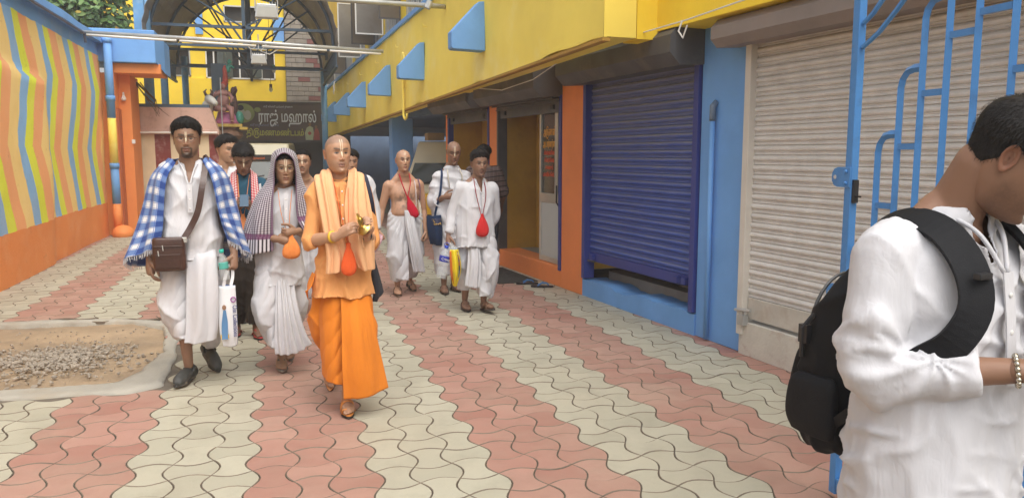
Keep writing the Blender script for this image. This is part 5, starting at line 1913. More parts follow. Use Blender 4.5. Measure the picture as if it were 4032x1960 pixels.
def kurta_shape(J, s, hem, hw_hem, hd_hem, sleeve, collar=.072, ease=.018, hx=0, hy=0, bell=None):
    """closed shape of a loose collarless shirt. sleeve: fraction list per side -> (reach 0..2, radius at end)"""
    mb = MB()
    k = s.get('k', 1.0)
    nk, pz = np.array(J['neck']), np.array(J['pelvis'])
    sa, sb = np.array(J['sh_a']), np.array(J['sh_b'])
    c = (sa + sb) / 2
    zs, zp = c[2], pz[2]
    L = zs - zp
    be = s.get('belly', 0)
    e = ease
    tab = [(nk[2] + .012, collar, collar * .92, nk[0], nk[1] + .006), (nk[2] - .012, collar + .018, collar + .004, nk[0], nk[1] + .006), (zs + .045, .125 * k, .082 * k + e * .4, c[0], c[1] + .006),
           (zs + .0, .160 * k + e * .5, .100 * k + e * .6, c[0], c[1]), (zs - .10, .172 * k + e, .118 * k + e, c[0], c[1]), (zp + L * .5, .160 * k + e * 1.2, .116 * k + e * 1.1 + be * .5, pz[0] + (c[0] - pz[0]) * .5, pz[1] - .002),
           (zp + L * .18, .166 * k + e * 1.3 + be * .4, .120 * k + e * 1.2 + be, pz[0] + hx * .3, pz[1] - .004 - be * .5 + hy * .3), (zp - .02, .178 * k + e * 1.2, .128 * k + e * 1.2 + be * .5, pz[0] + hx * .6, pz[1] - be * .3 + hy * .6), (hem, hw_hem, hd_hem, pz[0] + hx, pz[1] + hy)]
    rings(mb, smooth_tab(tab, 40), 36, 2.25)
    for q, sh in (('a', sa), ('b', sb)):
        if q not in sleeve:
            continue
        reach, r1 = sleeve[q][:2]
        r0 = sleeve[q][2] if len(sleeve[q]) > 2 else .075
        sg = -1 if q == 'a' else 1
        el, wr = np.array(J['el_' + q]), np.array(J['wr_' + q])
        limb(mb, [sh + np.array((-sg * .075, .004, -.005)), sh + np.array((sg * .004, 0, .004))], [.074 * k, .070 * k], 16)
        pts, rr = [sh, sh * .5 + el * .5, el], [.070 * k, r0 * .95, r0 * .9]
        if reach <= 1:
            end = sh + (el - sh) * reach
            pts, rr = [sh, sh * .5 + end * .5, end], [.070 * k, r0, r1]
        else:
            end = el + (wr - el) * (reach - 1)
            pts += [el * .5 + end * .5, end]
            rr += [(r0 + r1) * .46, r1]
        limb(mb, pts, rr, 18, flat=True)
    return mb


def leg_shape(mb, J, q, end, radii, bulge=(0, 0, 0)):
    hp, kn, an = np.array(J['hip_' + q]), np.array(J['kn_' + q]), np.array(J['an_' + q])
    e = kn + (an - kn) * end
    limb(mb, [hp + np.array((0, 0, .02)), (hp + kn) / 2 + np.array(bulge) * .6, kn + np.array(bulge), (kn + e) / 2 + np.array(bulge) * .7, e], radii, 20, flat=True)


def hip_shape(mb, J, top, bot, w, d, k=1.0):
    pz = J['pelvis']
    rings(mb, smooth_tab([(top, w * .93 * k, d * .92 * k, pz[0], pz[1]), ((top + bot) / 2, w * k, d * k, pz[0], pz[1]), (bot, w * .96 * k, d * .92 * k, pz[0], pz[1])], 14), 30, 2.3)


def swag(hub, k=13, amp=.012, seed=1, d0=.08, d1=.30, side=1.0):
    """folds that fan out from the knot at the waist and sag between the legs"""
    hx, hz = hub

    def fn(v, N):
        dx, dz = v[:, 0] - hx, hz - v[:, 2]
        a = np.arctan2(dx, dz + .02)
        r = np.sqrt(dx * dx + dz * dz)
        n = fbm(v * 5, 2, seed)
        ph = a * k + n * 2.2
        front = sm(.35, -.2, N[:, 1])
        lat = sm(.05, .12, np.abs(dx)) * sm(.22, .38, r)
        f1 = (np.abs(np.sin(ph)) ** .7 - .65) * amp * 1.3 * sm(d0, d1, r) * (.25 + .75 * front) * (1 - .6 * lat)
        t = 15 * (v[:, 2] - .75 * np.abs(dx)) + n * 2.4
        sag = ((1 - np.abs(np.sin(t * .62))) ** 1.6 - .25) * amp * 2.3 * lat * (.45 + .55 * sm(-.2, .5, fbm(v * 3.3 + 5, 2, seed + 2)))
        return f1 + sag
    return fn


def sheet(root, name, rows, material, nu=60, nv=60, fold=None, thick=.004, hood=False):
    """draped cloth from rows of control points (each row runs along u; rows follow v)"""
    R1 = [catmull(r, nu) for r in rows]
    g = np.zeros((nv, nu, 3))
    for j in range(nu):
        col = catmull([r[j] for r in R1], nv)
        g[:, j] = np.array(col)
    du = np.gradient(g, axis=1)
    dv = np.gradient(g, axis=0)
    nn = np.cross(du, dv)
    nn /= np.linalg.norm(nn, axis=2, keepdims=True) + 1e-9
    U, V = np.meshgrid(np.linspace(0, 1, nu), np.linspace(0, 1, nv))
    lu = np.cumsum(np.linalg.norm(du, axis=2), axis=1)
    lv = np.cumsum(np.linalg.norm(dv, axis=2), axis=0)
    if fold is not None:
        g = g + nn * fold(U, V, g)[..., None]
    v = g.reshape(-1, 3)
    f = [(i * nu + k, i * nu + k + 1, (i + 1) * nu + k + 1, (i + 1) * nu + k) for i in range(nv - 1) for k in range(nu - 1)]
    mean_u = lu.mean(axis=0)[None, :].repeat(nv, 0)
    mean_v = lv.mean(axis=1)[:, None].repeat(nu, 1)
    uv = np.stack([mean_u.ravel(), mean_v.ravel()], 1)
    if hood:
        uv = np.stack([mean_v.ravel(), np.abs(mean_u - mean_u.max() / 2).ravel()], 1)
    o = mesh_obj(name, v, f, material, root, uv=uv, solid=thick)
    return o, g


def pleats(n, amp, sharp=1.0, jitter=.3, seed=0, v0=0.0):
    def fn(U, V, g):
        q = np.stack([U.ravel() * 3, V.ravel() * 2, U.ravel() * 0 + seed], 1)
        j = fbm(q, 2, seed).reshape(U.shape)
        ph = U * n * math.pi * 2 + j * jitter * 4
        w = np.sin(ph)
        w = np.sign(w) * np.abs(w) ** sharp
        return w * amp * (v0 + (1 - v0) * V) + j * amp * .8
    return fn


def check_mat(name, base, a, b, nu=22, nv=22, w=.5, stripe=None, border=None, border_u=.03, lines=None, umax=None, a2=None, vstart=None):
    """woven checks: warp bands crossing weft bands, drawn on the cloth's own metres"""
    if name in _MATS:
        return _MATS[name]
    g = NT(name)
    uv = g.n('UVMap')
    sp = g.n('SeparateXYZ')
    g.l(uv.outputs[0], sp.inputs[0])
    u, v = sp.outputs[0], sp.outputs[1]
    fu = g.math('FRACT', g.math('MULTIPLY', u, nu))
    fv = g.math('FRACT', g.math('MULTIPLY', v, nv))
    bu = g.math('LESS_THAN', fu, w)
    bv = g.math('LESS_THAN', fv, w)
    both = g.math('MULTIPLY', bu, bv)
    one = g.math('MAXIMUM', bu, bv)
    c = g.mix(one, base, b)
    c = g.mix(both, c, a)
    if lines:
        lu = g.math('LESS_THAN', g.math('ABSOLUTE', g.math('SUBTRACT', fu, w + (1 - w) * .12)), .022)
        lv_ = g.math('LESS_THAN', g.math('ABSOLUTE', g.math('SUBTRACT', fv, w + (1 - w) * .12)), .022)
        lu2 = g.math('LESS_THAN', g.math('ABSOLUTE', g.math('SUBTRACT', fu, .94)), .022)
        lv2 = g.math('LESS_THAN', g.math('ABSOLUTE', g.math('SUBTRACT', fv, .94)), .022)
        c = g.mix(g.math('MULTIPLY', g.math('MAXIMUM', g.math('MAXIMUM', lu, lv_), g.math('MAXIMUM', lu2, lv2)), .8), c, lines)
    if vstart is not None:
        vs0, sc_, bc = vstart
        far = g.math('GREATER_THAN', v, vs0)
        s2 = g.math('LESS_THAN', g.math('FRACT', g.math('MULTIPLY', u, nu * .9)), .45)
        c = g.mix(far, c, g.mix(s2, base, a))
        band = g.math('LESS_THAN', g.math('ABSOLUTE', g.math('SUBTRACT', v, vs0)), .022)
        c = g.mix(g.math('MULTIPLY', band, .85), c, bc)
    if border:
        lo = g.math('LESS_THAN', u, border_u)
        m = lo
        if umax:
            m = g.math('MAXIMUM', lo, g.math('GREATER_THAN', u, umax - border_u))
        c = g.mix(g.math('MULTIPLY', m, .75), c, border)
    tc = g.n('TexCoord').outputs['Object']
    g.bump(g.math('ADD', g.noise(tc, 12, 3), g.math('MULTIPLY', g.noise(tc, 700, 1), .06)), .3, .012)
    g.b.inputs['Sheen Weight'].default_value = .2
    _MATS[name] = g.done(c, .9)
    return _MATS[name]


def sandal(root, J, q, kind, m_sole, m_strap, m_top=None, size=1.0):
    an = np.array(J['an_' + q])
    hd, pi_ = J['ft_' + q]
    sg = -1 if q == 'a' else 1
    Mf = np.array(Matrix.Rotation(R(hd), 3, 'Z') @ Matrix.Rotation(R(pi_), 3, 'X'))
    T = lambda x, y, z: tuple(an + Mf @ np.array((x * size, y * size, z * size)))
    out = []
    for k in range(26):
        a = 2 * math.pi * k / 26
        y = -.060 + math.cos(a) * .135
        w = .040 + .010 * math.exp(-((y + .12) / .05) ** 2) - .006 * math.exp(-((y + .03) / .04) ** 2)
        out.append((math.sin(a) * w + (-.006 * sg if y < -.1 else 0), y))
    if kind == 'clog':
        mb = MB()
        limb(mb, [(0, .055, -.050), (0, .0, -.048), (0, -.07, -.050), (0, -.15, -.062), (0, -.175, -.066)], [.040, .043, .045, .036, .022], 16)
        limb(mb, [(-.02 * sg, -.10, -.058), (-.022 * sg, -.165, -.070)], [.034, .024], 12)
        limb(mb, [(.016 * sg, -.09, -.062), (.018 * sg, -.145, -.072)], [.034, .022], 12)
        v, f = fuse(mb, .007, 4)
        v[:, 2] = np.maximum(v[:, 2], -.083)
        v = np.array([T(*p) for p in v])
        o = mesh_obj('clog', v, f, m_sole, root)
        ms = MB(T)
        ms.prism([(x * 1.02, y * 1.0 - .004, -.092) for x, y in out], (0, 0, 0), (0, 0, .022))
        s_ = ms.build('sole', m_top or m_sole, None)
        s_.parent = o
        ms = MB(T).tube([(-.043, -.02, -.035), (-.036, .03, -.014), (0, .055, -.006), (.036, .03, -.014), (.043, -.02, -.035)], .009, 8)
        s_ = ms.build('heel_strap', m_sole, None, smooth=True)
        s_.parent = o
        return o
    ms = MB(T)
    ms.prism([(x, y, -.098) for x, y in out], (0, 0, 0), (0, 0, .014))
    o = ms.build('sandal', m_sole, None, bevel=.003)
    o.parent = root
    ms = MB(T)
    ms.prism([(x * .96, y * .985 - .001, -.0838) for x, y in out], (0, 0, 0), (0, 0, .005))
    t_ = ms.build('footbed', m_top or m_strap, None)
    t_.parent = o

    def band(y0, y1, h, name='strap', w=.047, shift=0):
        pts0, pts1 = [], []
        for a in np.linspace(0, math.pi, 15):
            x = -math.cos(a) * w
            z = -.086 + math.sin(a) ** .7 * h
            pts0.append((x, y0 + shift * x, z))
            pts1.append((x, y1 + shift * x, z - (y0 - y1) * .10))
        v = [T(*p) for p in pts0 + pts1]
        n = len(pts0)
        f = [(i, i + 1, n + i + 1, n + i) for i in range(n - 1)]
        b = mesh_obj(name, v, f, m_strap, o, solid=.004)
        return b
    if kind == 'band':       # wide instep band and toe loop
        band(-.035, -.085, .070, w=.048)
        ms = MB(T).tube([(-.030 * sg - .018, -.135, -.08), (-.030 * sg - .012, -.14, -.055), (-.030 * sg + .010, -.142, -.050), (-.030 * sg + .022, -.138, -.08)], .006, 8)
        b = ms.build('toe_loop', m_strap, None, smooth=True)
        b.parent = o
    elif kind == 'flip':
        ms = MB(T).tube([(-.016 * sg, -.135, -.082), (-.014 * sg, -.12, -.050), (.02, -.07, -.030), (.044, -.02, -.080)], .007, 8).tube([(-.014 * sg, -.12, -.050), (-.026, -.07, -.028), (-.044, -.02, -.080)], .007, 8)
        b = ms.build('thong', m_strap, None, smooth=True)
        b.parent = o
    else:                    # crossed straps and back strap
        band(-.055, -.100, .058, w=.049, shift=.25 * sg)
        ms = MB(T).tube([(-.046, -.03, -.08), (-.040, -.012, -.035), (0, -.035, -.002), (.040, -.012, -.035), (.046, -.03, -.08)], .008, 8)
        b = ms.build('ankle_strap', m_strap, None, smooth=True)
        b.parent = o
        ms = MB(T).tube([(-.016 * sg - .02, -.14, -.08), (-.016 * sg, -.138, -.055), (-.016 * sg + .022, -.13, -.078)], .006, 8)
        b = ms.build('toe_loop', m_strap, None, smooth=True)
        b.parent = o
    return o


def bead_bag(root, label, cord, top, h, w, col, name='bead_bag', knot=True, cordr=.004, cordm=None, tilt=0.0):
    """drawstring prayer-bead pouch hung from the neck; a thing of its own"""
    t = prop(name, label, 'pouch', root, 'prayer-bead pouches worn at the chest')
    m = cloth('pouch_' + name + str(len(_MATS)), col, .15, .75, crease=.6, scale=14)
    prof = [(0, .012), (.05, .016), (.14, .30 * w), (.35, .66 * w), (.6, .96 * w), (.78, w), (.90, .86 * w), (.97, .5 * w), (1.0, .06 * w)]
    n = 24
    vs, fs = [], []
    for a, r in smooth_prof(prof, 18):
        for k in range(n):
            q = 2 * math.pi * k / n
            rr = max(.003, r) * (1 + .05 * math.sin(7 * q + a * 4) * (1 - a) + .04 * math.sin(3 * q + 5 * a))
            vs.append((top[0] + rr * math.cos(q) + tilt * a * h, top[1] + rr * .55 * math.sin(q), top[2] - a * h))
    m_ = len(vs) // n
    for i in range(m_ - 1):
        for k in range(n):
            fs.append((i * n + k, (i + 1) * n + k, (i + 1) * n + (k + 1) % n, i * n + (k + 1) % n))
    fs.append(tuple((m_ - 1) * n + k for k in range(n))[::-1])
    mesh_obj('pouch', vs, fs, m, t, subsurf=0)
    for c in cord:
        mb = MB().tube([tuple(p) for p in catmull(c, 18)], cordr, 6, sq=.5)
        o = mb.build('cord', cordm or m, None, smooth=True)
        o.parent = t
    return t


def smooth_prof(prof, n):
    return [tuple(p) for p in catmull(prof, n)]


def strap_sheet(root, name, path, w, material, nrm=(0, -1, 0), thick=.004, n=40, axis=None):
    P = catmull(path, n)
    vs, fs = [], []
    for i, p in enumerate(P):
        t = P[min(i + 1, n - 1)] - P[max(i - 1, 0)]
        t = t / (np.linalg.norm(t) + 1e-9)
        nr = np.array(nrm, float) if axis is None else np.array((p[0] - axis[0], p[1] - axis[1], max(0, (p[2] - axis[2])) * 1.2))
        s_ = np.cross(t, nr)
        s_ /= np.linalg.norm(s_) + 1e-9
        vs += [p - s_ * w / 2, p, p + s_ * w / 2]
    fs = [q for i in range(n - 1) for q in ((3 * i, 3 * i + 1, 3 * i + 4, 3 * i + 3), (3 * i + 1, 3 * i + 2, 3 * i + 5, 3 * i + 4))]
    return mesh_obj(name, vs, fs, material, root, solid=thick, smooth=False)


def collar(root, J, rad, zt, vz=None, vx=0.0, yv=-.15, m=None, w=.013, name='collar'):
    """stitched neck band; with vz it runs down both sides of a V opening to (vx, yv, vz)"""
    nk = V3(*J['neck'])
    if vz is None:
        pts = [(nk[0] + math.cos(q) * rad, nk[1] + .006 + math.sin(q) * rad * .92, zt + .012 * math.sin(q)) for q in np.linspace(0, 2 * math.pi, 30)]
        o = MB().tube(pts, w * .42, 8).build(name, m or m_white, None, smooth=True)
        o.parent = root
        return o
    for sg in (-1, 1):
        pts = [(nk[0], nk[1] + .006 + rad * .92, zt + .012), (nk[0] + sg * rad * .9, nk[1] + .03, zt + .008), (nk[0] + sg * rad * .85, nk[1] - rad * .55, zt - .012), (nk[0] + sg * rad * .50 + vx * .3, (nk[1] - rad) * .7 + yv * .3, zt - .05), (vx + sg * .006, yv, vz)]
        o = MB().tube([tuple(p) for p in catmull(pts, 26)], w * .42, 8).build(name, m or m_white, None, smooth=True)
        o.parent = root


def leg_drape(root, J, q, material, x0, x1, z0, z1, y=-.13, n=4, amp=.016, slant=2.2, seed=1, bulge=.05):
    """cloth swagged across the front of one leg: slanting folds that gather towards the middle pleat"""
    kn, hp = V3(*J['kn_' + q]), V3(*J['hip_' + q])
    rows = []
    for t in np.linspace(0, 1, 5):
        z = z0 + (z1 - z0) * t
        b = bulge * math.sin(math.pi * min(1, .15 + t * .9))
        sgx = -1 if x0 < x1 else 1
        xa = x0 + sgx * b - sgx * .035 * (1 - t) ** 2
        yy = y + .065 * (1 - t) ** 2
        rows.append([(xa, yy + .10, z + .02), (xa * .85 + x1 * .15, yy + .01, z), ((xa + x1) / 2, yy - .045, z - .01), (x1, yy - .035, z - .02)])

    def fn(U, V, g):
        qn = np.stack([U.ravel() * 2, V.ravel() * 2, U.ravel() * 0 + seed], 1)
        w = fbm(qn, 2, seed).reshape(U.shape)
        ph = (V * n + U * slant * (.35 + .65 * V)) * math.pi + w * 1.6
        return ((1 - np.abs(np.sin(ph))) ** 1.3 - .3) * amp * (.25 + .75 * V) * (.35 + .65 * U)
    return sheet(root, 'dhoti_drape', rows, material, 50, 80, fn, .004)
def V3(*p):
    return np.array(p, float)


def stand(H=1.70, sw=.165, hz=None, hs=1.0, hair=.0):
    f = H / 1.7
    z = H - hair - .113 * hs if hz is None else hz
    J = dict(head=(0, -.015, z), neck=(0, .012, z - .155 * hs), pelvis=(0, 0, .93 * f))
    for q, sg in (('a', -1), ('b', 1)):
        J['sh_' + q] = (sg * sw, .012, 1.37 * f)
        J['el_' + q] = (sg * (sw + .065), .03, 1.08 * f)
        J['wr_' + q] = (sg * (sw + .080), -.03, .84 * f)
        J['hip_' + q] = (sg * .085, 0, .91 * f)
        J['kn_' + q] = (sg * .09, -.015, .50 * f)
        J['an_' + q] = (sg * .09, .03, .10)
        J['ft_' + q] = (sg * 8, 0)
    return J


def placket(root, x, y0, z0, z1, y1, w=.030, n=3, m=None, btn=(.75, .75, .72)):
    o = strap_sheet(root, 'placket', [(x, y0, z0), (x, (y0 + y1) / 2 - .004, (z0 + z1) / 2), (x, y1, z1)], w, m or m_white, thick=.004)
    for k in range(n):
        t = (k + .6) / n
        b = MB().ball((x, y0 + (y1 - y0) * t - .006, z0 + (z1 - z0) * t), (.006, .003, .006), 8, 6).build('button', mat('button', btn, .4, 0, bump=0), None)
        b.parent = root
    return o


def beads(root, J, s, col=(.32, .19, .09), drop=.03):
    nk = V3(*J['neck'])
    pts = [(nk[0] + math.cos(q) * .072, nk[1] - .004 + math.sin(q) * .072, nk[2] + .012 + (-drop if math.sin(q) < 0 else 0) * -math.sin(q) * 1.0) for q in np.linspace(0, 2 * math.pi, 34)]
    o = MB().tube(pts, .0042, 6).build('neck_beads', mat('tulsi_beads', col, .6, .3, 200, 0), None, smooth=True)
    o.parent = root


def cut_front(c, z0, z1, w0, w1, yfront=0.0):
    """V opening at the throat: w0 wide at z0 (top), w1 at z1; edge vertices are drawn onto the seam"""
    def fn(v, vox):
        t = np.clip((z0 - v[:, 2]) / (z0 - z1), 0, 1)
        w = w0 + (w1 - w0) * t
        ax = np.abs(v[:, 0] - c)
        fr = (v[:, 2] > z1) & (v[:, 1] < yfront)
        near = fr & (np.abs(ax - w) < vox * .75)
        v = v.copy()
        v[near, 0] = c + np.sign(v[near, 0] - c) * w[near]
        return v, fr & (ax < w) & ~near
    return fn


m_sandal_o, m_sandal_blk = mat('tan_leather', (.55, .21, .045), .5, .15, 9, .1), mat('black_rubber_sole', (.02, .018, .016), .7, .2)
m_brown_s = mat('brown_sandal_leather', (.10, .055, .035), .5, .2, 9, .1)
m_grey_s = mat('grey_strap', (.06, .06, .06), .5, .2)

# ---------------------------------------------------------------- 1. monk in orange, front
SK1 = (0.490, 0.279, 0.171)
monk = person_root('shaven man in orange robes playing small brass hand cymbals', .36, 4.75, sx=0.88)
s = dict(wide=1.10, skin=SK1, scalp=.85, stubble=.32, tilak=1, tilak_w=.0058, tilak_top=.083, yaw=12, pitch=-2, hs=1.02, moustache=.18, k=.98, nose=1.08, seed=3, hairc=(.03, .025, .022), lip=(.30, .13, .10))
J = stand(1.70, .160, hz=1.570, hs=1.02)
J.update(pelvis=(.01, .02, .92), neck=(0, .015, 1.425), head=(-.012, -.02, 1.570), sh_a=(-.155, .0, 1.345), sh_b=(.155, .02, 1.35), el_a=(-.200, -.055, 1.060), wr_a=(-.040, -.275, 1.105), el_b=(.205, -.04, 1.055), wr_b=(.140, -.262, 1.105),
         hip_a=(-.08, .04, .88), kn_a=(-.10, .14, .50), an_a=(-.075, .46, .20), ft_a=(-12, 48), hip_b=(.08, 0, .88), kn_b=(.055, -.07, .48), an_b=(.0, -.06, .103), ft_b=(2, 0))
hands = dict(a=dict(d=(.70, -.30, .42), t=(.15, .45, 1), curl=(30, 35, 20), thumb=(.35, .8)), b=dict(d=(-.25, -.50, .62), t=(-.25, -.85, .2), curl=(40, 50, 25), thumb=(.4, .7)))
make_body(monk, s, J, hands)
beads(monk, J, s)
m_or1 = cloth('orange_kurta_cotton', (.78, .36, .13), .08, crease=.5, scale=10)
m_or2 = cloth('orange_dhoti_cotton', (.72, .22, .025), .06, crease=.35, scale=7)
m_or3 = cloth('pale_orange_shawl', (.82, .46, .24), .06, crease=.4, scale=9)
mb = kurta_shape(J, s, .690, .218, .212, dict(a=(1.12, .058, .063), b=(1.22, .058, .064)), ease=.010, collar=.064)
garment(monk, 'kurta', mb, m_or1, .0095, 4, .0075, (10, 10, 5), 3, hem=.722)
collar(monk, J, .066, 1.428, m=m_or1)
placket(monk, .004, -.110, 1.40, 1.16, -.150, .026, 3, m_or1)
mb = MB()
hip_shape(mb, J, .97, .68, .160, .125)
leg_shape(mb, J, 'a', .45, [.09, .105, .112, .10, .085], (-.02, -.02, 0))
leg_shape(mb, J, 'b', .80, [.09, .105, .12, .115, .10], (.04, -.02, 0))
rings(mb, smooth_tab([(.82, .135, .10, .01, .01), (.70, .145, .115, .01, .0), (.55, .165, .155, .02, .0), (.32, .135, .155, .04, .0), (.20, .10, .12, .03, .0)], 16), 30, 2.2)
garment(monk, 'dhoti', mb, m_or2, .0105, 5, .004, (6, 6, 3), 5, folds=swag((.03, .93), 15, .015, 4))
sheet(monk, 'dhoti_pleat', [[(-.025, -.06, .86), (.03, -.07, .86), (.09, -.06, .86), (.13, -.05, .86)], [(-.027, -.150, .715), (.035, -.165, .715), (.10, -.160, .715), (.16, -.12, .715)], [(-.03, -.215, .55), (.04, -.255, .55), (.12, -.245, .55), (.19, -.18, .55)],
                            [(-.035, -.245, .32), (.05, -.285, .32), (.15, -.265, .325), (.235, -.19, .335)], [(-.03, -.235, .125), (.06, -.265, .128), (.17, -.25, .140), (.275, -.19, .160)]], m_or2, 70, 60, pleats(1.6, .006, 1, .5, 3, .5), .004)
leg_drape(monk, J, 'a', m_or2, -.155, -.005, .80, .215, -.135, 3.6, .015, 2.6, 3, .02)
sheet(monk, 'kurta_side_flap', [[(-.185, -.06, .86), (-.20, .02, .86)], [(-.215, -.10, .79), (-.235, .0, .79)], [(-.255, -.11, .765), (-.235, -.02, .70)]], m_or2, 12, 14, None, .004)
fold_a = pleats(2.6, .010, 1, .7, 5, .5)
sheet(monk, 'shawl', [[(-.045, .085, 1.462), (-.09, .08, 1.452), (-.15, .06, 1.43)], [(-.062, .0, 1.480), (-.11, .0, 1.472), (-.170, .0, 1.43)], [(-.052, -.085, 1.425), (-.11, -.10, 1.42), (-.165, -.085, 1.385)],
                      [(-.035, -.155, 1.27), (-.09, -.165, 1.27), (-.145, -.145, 1.25)], [(-.01, -.18, 1.12), (-.07, -.195, 1.11), (-.125, -.175, 1.10)], [(.02, -.205, 1.0), (-.05, -.215, .99), (-.115, -.195, .98)], [(.0, -.215, .905), (-.06, -.22, .88), (-.125, -.20, .875)]], m_or3, 44, 90, fold_a, .006)
sheet(monk, 'shawl', [[(.045, .085, 1.462), (.09, .08, 1.452), (.15, .065, 1.43)], [(.062, .0, 1.480), (.11, .0, 1.472), (.172, .005, 1.43)], [(.045, -.09, 1.425), (.11, -.11, 1.42), (.175, -.085, 1.385)],
                      [(.012, -.16, 1.27), (.10, -.19, 1.27), (.195, -.14, 1.25)], [(.02, -.19, 1.13), (.11, -.22, 1.12), (.215, -.155, 1.11)], [(.05, -.225, 1.0), (.12, -.245, .985), (.21, -.175, .98)], [(.09, -.23, .905), (.14, -.235, .89), (.205, -.18, .895)]], m_or3, 50, 90, pleats(2.2, .012, 1, .9, 9, .5), .006)
sheet(monk, 'shawl', [[(-.09, .085, 1.45), (0, .105, 1.475), (.09, .085, 1.45)], [(-.10, .10, 1.41), (0, .125, 1.43), (.10, .10, 1.41)], [(-.10, .125, 1.33), (0, .14, 1.33), (.10, .125, 1.33)]], m_or3, 30, 20, None, .006)
for q in 'ab':
    sandal(monk, J, q, 'band', m_sandal_blk, m_sandal_o, m_sandal_o)
w_ = V3(*J['wr_a']) * .78 + V3(*J['el_a']) * .22
d_ = V3(*J['wr_a']) - V3(*J['el_a'])
MBt = MB().tube([tuple(w_ - d_ * .025), tuple(w_ + d_ * .03)], .036, 16).build('wrist_band', mat('yellow_rubber', (.75, .48, .03), .5, bump=0), None, smooth=True)
MBt.parent = monk
w_ = V3(*J['wr_b']) * .85 + V3(*J['el_b']) * .15
d_ = V3(*J['wr_b']) - V3(*J['el_b'])
o = MB().tube([tuple(w_ - d_ * .04), tuple(w_ + d_ * .05)], .035, 16).build('watch', m_blk, None, smooth=True)
o.parent = monk
o = strap_sheet(monk, 'shoulder_strap', [(.19, .09, 1.36), (.165, .0, 1.442), (.178, -.06, 1.40), (.205, -.08, 1.28), (.235, .0, 1.1)], .03, mat('navy_strap', (.02, .025, .05), .8))
bead_bag(monk, 'bright red orange prayer pouch on the orange robed man with the cymbals', [[(-.05, -.06, 1.43), (-.02, -.20, 1.25), (.02, -.235, 1.06)], [(.05, -.06, 1.43), (.035, -.21, 1.25), (.025, -.235, 1.06)]], (.025, -.245, 1.06), .195, .050, (.80, .12, .03))
slbag = prop('sling_bag', 'black cloth sling bag hanging behind the orange robed man', 'bag', monk)
sheet(slbag, 'bag_cloth', [[(.195, .04, 1.02), (.20, .12, 1.02)], [(.205, .02, .9), (.225, .16, .9)], [(.225, .0, .74), (.27, .18, .74)], [(.23, .0, .66), (.285, .18, .69)]], mat('black_bag_cloth', (.022, .025, .035), .9, .2, 6, .3), 14, 30, pleats(1, .01, 1, .5, 2), .035)
m_brass = mat('brass', (.62, .42, .13), .28, .15, 30, .05, 60, metal=1.0)
for k, (c, d, lab) in enumerate((((.090, -.362, 1.195), (.85, -.35, .35), 'small brass hand cymbal raised in the fingers, the upper one'), ((.118, -.350, 1.150), (-.55, -.55, .60), 'small brass hand cymbal facing up, the lower one'))):
    t = prop('hand_cymbal', lab, 'cymbal', monk, 'pair of hand cymbals')
    z = Vector(d).normalized()
    M = Matrix.Translation(c) @ z.to_track_quat('Z', 'Y').to_matrix().to_4x4()
    mb = MB(lambda x, y, zz: tuple(M @ Vector((x, y, zz))))
    mb.lathe([(.047, 0), (.046, .003), (.026, .006), (.022, .014), (.012, .022), (.002, .024)], (0, 0, 0), 26)
    o = mb.build('bell', m_brass, None, smooth=True)
    o.parent = t
    o = MB().tube([tuple(M @ Vector((0, 0, .02))), (c[0] - .01, c[1] + .02, c[2] - .05), (c[0] - .005, c[1] + .02, c[2] - .11)], .003, 5).build('cord', m_or3, None)
    o.parent = t

# ---------------------------------------------------------------- 2. man in the blue and white plaid shawl
SK2 = (0.291, 0.165, 0.105)
pl1 = person_root('tall bearded man wearing a blue and white plaid shawl', -.56, 5.6, sx=0.92)
s = dict(skin=SK2, tilak=.9, tilak_w=.004, tilak_top=.045, hs=1.05, yaw=3, moustache=.8, beard=.85, stubble=.30, k=1.14, belly=.03, jaw=1.08, wide=1.09, seed=7, hair=dict(t=.017, line=.064, top=.7, front=.5, fade=.75, side=.85, n=2200), eye_open=.65)
J = stand(1.79, .180, hz=1.665, hs=1.05)
J.update(pelvis=(-.015, .02, .95), neck=(0, .012, 1.515), head=(-.010, -.02, 1.668), sh_a=(-.163, .02, 1.428), sh_b=(.150, .02, 1.432), el_a=(-.285, .03, 1.14), wr_a=(-.290, -.08, .880), el_b=(.262, .03, 1.13), wr_b=(.285, -.11, .900),
         hip_a=(-.095, .02, .92), kn_a=(-.10, -.03, .52), an_a=(-.080, .02, .115), ft_a=(-24, 0), hip_b=(.085, .02, .92), kn_b=(.085, .10, .53), an_b=(.045, .33, .175), ft_b=(32, 24), shod_a=1, shod_b=1)
hands = dict(a=dict(d=(.05, -.10, -1), t=(.25, -1, 0), curl=(22, 32, 20), s=1.05), b=dict(d=(-.08, -.18, -1), t=(-.5, -1, 0), curl=(62, 75, 40), s=1.05, thumb=(.3, .9)))
make_body(pl1, s, J, hands)
glasses(pl1, s, J, mat('dark_wire_frame', (.05, .04, .035), .3, metal=.6, bump=0), .020)
mb = kurta_shape(J, s, .850, .218, .195, dict(a=(.72, .085, .085), b=(.72, .085, .085)), ease=.008, collar=.076)
garment(pl1, 'kurta', mb, m_white, .0095, 4, .0075, (8, 8, 4.5), 11, cut=cut_front(.005, 1.54, 1.375, .046, .004, -.04), hem=.880)
collar(pl1, J, .078, 1.525, 1.372, .005, -.150)
placket(pl1, .008, -.158, 1.375, 1.19, -.170, .034, 3)
mb = MB()
hip_shape(mb, J, 1.0, .74, .165, .130)
leg_shape(mb, J, 'a', .42, [.11, .125, .115, .10, .09], (-.035, -.02, 0))
leg_shape(mb, J, 'b', .88, [.11, .12, .115, .10, .080], (.02, -.03, 0))
garment(pl1, 'dhoti', mb, m_white2, .0105, 5, .004, (6, 6, 3), 15, folds=swag((.05, .97), 14, .013, 8))
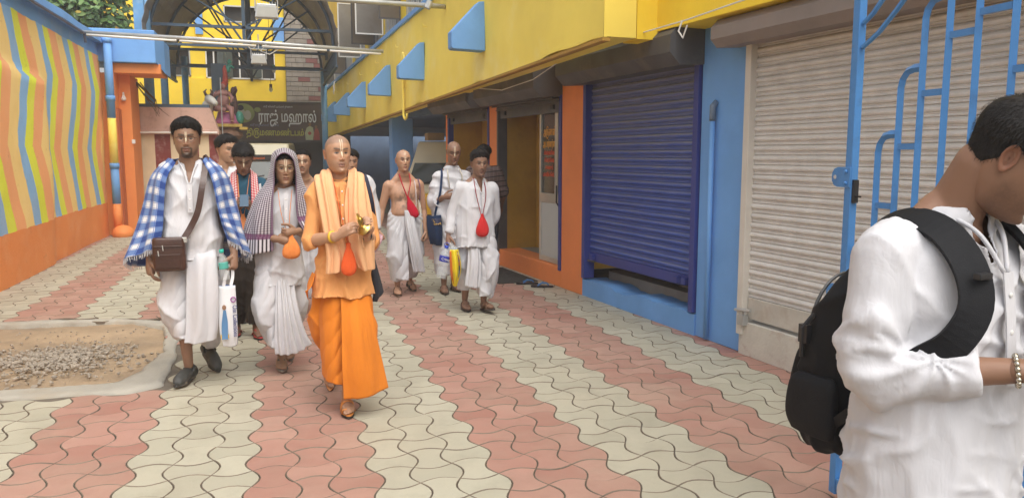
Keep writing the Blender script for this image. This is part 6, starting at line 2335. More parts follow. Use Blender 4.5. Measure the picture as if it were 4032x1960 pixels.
sheet(pl1, 'dhoti_pleat', [[(-.035, -.13, .93), (.04, -.14, .93), (.11, -.135, .93), (.16, -.11, .93)], [(-.037, -.168, .86), (.04, -.185, .86), (.11, -.18, .86), (.165, -.14, .86)], [(-.045, -.19, .65), (.03, -.22, .65), (.10, -.215, .65), (.165, -.17, .65)], [(-.06, -.19, .42), (.02, -.22, .42), (.09, -.215, .42), (.155, -.17, .42)], [(-.075, -.19, .325), (.0, -.215, .318), (.075, -.21, .325), (.145, -.17, .34)]], m_white2, 60, 60, pleats(2.0, .009, 1, .4, 5, .7), .004)
leg_drape(pl1, J, 'a', m_white2, -.175, -.045, .90, .36, -.12, 3.4, .014, 2.2, 5, .035)
m_plaid = check_mat('blue_plaid', (.66, .67, .69), (.018, .055, .235), (.12, .205, .43), 10.5, 10.5, .5, lines=(.05, .10, .34))
rows = [[(-.085, -.085, 1.520), (-.115, -.06, 1.545), (-.145, .01, 1.545), (-.10, .09, 1.54), (0, .115, 1.55), (.09, .09, 1.54), (.132, .01, 1.545), (.115, -.05, 1.545), (.095, -.075, 1.525)],
        [(-.145, -.150, 1.41), (-.205, -.12, 1.435), (-.258, .01, 1.43), (-.19, .13, 1.42), (0, .165, 1.42), (.18, .13, 1.42), (.245, .01, 1.43), (.205, -.11, 1.435), (.155, -.145, 1.41)],
        [(-.175, -.165, 1.20), (-.25, -.13, 1.21), (-.325, .0, 1.21), (-.24, .14, 1.2), (0, .175, 1.2), (.22, .14, 1.2), (.305, .0, 1.21), (.255, -.11, 1.21), (.190, -.150, 1.2)],
        [(-.185, -.165, 1.07), (-.29, -.15, 1.05), (-.40, -.02, 1.0), (-.30, .15, 1.0), (0, .19, 1.0), (.27, .15, 1.0), (.355, .0, 1.0), (.30, -.12, 1.06), (.215, -.150, 1.10)],
        [(-.215, -.16, .965), (-.33, -.155, .93), (-.465, -.03, .86), (-.36, .16, .80), (0, .2, .84), (.30, .16, .84), (.395, .01, .86), (.335, -.10, .94), (.245, -.135, 1.0)]]
_, gsh = sheet(pl1, 'shawl', rows, m_plaid, 110, 80, pleats(5.5, .016, 1, .8, 12, .15), .004)
fr_ = MB()
for j in range(0, 110):
    p = gsh[-1, j]
    for _k in range(2):
        q = p + np.array((rng.uniform(-.004, .004), rng.uniform(-.004, .004), 0))
        fr_.tube([tuple(q), (q[0] + rng.uniform(-.006, .006), q[1], q[2] - rng.uniform(.018, .035))], .0016, 4)
o = fr_.build('shawl_fringe', m_white, None)
o['kind'] = 'stuff'
o.parent = pl1
for q in 'ab':
    sandal(pl1, J, q, 'clog', mat('charcoal_foam', (.045, .047, .045), .6, .15, 8, .1), m_blk, mat('charcoal_sole', (.03, .03, .03), .7, .3, 25, .1, dirt=(.4, .33, .25), damt=.7, dscale=12), size=1.04)
m_lea = mat('brown_leather', (.060, .026, .017), .32, .2, 7, .25, 35, local=True)
sb = prop('shoulder_bag', 'brown leather messenger bag worn across the body of the plaid shawl man', 'bag', pl1)
mb = MB()
rings(mb, smooth_tab([(1.035, .098, .030, -.14, -.215), (1.025, .106, .042, -.14, -.215), (.93, .110, .050, -.138, -.215), (.835, .108, .050, -.135, -.215), (.815, .095, .036, -.133, -.215)], 22), 30, 5)
v, f = fuse(mb, .007, 2)
mesh_obj('bag_body', v, f, m_lea, sb)
MB_ = MB().box((-.235, -.269, .975), (-.045, -.262, .985)).box((-.225, -.271, .840), (-.06, -.264, .930)).build('front_pocket', mat('leather_panel', (.05, .021, .014), .35, .2, 7, .2, 35, local=True), None, bevel=.003)
MB_.parent = sb
for x, z in ((-.205, .955), (-.175, .99)):
    o = MB().tube([(x, -.275, z), (x + .004, -.278, z - .035)], .004, 6).build('zip_puller', m_alu, None)
    o.parent = sb
strap_sheet(sb, 'strap', [(.105, .05, 1.535), (.115, -.03, 1.545), (.112, -.115, 1.47), (.095, -.185, 1.36), (.06, -.205, 1.2), (.01, -.212, 1.10), (-.035, -.235, 1.03)], .042, m_lea, thick=.005)
strap_sheet(sb, 'strap', [(-.235, -.18, 1.00), (-.245, -.1, 1.08), (-.16, .14, 1.2), (.02, .16, 1.38), (.105, .08, 1.52)], .042, m_lea, nrm=(0, 1, 0), thick=.005)
o = MB().box((-.05, -.247, 1.0), (-.018, -.235, 1.035)).build('buckle', m_alu, None, bevel=.003)
o.parent = sb
wb = prop('water_bottle', 'small clear water bottle with green cap held above the carrier bag', 'bottle', pl1)
m_pet = glass('clear_pet', (.80, .88, .90), .05, .22)
prof = [(.030, 0), (.033, .006), (.033, .06), (.030, .07), (.033, .08), (.033, .13), (.024, .155), (.013, .175), (.013, .185)]
Mt = Matrix.Translation((.222, -.165, .735)) @ Matrix.Rotation(R(-6), 4, 'Y')
o = MB(lambda x, y, z: tuple(Mt @ Vector((x, y, z)))).lathe(prof, (0, 0, 0), 20).build('bottle_body', m_pet, None, smooth=True)
o.parent = wb
o = MB(lambda x, y, z: tuple(Mt @ Vector((x, y, z)))).lathe([(.016, .183), (.017, .185), (.017, .203), (.014, .206)], (0, 0, 0), 16).build('cap', mat('green_cap', (.03, .50, .38), .4, bump=0), None, smooth=True)
o.parent = wb
o = MB(lambda x, y, z: tuple(Mt @ Vector((x, y, z)))).lathe([(.0335, .075), (.0337, .078), (.0337, .115), (.0335, .118)], (0, 0, 0), 20).build('label', mat('green_label', (.10, .45, .38), .5, bump=0), None, smooth=True)
o.parent = wb
cb = prop('carrier_bag', 'white printed carrier bag with blue lettering hanging from a hand', 'bag', pl1)
m_cbw, m_cbb, m_cby = mat('bag_white', (.74, .75, .77), .6, .06, 8, .2, local=True), mat('bag_blue_print', (.06, .16, .45), .6, .2, 9, .1, local=True), mat('bag_yellow_print', (.80, .50, .03), .6, .1, bump=0, local=True)
bz0, bz1 = .275, .690
sheet(cb, 'bag_front', [[(.170, -.150, bz1), (.225, -.165, bz1), (.285, -.15, bz1)], [(.165, -.165, .52), (.225, -.185, .52), (.288, -.16, .52)], [(.165, -.16, .38), (.225, -.18, .38), (.288, -.16, .38)], [(.185, -.145, bz0), (.235, -.15, bz0 - .01), (.283, -.14, bz0)]], m_cbw, 24, 30, pleats(1, .004, 1, .5, 3), .003)
sheet(cb, 'bag_back', [[(.170, -.145, bz1), (.225, -.11, bz1), (.285, -.145, bz1)], [(.165, -.160, .52), (.225, -.09, .52), (.288, -.155, .52)], [(.165, -.155, .38), (.225, -.09, .38), (.288, -.155, .38)], [(.185, -.140, bz0), (.235, -.12, bz0), (.283, -.135, bz0)]], m_cbb, 24, 30, None, .003)
for x0, x1 in ((.205, .225), (.245, .262)):
    pass
strap_sheet(cb, 'handle', [(.205, -.158, .69), (.225, -.15, .77), (.262, -.13, .835), (.270, -.135, .76), (.255, -.155, .69)], .022, m_cbw, nrm=(0, -1, 0), thick=.003)
text('Om Collections', 'lettering', .046, Matrix.Translation((.262, -.1785, .56)) @ Matrix.Rotation(R(90), 4, 'X') @ Matrix.Rotation(R(-90), 4, 'Z'), mat('letter_navy', (.03, .05, .22), .5, 0, bump=0), None, ext=.0012, align='LEFT', width=.215).parent = cb
o = MB().tube([(.268 + .016 * math.cos(q), -.176, .598 + .016 * math.sin(q)) for q in np.linspace(0, 6.28, 18)], .0045, 5).build('logo_ring', mat('logo_red_blue', (.35, .12, .35), .5, bump=0), None)
o.parent = cb
MBp = MB().prism([(.178, -.183, .33), (.222, -.190, .33), (.225, -.190, .45), (.215, -.190, .53), (.197, -.188, .53), (.182, -.186, .44)], (0, 0, 0), (0, .004, 0)).build('printed_figure', mat('print_figure_blue', (.10, .24, .45), .6, .2, bump=0), None)
MBp.parent = cb
MBp = MB().ball((.204, -.188, .548), (.014, .003, .018)).build('printed_head', mat('print_skin', (.30, .17, .10), .6, bump=0), None)
MBp.parent = cb
MBp = MB().box((.172, -.183, .335), (.228, -.180, .362)).build('printed_band', m_cby, None)
MBp.parent = cb

# ---------------------------------------------------------------- 3. youth with the checked head scarf
SK3 = (0.314, 0.177, 0.105)
sc3 = person_root('bespectacled youth in white with a fine checked scarf over his head', .02, 5.75, sx=0.92)
s = dict(skin=SK3, tilak=1, tilak_w=.005, tilak_top=.070, hs=1.0, yaw=4, k=.88, nose=1.0, seed=9, hair=dict(t=.010, line=.064, top=.2, front=.2), wide=1.07, brow=.0044)
J = stand(1.60, .140, hz=1.478, hs=1.0)
J.update(head=(.036, -.02, 1.466), neck=(.035, .01, 1.325), pelvis=(-.02, .02, .86), sh_a=(-.115, .01, 1.245), sh_b=(.170, .02, 1.245), el_a=(-.165, .0, .99), wr_a=(-.04, -.20, .985), el_b=(.205, .0, .985), wr_b=(.105, -.195, 1.035),
         hip_a=(-.095, .02, .82), kn_a=(-.085, -.05, .46), an_a=(-.040, .06, .105), ft_a=(0, 0), hip_b=(.055, .03, .82), kn_b=(.05, .08, .46), an_b=(.02, .34, .16), ft_b=(8, 25))
hands = dict(a=dict(d=(.75, -.35, -.12), t=(.3, -.2, 1), curl=(50, 65, 30), s=.95), b=dict(d=(-.7, -.4, -.1), t=(-.2, -.3, 1), curl=(50, 65, 30), s=.95))
make_body(sc3, s, J, hands)
glasses(sc3, s, J, mat('thin_gold_frame', (.45, .36, .22), .3, metal=.8, bump=0), .022)
mb = kurta_shape(J, s, .610, .172, .160, dict(a=(1.25, .055, .062), b=(1.25, .055, .062)), ease=.018, collar=.060, hx=-.01)
garment(sc3, 'kurta', mb, m_white, .0095, 4, .0070, (9, 9, 4.5), 21, hem=.640)
collar(sc3, J, .062, 1.335)
placket(sc3, .035, -.125, 1.30, 1.02, -.150, .028, 4)
mb = MB()
hip_shape(mb, J, .90, .64, .135, .110)
leg_shape(mb, J, 'a', .72, [.095, .11, .11, .10, .08], (-.05, -.02, 0))
leg_shape(mb, J, 'b', .75, [.095, .105, .10, .095, .085], (.03, 0, 0))
garment(sc3, 'dhoti', mb, m_white2, .0105, 5, .004, (6, 6, 3), 25, folds=swag((.0, .84), 14, .012, 18))
sheet(sc3, 'dhoti_pleat', [[(-.06, -.10, .70), (-.02, -.11, .70), (.02, -.11, .70), (.07, -.10, .70)], [(-.062, -.140, .62), (-.02, -.155, .62), (.025, -.15, .62), (.08, -.13, .62)], [(-.075, -.185, .45), (-.01, -.21, .45), (.05, -.205, .45), (.11, -.165, .46)], [(-.085, -.195, .27), (.0, -.225, .265), (.08, -.215, .275), (.15, -.16, .29)], [(-.08, -.19, .165), (.01, -.225, .162), (.10, -.21, .178), (.185, -.15, .215)]], m_white2, 80, 50, pleats(5.0, .013, 1, .4, 15, .25), .004)
leg_drape(sc3, J, 'a', m_white2, -.150, -.06, .66, .22, -.12, 3, .013, 2.2, 7, .04)
m_chk = check_mat('fine_check', (.60, .57, .60), (.030, .022, .030), (.20, .16, .19), 75, 75, .5, vstart=(.60, 1, (.13, .03, .10)), border=(.10, .03, .085), border_u=.016)
rows = [[(-.07, -.19, .90), (-.068, -.19, 1.05), (-.06, -.155, 1.23), (-.045, -.115, 1.36), (-.042, -.120, 1.46), (-.022, -.128, 1.540), (.036, -.126, 1.575), (.094, -.128, 1.540), (.114, -.120, 1.46), (.117, -.115, 1.36), (.115, -.145, 1.23), (.13, -.16, 1.09), (.155, -.15, 1.0)],
        [(-.26, -.14, .87), (-.235, -.13, 1.06), (-.17, -.10, 1.25), (-.10, -.06, 1.37), (-.065, -.05, 1.47), (-.038, -.05, 1.575), (.036, -.05, 1.610), (.110, -.05, 1.575), (.137, -.05, 1.47), (.165, -.06, 1.37), (.215, -.07, 1.25), (.245, -.06, 1.08), (.255, -.05, .98)],
        [(-.275, .05, .84), (-.24, .06, 1.06), (-.17, .06, 1.25), (-.10, .05, 1.36), (-.07, .05, 1.47), (-.045, .045, 1.575), (.036, .04, 1.608), (.117, .045, 1.575), (.142, .05, 1.47), (.17, .05, 1.36), (.21, .06, 1.25), (.235, .08, 1.06), (.24, .08, .95)],
        [(-.10, .17, .86), (-.09, .17, 1.06), (-.07, .15, 1.25), (-.03, .14, 1.36), (-.01, .12, 1.47), (.0, .10, 1.55), (.036, .085, 1.58), (.07, .10, 1.55), (.08, .12, 1.47), (.10, .14, 1.36), (.13, .15, 1.25), (.14, .17, 1.06), (.14, .17, .92)],
        [(.02, .18, .86), (.02, .175, 1.06), (.02, .16, 1.25), (.03, .145, 1.36), (.036, .125, 1.47), (.036, .11, 1.54), (.036, .10, 1.57), (.036, .11, 1.54), (.036, .125, 1.47), (.03, .145, 1.36), (.02, .16, 1.25), (.02, .175, 1.06), (.02, .18, .92)]]


def hood_fold(U, V, g):
    w = fbm(np.stack([U.ravel() * 6, V.ravel() * 4, U.ravel() * 0], 1), 2, 31).reshape(U.shape)
    down = np.abs(U - .5) * 2
    return .016 * np.sin(V * 16 + 3 * w) * sm(.35, .9, down) + .006 * w


sheet(sc3, 'head_scarf', rows, m_chk, 150, 80, hood_fold, .004, hood=True)
for q in 'ab':
    sandal(sc3, J, q, 'flip', mat('grey_sole', (.20, .18, .15), .8, .15), m_grey_s, mat('grey_footbed', (.10, .10, .10), .7), size=.95)
bead_bag(sc3, 'orange prayer pouch in the hands of the youth with the checked scarf', [[(-.02, -.07, 1.32), (.0, -.17, 1.15), (.045, -.20, 1.01)], [(.085, -.07, 1.32), (.06, -.18, 1.15), (.05, -.20, 1.01)]], (.062, -.235, 1.02), .175, .066, (.84, .27, .07))

# ---------------------------------------------------------------- 4. man reading a phone
SK4 = (0.211, 0.117, 0.078)
ph = person_root('man in a blue shirt and red checked scarf looking down at a phone', -.25, 6.9, sx=0.95)
s = dict(skin=SK4, tilak=1, tilak_w=.004, tilak_top=.05, hs=1.02, pitch=28, yaw=4, k=.95, seed=13, hair=dict(t=.020, line=.064, top=.5, front=.25), eye_open=.3, stubble=.2, res=72, voxel=.011)
J = stand(1.66, .150, hz=1.535, hs=1.02)
J.update(head=(-.02, -.05, 1.545), neck=(-.02, .0, 1.40), sh_a=(-.160, .0, 1.31), sh_b=(.125, .0, 1.31), el_a=(-.20, .0, 1.06), wr_a=(-.07, -.20, 1.13), el_b=(.17, .0, 1.06), wr_b=(.03, -.20, 1.13), an_b=(.03, .02, .10), kn_b=(.04, -.02, .5), an_a=(-.14, .15, .10), ft_b=(15, 0))
hands = dict(a=dict(d=(.45, -.6, .45), t=(.4, .1, 1), curl=(35, 50, 25)), b=dict(d=(-.45, -.6, .45), t=(-.4, .1, 1), curl=(35, 50, 25)))
make_body(ph, s, J, hands)
m_teal = cloth('teal_blue_tshirt', (.025, .085, .135), .1)
garment(ph, 'tshirt', kurta_shape(J, s, .80, .175, .135, dict(a=(.65, .075), b=(.65, .075)), ease=.014), m_teal, .011, 4, .006, (9, 9, 5), 31, hem=.815)
mb = MB()
hip_shape(mb, J, .98, .80, .165, .13)
leg_shape(mb, J, 'a', .95, [.10, .10, .085, .08, .075])
leg_shape(mb, J, 'b', .95, [.10, .10, .09, .085, .085])
garment(ph, 'trousers', mb, cloth('dark_brown_trousers', (.030, .024, .020), .15), .011, 4, .004, (9, 9, 5), 33)
m_rchk = check_mat('red_gingham', (.70, .62, .60), (.50, .03, .05), (.60, .25, .26), 45, 45, .5)
sheet(ph, 'gamcha', [[(-.06, .07, 1.43), (-.11, .06, 1.41)], [(-.075, -.02, 1.44), (-.13, -.02, 1.40)], [(-.075, -.10, 1.35), (-.135, -.09, 1.32)], [(-.07, -.145, 1.20), (-.13, -.13, 1.19)], [(-.075, -.15, 1.03), (-.135, -.135, 1.02)]], m_rchk, 16, 40, pleats(1.5, .007, 1, .5, 3), .005)
sheet(ph, 'gamcha', [[(.02, .07, 1.43), (.07, .06, 1.41)], [(.035, -.02, 1.44), (.09, -.02, 1.40)], [(.04, -.10, 1.35), (.10, -.09, 1.32)], [(.04, -.145, 1.20), (.11, -.13, 1.19)], [(.045, -.15, 1.03), (.11, -.135, 1.02)]], m_rchk, 16, 40, pleats(1.5, .007, 1, .5, 4), .005)
sheet(ph, 'white_wrap', [[(-.135, -.085, 1.32), (-.18, .0, 1.345), (-.1, .09, 1.39), (-.02, .10, 1.42), (.07, .09, 1.39), (.15, 0, 1.345), (.105, -.085, 1.32)], [(-.14, -.125, 1.21), (-.215, .0, 1.22), (-.14, .13, 1.25), (-.02, .14, 1.25), (.1, .13, 1.25), (.18, .0, 1.22), (.12, -.12, 1.21)], [(-.145, -.13, 1.10), (-.235, .0, 1.08), (-.16, .14, 1.05), (-.02, .15, 1.05), (.12, .14, 1.05), (.20, 0, 1.08), (.13, -.125, 1.10)]], m_white2, 60, 30, pleats(4, .01, 1, .6, 5), .005)
for q in 'ab':
    sandal(ph, J, q, 'flip', m_blk, mat('red_thong', (.30, .03, .03), .5), mat('red_footbed', (.55, .07, .07), .6))
bead_bag(ph, 'pale orange prayer pouch below the phone, mostly hidden', [[(-.07, -.07, 1.40), (-.06, -.16, 1.2), (-.045, -.16, 1.04)], [(.03, -.07, 1.40), (.0, -.16, 1.2), (-.03, -.16, 1.04)]], (-.035, -.175, 1.08), .20, .06, (.80, .30, .12))
pn = prop('phone', 'dark smartphone held in both hands by the man looking down', 'phone', ph)
Mt = Matrix.Translation((-.015, -.285, 1.195)) @ Matrix.Rotation(R(-50), 4, 'X')
o = MB(lambda x, y, z: tuple(Mt @ Vector((x, y, z)))).box((-.037, -.004, -.07), (.037, .004, .07)).build('case', mat('phone_blue', (.05, .10, .16), .35), None, bevel=.003)
o.parent = pn
o = MB(lambda x, y, z: tuple(Mt @ Vector((x, y, z)))).box((-.033, .0042, -.066), (.033, .005, .066)).build('screen', m_wsh, None)
o.parent = pn

# ---------------------------------------------------------------- 5. young man behind, face turned aside
SK5 = (0.456, 0.268, 0.171)
p2 = person_root('young man in a white shirt looking aside behind the plaid shawl', -.45, 7.6)
s = dict(skin=SK5, tilak=.6, hs=1.03, yaw=38, pitch=3, k=.98, seed=17, moustache=.75, hair=dict(t=.018, line=.066, top=.7, front=.4, fade=.75), stubble=.25, res=72, voxel=.012)
J = stand(1.74, .165, hz=1.61, hs=1.03)
make_body(p2, s, J, dict(a=dict(d=(0, -.1, -1), t=(.2, -1, 0)), b=dict(d=(0, -.1, -1), t=(-.2, -1, 0))))
garment(p2, 'shirt', kurta_shape(J, s, .78, .19, .15, dict(a=(1.8, .05, .065), b=(1.8, .05, .065)), ease=.02), m_white, .012, 4, .006, (9, 9, 5), 35, cut=cut_front(0, 1.50, 1.35, .04, .004, -.03), hem=.80)
mb = MB()
hip_shape(mb, J, 1.0, .7, .18, .14)
leg_shape(mb, J, 'a', .9, [.12, .12, .11, .10, .09])
leg_shape(mb, J, 'b', .9, [.12, .12, .11, .10, .09])
garment(p2, 'dhoti', mb, m_white2, .013, 4, .004, (6, 6, 3), 36, folds=swag((0, .97), 12, .01, 5))
for q in 'ab':
    sandal(p2, J, q, 'flip', m_blk, m_grey_s)

# ---------------------------------------------------------------- 6. bare-chested man with marked forehead, behind
SK6 = (0.353, 0.199, 0.125)
p5 = person_root('bare shouldered man with a paste marked forehead behind the youth', .26, 7.75)
s = dict(skin=SK6, tilak=1, tilak_w=.006, tilak_top=.07, hs=1.0, yaw=-4, k=1.0, seed=19, moustache=.55, hair=dict(t=.012, line=.072, top=.1, front=-.3, fade=.2), stubble=.2, res=72, voxel=.012)
J = stand(1.60, .165, hz=1.490, hs=1.0)
J.update(head=(-.02, -.02, 1.490), neck=(-.02, .01, 1.34), sh_a=(-.185, .01, 1.245), sh_b=(.145, .01, 1.245))
make_body(p5, s, J, dict(a=dict(d=(0, -.1, -1), t=(.2, -1, 0)), b=dict(d=(0, -.1, -1), t=(-.2, -1, 0))))
beads(p5, J, s)
mb = MB()
hip_shape(mb, J, .96, .66, .175, .14)
leg_shape(mb, J, 'a', .85, [.12, .12, .11, .10, .09])
leg_shape(mb, J, 'b', .85, [.12, .12, .11, .10, .09])
garment(p5, 'dhoti', mb, m_white2, .012, 4, .004, (6, 6, 3), 38, folds=swag((0, .93), 12, .012, 9))

# ---------------------------------------------------------------- 7. man hidden behind the monk
p6 = person_root('man with a turquoise checked cloth mostly hidden behind the orange robed man', .66, 7.5)
s = dict(skin=SK6, hs=1.0, yaw=10, seed=23, hair=dict(t=.016, line=.06), res=60, voxel=.012)
J = stand(1.62, .165, hz=1.49)
make_body(p6, s, J, dict(a=dict(d=(0, -.1, -1), t=(.2, -1, 0)), b=dict(d=(0, -.1, -1), t=(-.2, -1, 0))))
garment(p6, 'kurta', kurta_shape(J, s, .68, .19, .15, dict(a=(1.8, .05, .065), b=(1.8, .05, .065)), ease=.02), m_white, .013, 4, .006, (9, 9, 5), 41, hem=.70)
m_tq = check_mat('turquoise_check', (.70, .72, .70), (.05, .30, .30), (.30, .50, .48), 50, 50, .5)
sheet(p6, 'shoulder_cloth', [[(-.06, .09, 1.42), (-.12, .08, 1.40)], [(-.07, -.0, 1.44), (-.16, .0, 1.40)], [(-.07, -.11, 1.34), (-.16, -.10, 1.30)], [(-.06, -.155, 1.15), (-.15, -.14, 1.14)], [(-.06, -.16, .95), (-.15, -.145, .94)]], m_tq, 16, 40, pleats(2, .007, 1, .5, 3), .005)
mb = MB()
hip_shape(mb, J, .96, .66, .175, .14)
leg_shape(mb, J, 'a', .85, [.12, .12, .11, .10, .09])
leg_shape(mb, J, 'b', .85, [.12, .12, .11, .10, .09])
garment(p6, 'dhoti', mb, m_white2, .013, 4, .004, (6, 6, 3), 42, folds=swag((0, .93), 12, .012, 9))

# ---------------------------------------------------------------- 8. bare-chested shaven man with the red pouch
SK8 = (0.490, 0.279, 0.177)
bd = person_root('bare chested shaven man in a white dhoti', 1.36, 8.55, sx=0.93)
s = dict(skin=SK8, scalp=.30, tilak=1, tilak_w=.005, tilak_top=.095, hs=1.06, yaw=6, k=1.05, belly=.035, chest_hair=.75, seed=29, hairc=(.03, .025, .02), stubble=.15, wide=1.06)
J = stand(1.60, .175, hz=1.500, hs=1.06)
J.update(head=(-.022, -.02, 1.500), neck=(-.015, .01, 1.345), pelvis=(-.01, .0, .90), sh_a=(-.205, .01, 1.225), sh_b=(.170, .01, 1.235), el_a=(-.280, .04, .965), wr_a=(-.335, -.02, .735), el_b=(.225, .05, .945), wr_b=(.240, -.02, .715),
         hip_a=(-.09, 0, .87), hip_b=(.08, .02, .87), kn_a=(-.10, -.04, .48), kn_b=(.08, .08, .48), an_a=(-.115, .0, .105), an_b=(.085, .28, .13), ft_a=(-6, 0), ft_b=(16, 12))
make_body(bd, s, J, dict(a=dict(d=(.1, -.15, -1), t=(.3, -1, 0), curl=(45, 60, 30)), b=dict(d=(-.05, -.1, -1), t=(-.3, -1, 0), curl=(40, 55, 30))))
beads(bd, J, s)
mb = MB()
hip_shape(mb, J, .985, .68, .180, .150)
leg_shape(mb, J, 'a', .80, [.125, .13, .125, .115, .095], (-.02, -.02, 0))
leg_shape(mb, J, 'b', .80, [.125, .13, .12, .11, .095], (.03, -.02, 0))
garment(bd, 'dhoti', mb, m_white2, .0105, 5, .004, (6, 6, 3), 45, folds=swag((-.02, .98), 15, .014, 12))
sheet(bd, 'dhoti_pleat', [[(-.04, -.165, .96), (.0, -.18, .96), (.06, -.17, .96)], [(-.03, -.19, .75), (.02, -.215, .75), (.10, -.19, .75)], [(.01, -.19, .5), (.07, -.215, .5), (.16, -.17, .5)], [(.06, -.16, .27), (.13, -.17, .265), (.215, -.11, .26)]], m_white2, 40, 50, pleats(3, .010, 1, .5, 6, .3), .004)
for q in 'ab':
    sandal(bd, J, q, 'cross', mat('sandal_sole_taupe', (.16, .12, .09), .7), m_brown_s if q == 'a' else m_grey_s)
leg_drape(bd, J, 'a', m_white2, -.175, .0, .96, .20, -.12, 3.6, .014, 2.4, 9, .03)
bead_bag(bd, 'crimson prayer pouch on the bare chested man', [[(-.075, -.03, 1.355), (-.06, -.13, 1.26), (.0, -.155, 1.10)], [(.045, -.03, 1.355), (.04, -.14, 1.26), (.005, -.155, 1.10)]], (.003, -.165, 1.11), .235, .062, (.55, .012, .035), cordr=.011, tilt=.35)
strap_sheet(bd, 'sacred_thread', [(.10, .04, 1.295), (.105, -.06, 1.27), (.105, -.13, 1.16), (.10, -.15, 1.0), (.06, -.165, .96)], .006, m_white)
pk = prop('pink_cloth', 'crumpled pale pink cloth held low beside the bare chested man', 'cloth', bd)
m_pkc = check_mat('pink_check', (.72, .50, .55), (.62, .30, .38), (.70, .45, .50), 30, 30, .25)
sheet(pk, 'cloth', [[(-.42, -.05, .70), (-.36, -.10, .70), (-.30, -.06, .70)], [(-.47, -.08, .63), (-.39, -.13, .62), (-.31, -.08, .63)], [(-.50, -.05, .56), (-.42, -.10, .54), (-.34, -.06, .57)], [(-.48, -.02, .50), (-.42, -.05, .50), (-.36, -.02, .52)]], m_pkc, 40, 30, pleats(4, .022, 1, 1, 3, .6), .006)
jb = prop('jute_bag', 'cream cloth bag hanging from the shoulder of the bare chested man', 'bag', bd)
sheet(jb, 'bag_cloth', [[(.150, .02, 1.10), (.165, .09, 1.10)], [(.165, -.04, .95), (.215, .10, .95)], [(.165, -.07, .78), (.235, .10, .78)], [(.175, -.05, .64), (.225, .08, .65)]], cloth('cream_bag_cloth', (.58, .54, .44)), 14, 30, pleats(1, .008), .03)
strap_sheet(jb, 'strap', [(.17, .06, 1.09), (.165, .05, 1.24), (.150, -.04, 1.292), (.165, -.08, 1.2), (.17, -.02, 1.05)], .02, mat('purple_strap', (.12, .06, .22), .7), nrm=(1, 0, 0))

# ---------------------------------------------------------------- 9. shaven man in white looking down, navy sling bag
SK9 = (0.285, 0.160, 0.103)
p9 = person_root('shaven man wrapped in white looking down with a navy sling bag', 1.85, 8.55, sx=0.95)
s = dict(skin=SK9, scalp=.35, tilak=.9, tilak_w=.004, tilak_top=.08, hs=1.08, pitch=16, yaw=-6, k=.98, seed=37, eye_open=.3, stubble=.15)
J = stand(1.70, .165, hz=1.590, hs=1.08)
J.update(head=(.062, -.035, 1.600), neck=(.05, .0, 1.435), pelvis=(.0, .0, .92), sh_a=(-.115, .01, 1.315), sh_b=(.215, .01, 1.315), el_a=(-.180, .0, 1.02), wr_a=(-.095, -.19, 1.10), el_b=(.26, .02, 1.02), wr_b=(.10, -.2, 1.08), an_a=(-.07, -.02, .10), an_b=(.075, .10, .10), kn_a=(-.07, -.03, .5), kn_b=(.08, .02, .5), ft_a=(-8, 0), ft_b=(14, 0))
make_body(p9, s, J, dict(a=dict(d=(.6, -.5, .1), t=(.1, -.1, 1), curl=(50, 60, 30)), b=dict(d=(-.6, -.5, .1), t=(0, -.1, 1), curl=(50, 60, 30))))
mb = kurta_shape(J, s, .60, .185, .15, dict(a=(1.55, .085, .085), b=(1.55, .085, .085)), ease=.028)
garment(p9, 'white_wrap', mb, m_white, .0105, 4, .006, (9, 9, 5), 51, folds=lambda v, N: .009 * np.sin(34 * (v[:, 2] * 1.0 + v[:, 0] * 1.1) + 3 * fbm(v * 5, 2, 3)) * sm(1.42, 1.2, v[:, 2]), hem=.615)
mb = MB()
hip_shape(mb, J, .98, .58, .18, .15)
leg_shape(mb, J, 'a', .72, [.12, .125, .12, .115, .10])
leg_shape(mb, J, 'b', .72, [.12, .125, .12, .115, .10])
garment(p9, 'dhoti', mb, m_white2, .012, 4, .004, (6, 6, 3), 52, folds=swag((0, .95), 13, .013, 14))
o = MB().tube([(-.01, .0, 1.44), (-.03, -.12, 1.34), (-.02, -.16, 1.2)], .007, 6).tube([(.115, .0, 1.44), (.14, -.12, 1.34), (.135, -.16, 1.2)], .007, 6).build('cream_scarf_edge', cloth('cream_bag_cloth', (.58, .54, .44)), None, smooth=True)
o.parent = p9
for q in 'ab':
    sandal(p9, J, q, 'cross', m_blk, m_brown_s)
nv = prop('sling_bag', 'navy sling bag with a gold patterned border on the shaven man in white', 'bag', p9)
m_nv = cloth('navy_canvas', (.020, .040, .095), .15)
strap_sheet(nv, 'strap', [(-.02, .08, 1.36), (-.07, .02, 1.40), (-.10, -.10, 1.32), (-.13, -.15, 1.15), (-.17, -.12, .98), (-.19, -.10, .88)], .026, m_nv)
sheet(nv, 'bag_cloth', [[(-.265, -.05, .885), (-.20, -.15, .89), (-.13, -.15, .90)], [(-.26, -.06, .78), (-.19, -.175, .78), (-.12, -.16, .78)], [(-.24, -.06, .66), (-.18, -.17, .65), (-.12, -.15, .65)], [(-.22, -.05, .575), (-.17, -.14, .565), (-.12, -.13, .565)]], m_nv, 24, 30, pleats(1, .008, 1, .6, 4), .035)
g = NT('gold_brocade')
tc = g.n('TexCoord').outputs['Object']
vo = g.n('TexVoronoi')
vo.inputs['Scale'].default_value = 45
g.l(tc, vo.inputs['Vector'])
m_broc = g.done(g.mix(g.math('LESS_THAN', vo.outputs['Distance'], .42), (.03, .035, .08), (.50, .34, .10)), .6)
sheet(nv, 'brocade_border', [[(-.262, -.075, .86), (-.20, -.178, .86), (-.14, -.18, .86)], [(-.258, -.082, .79), (-.19, -.195, .79), (-.13, -.185, .79)]], m_broc, 16, 8, None, .012)

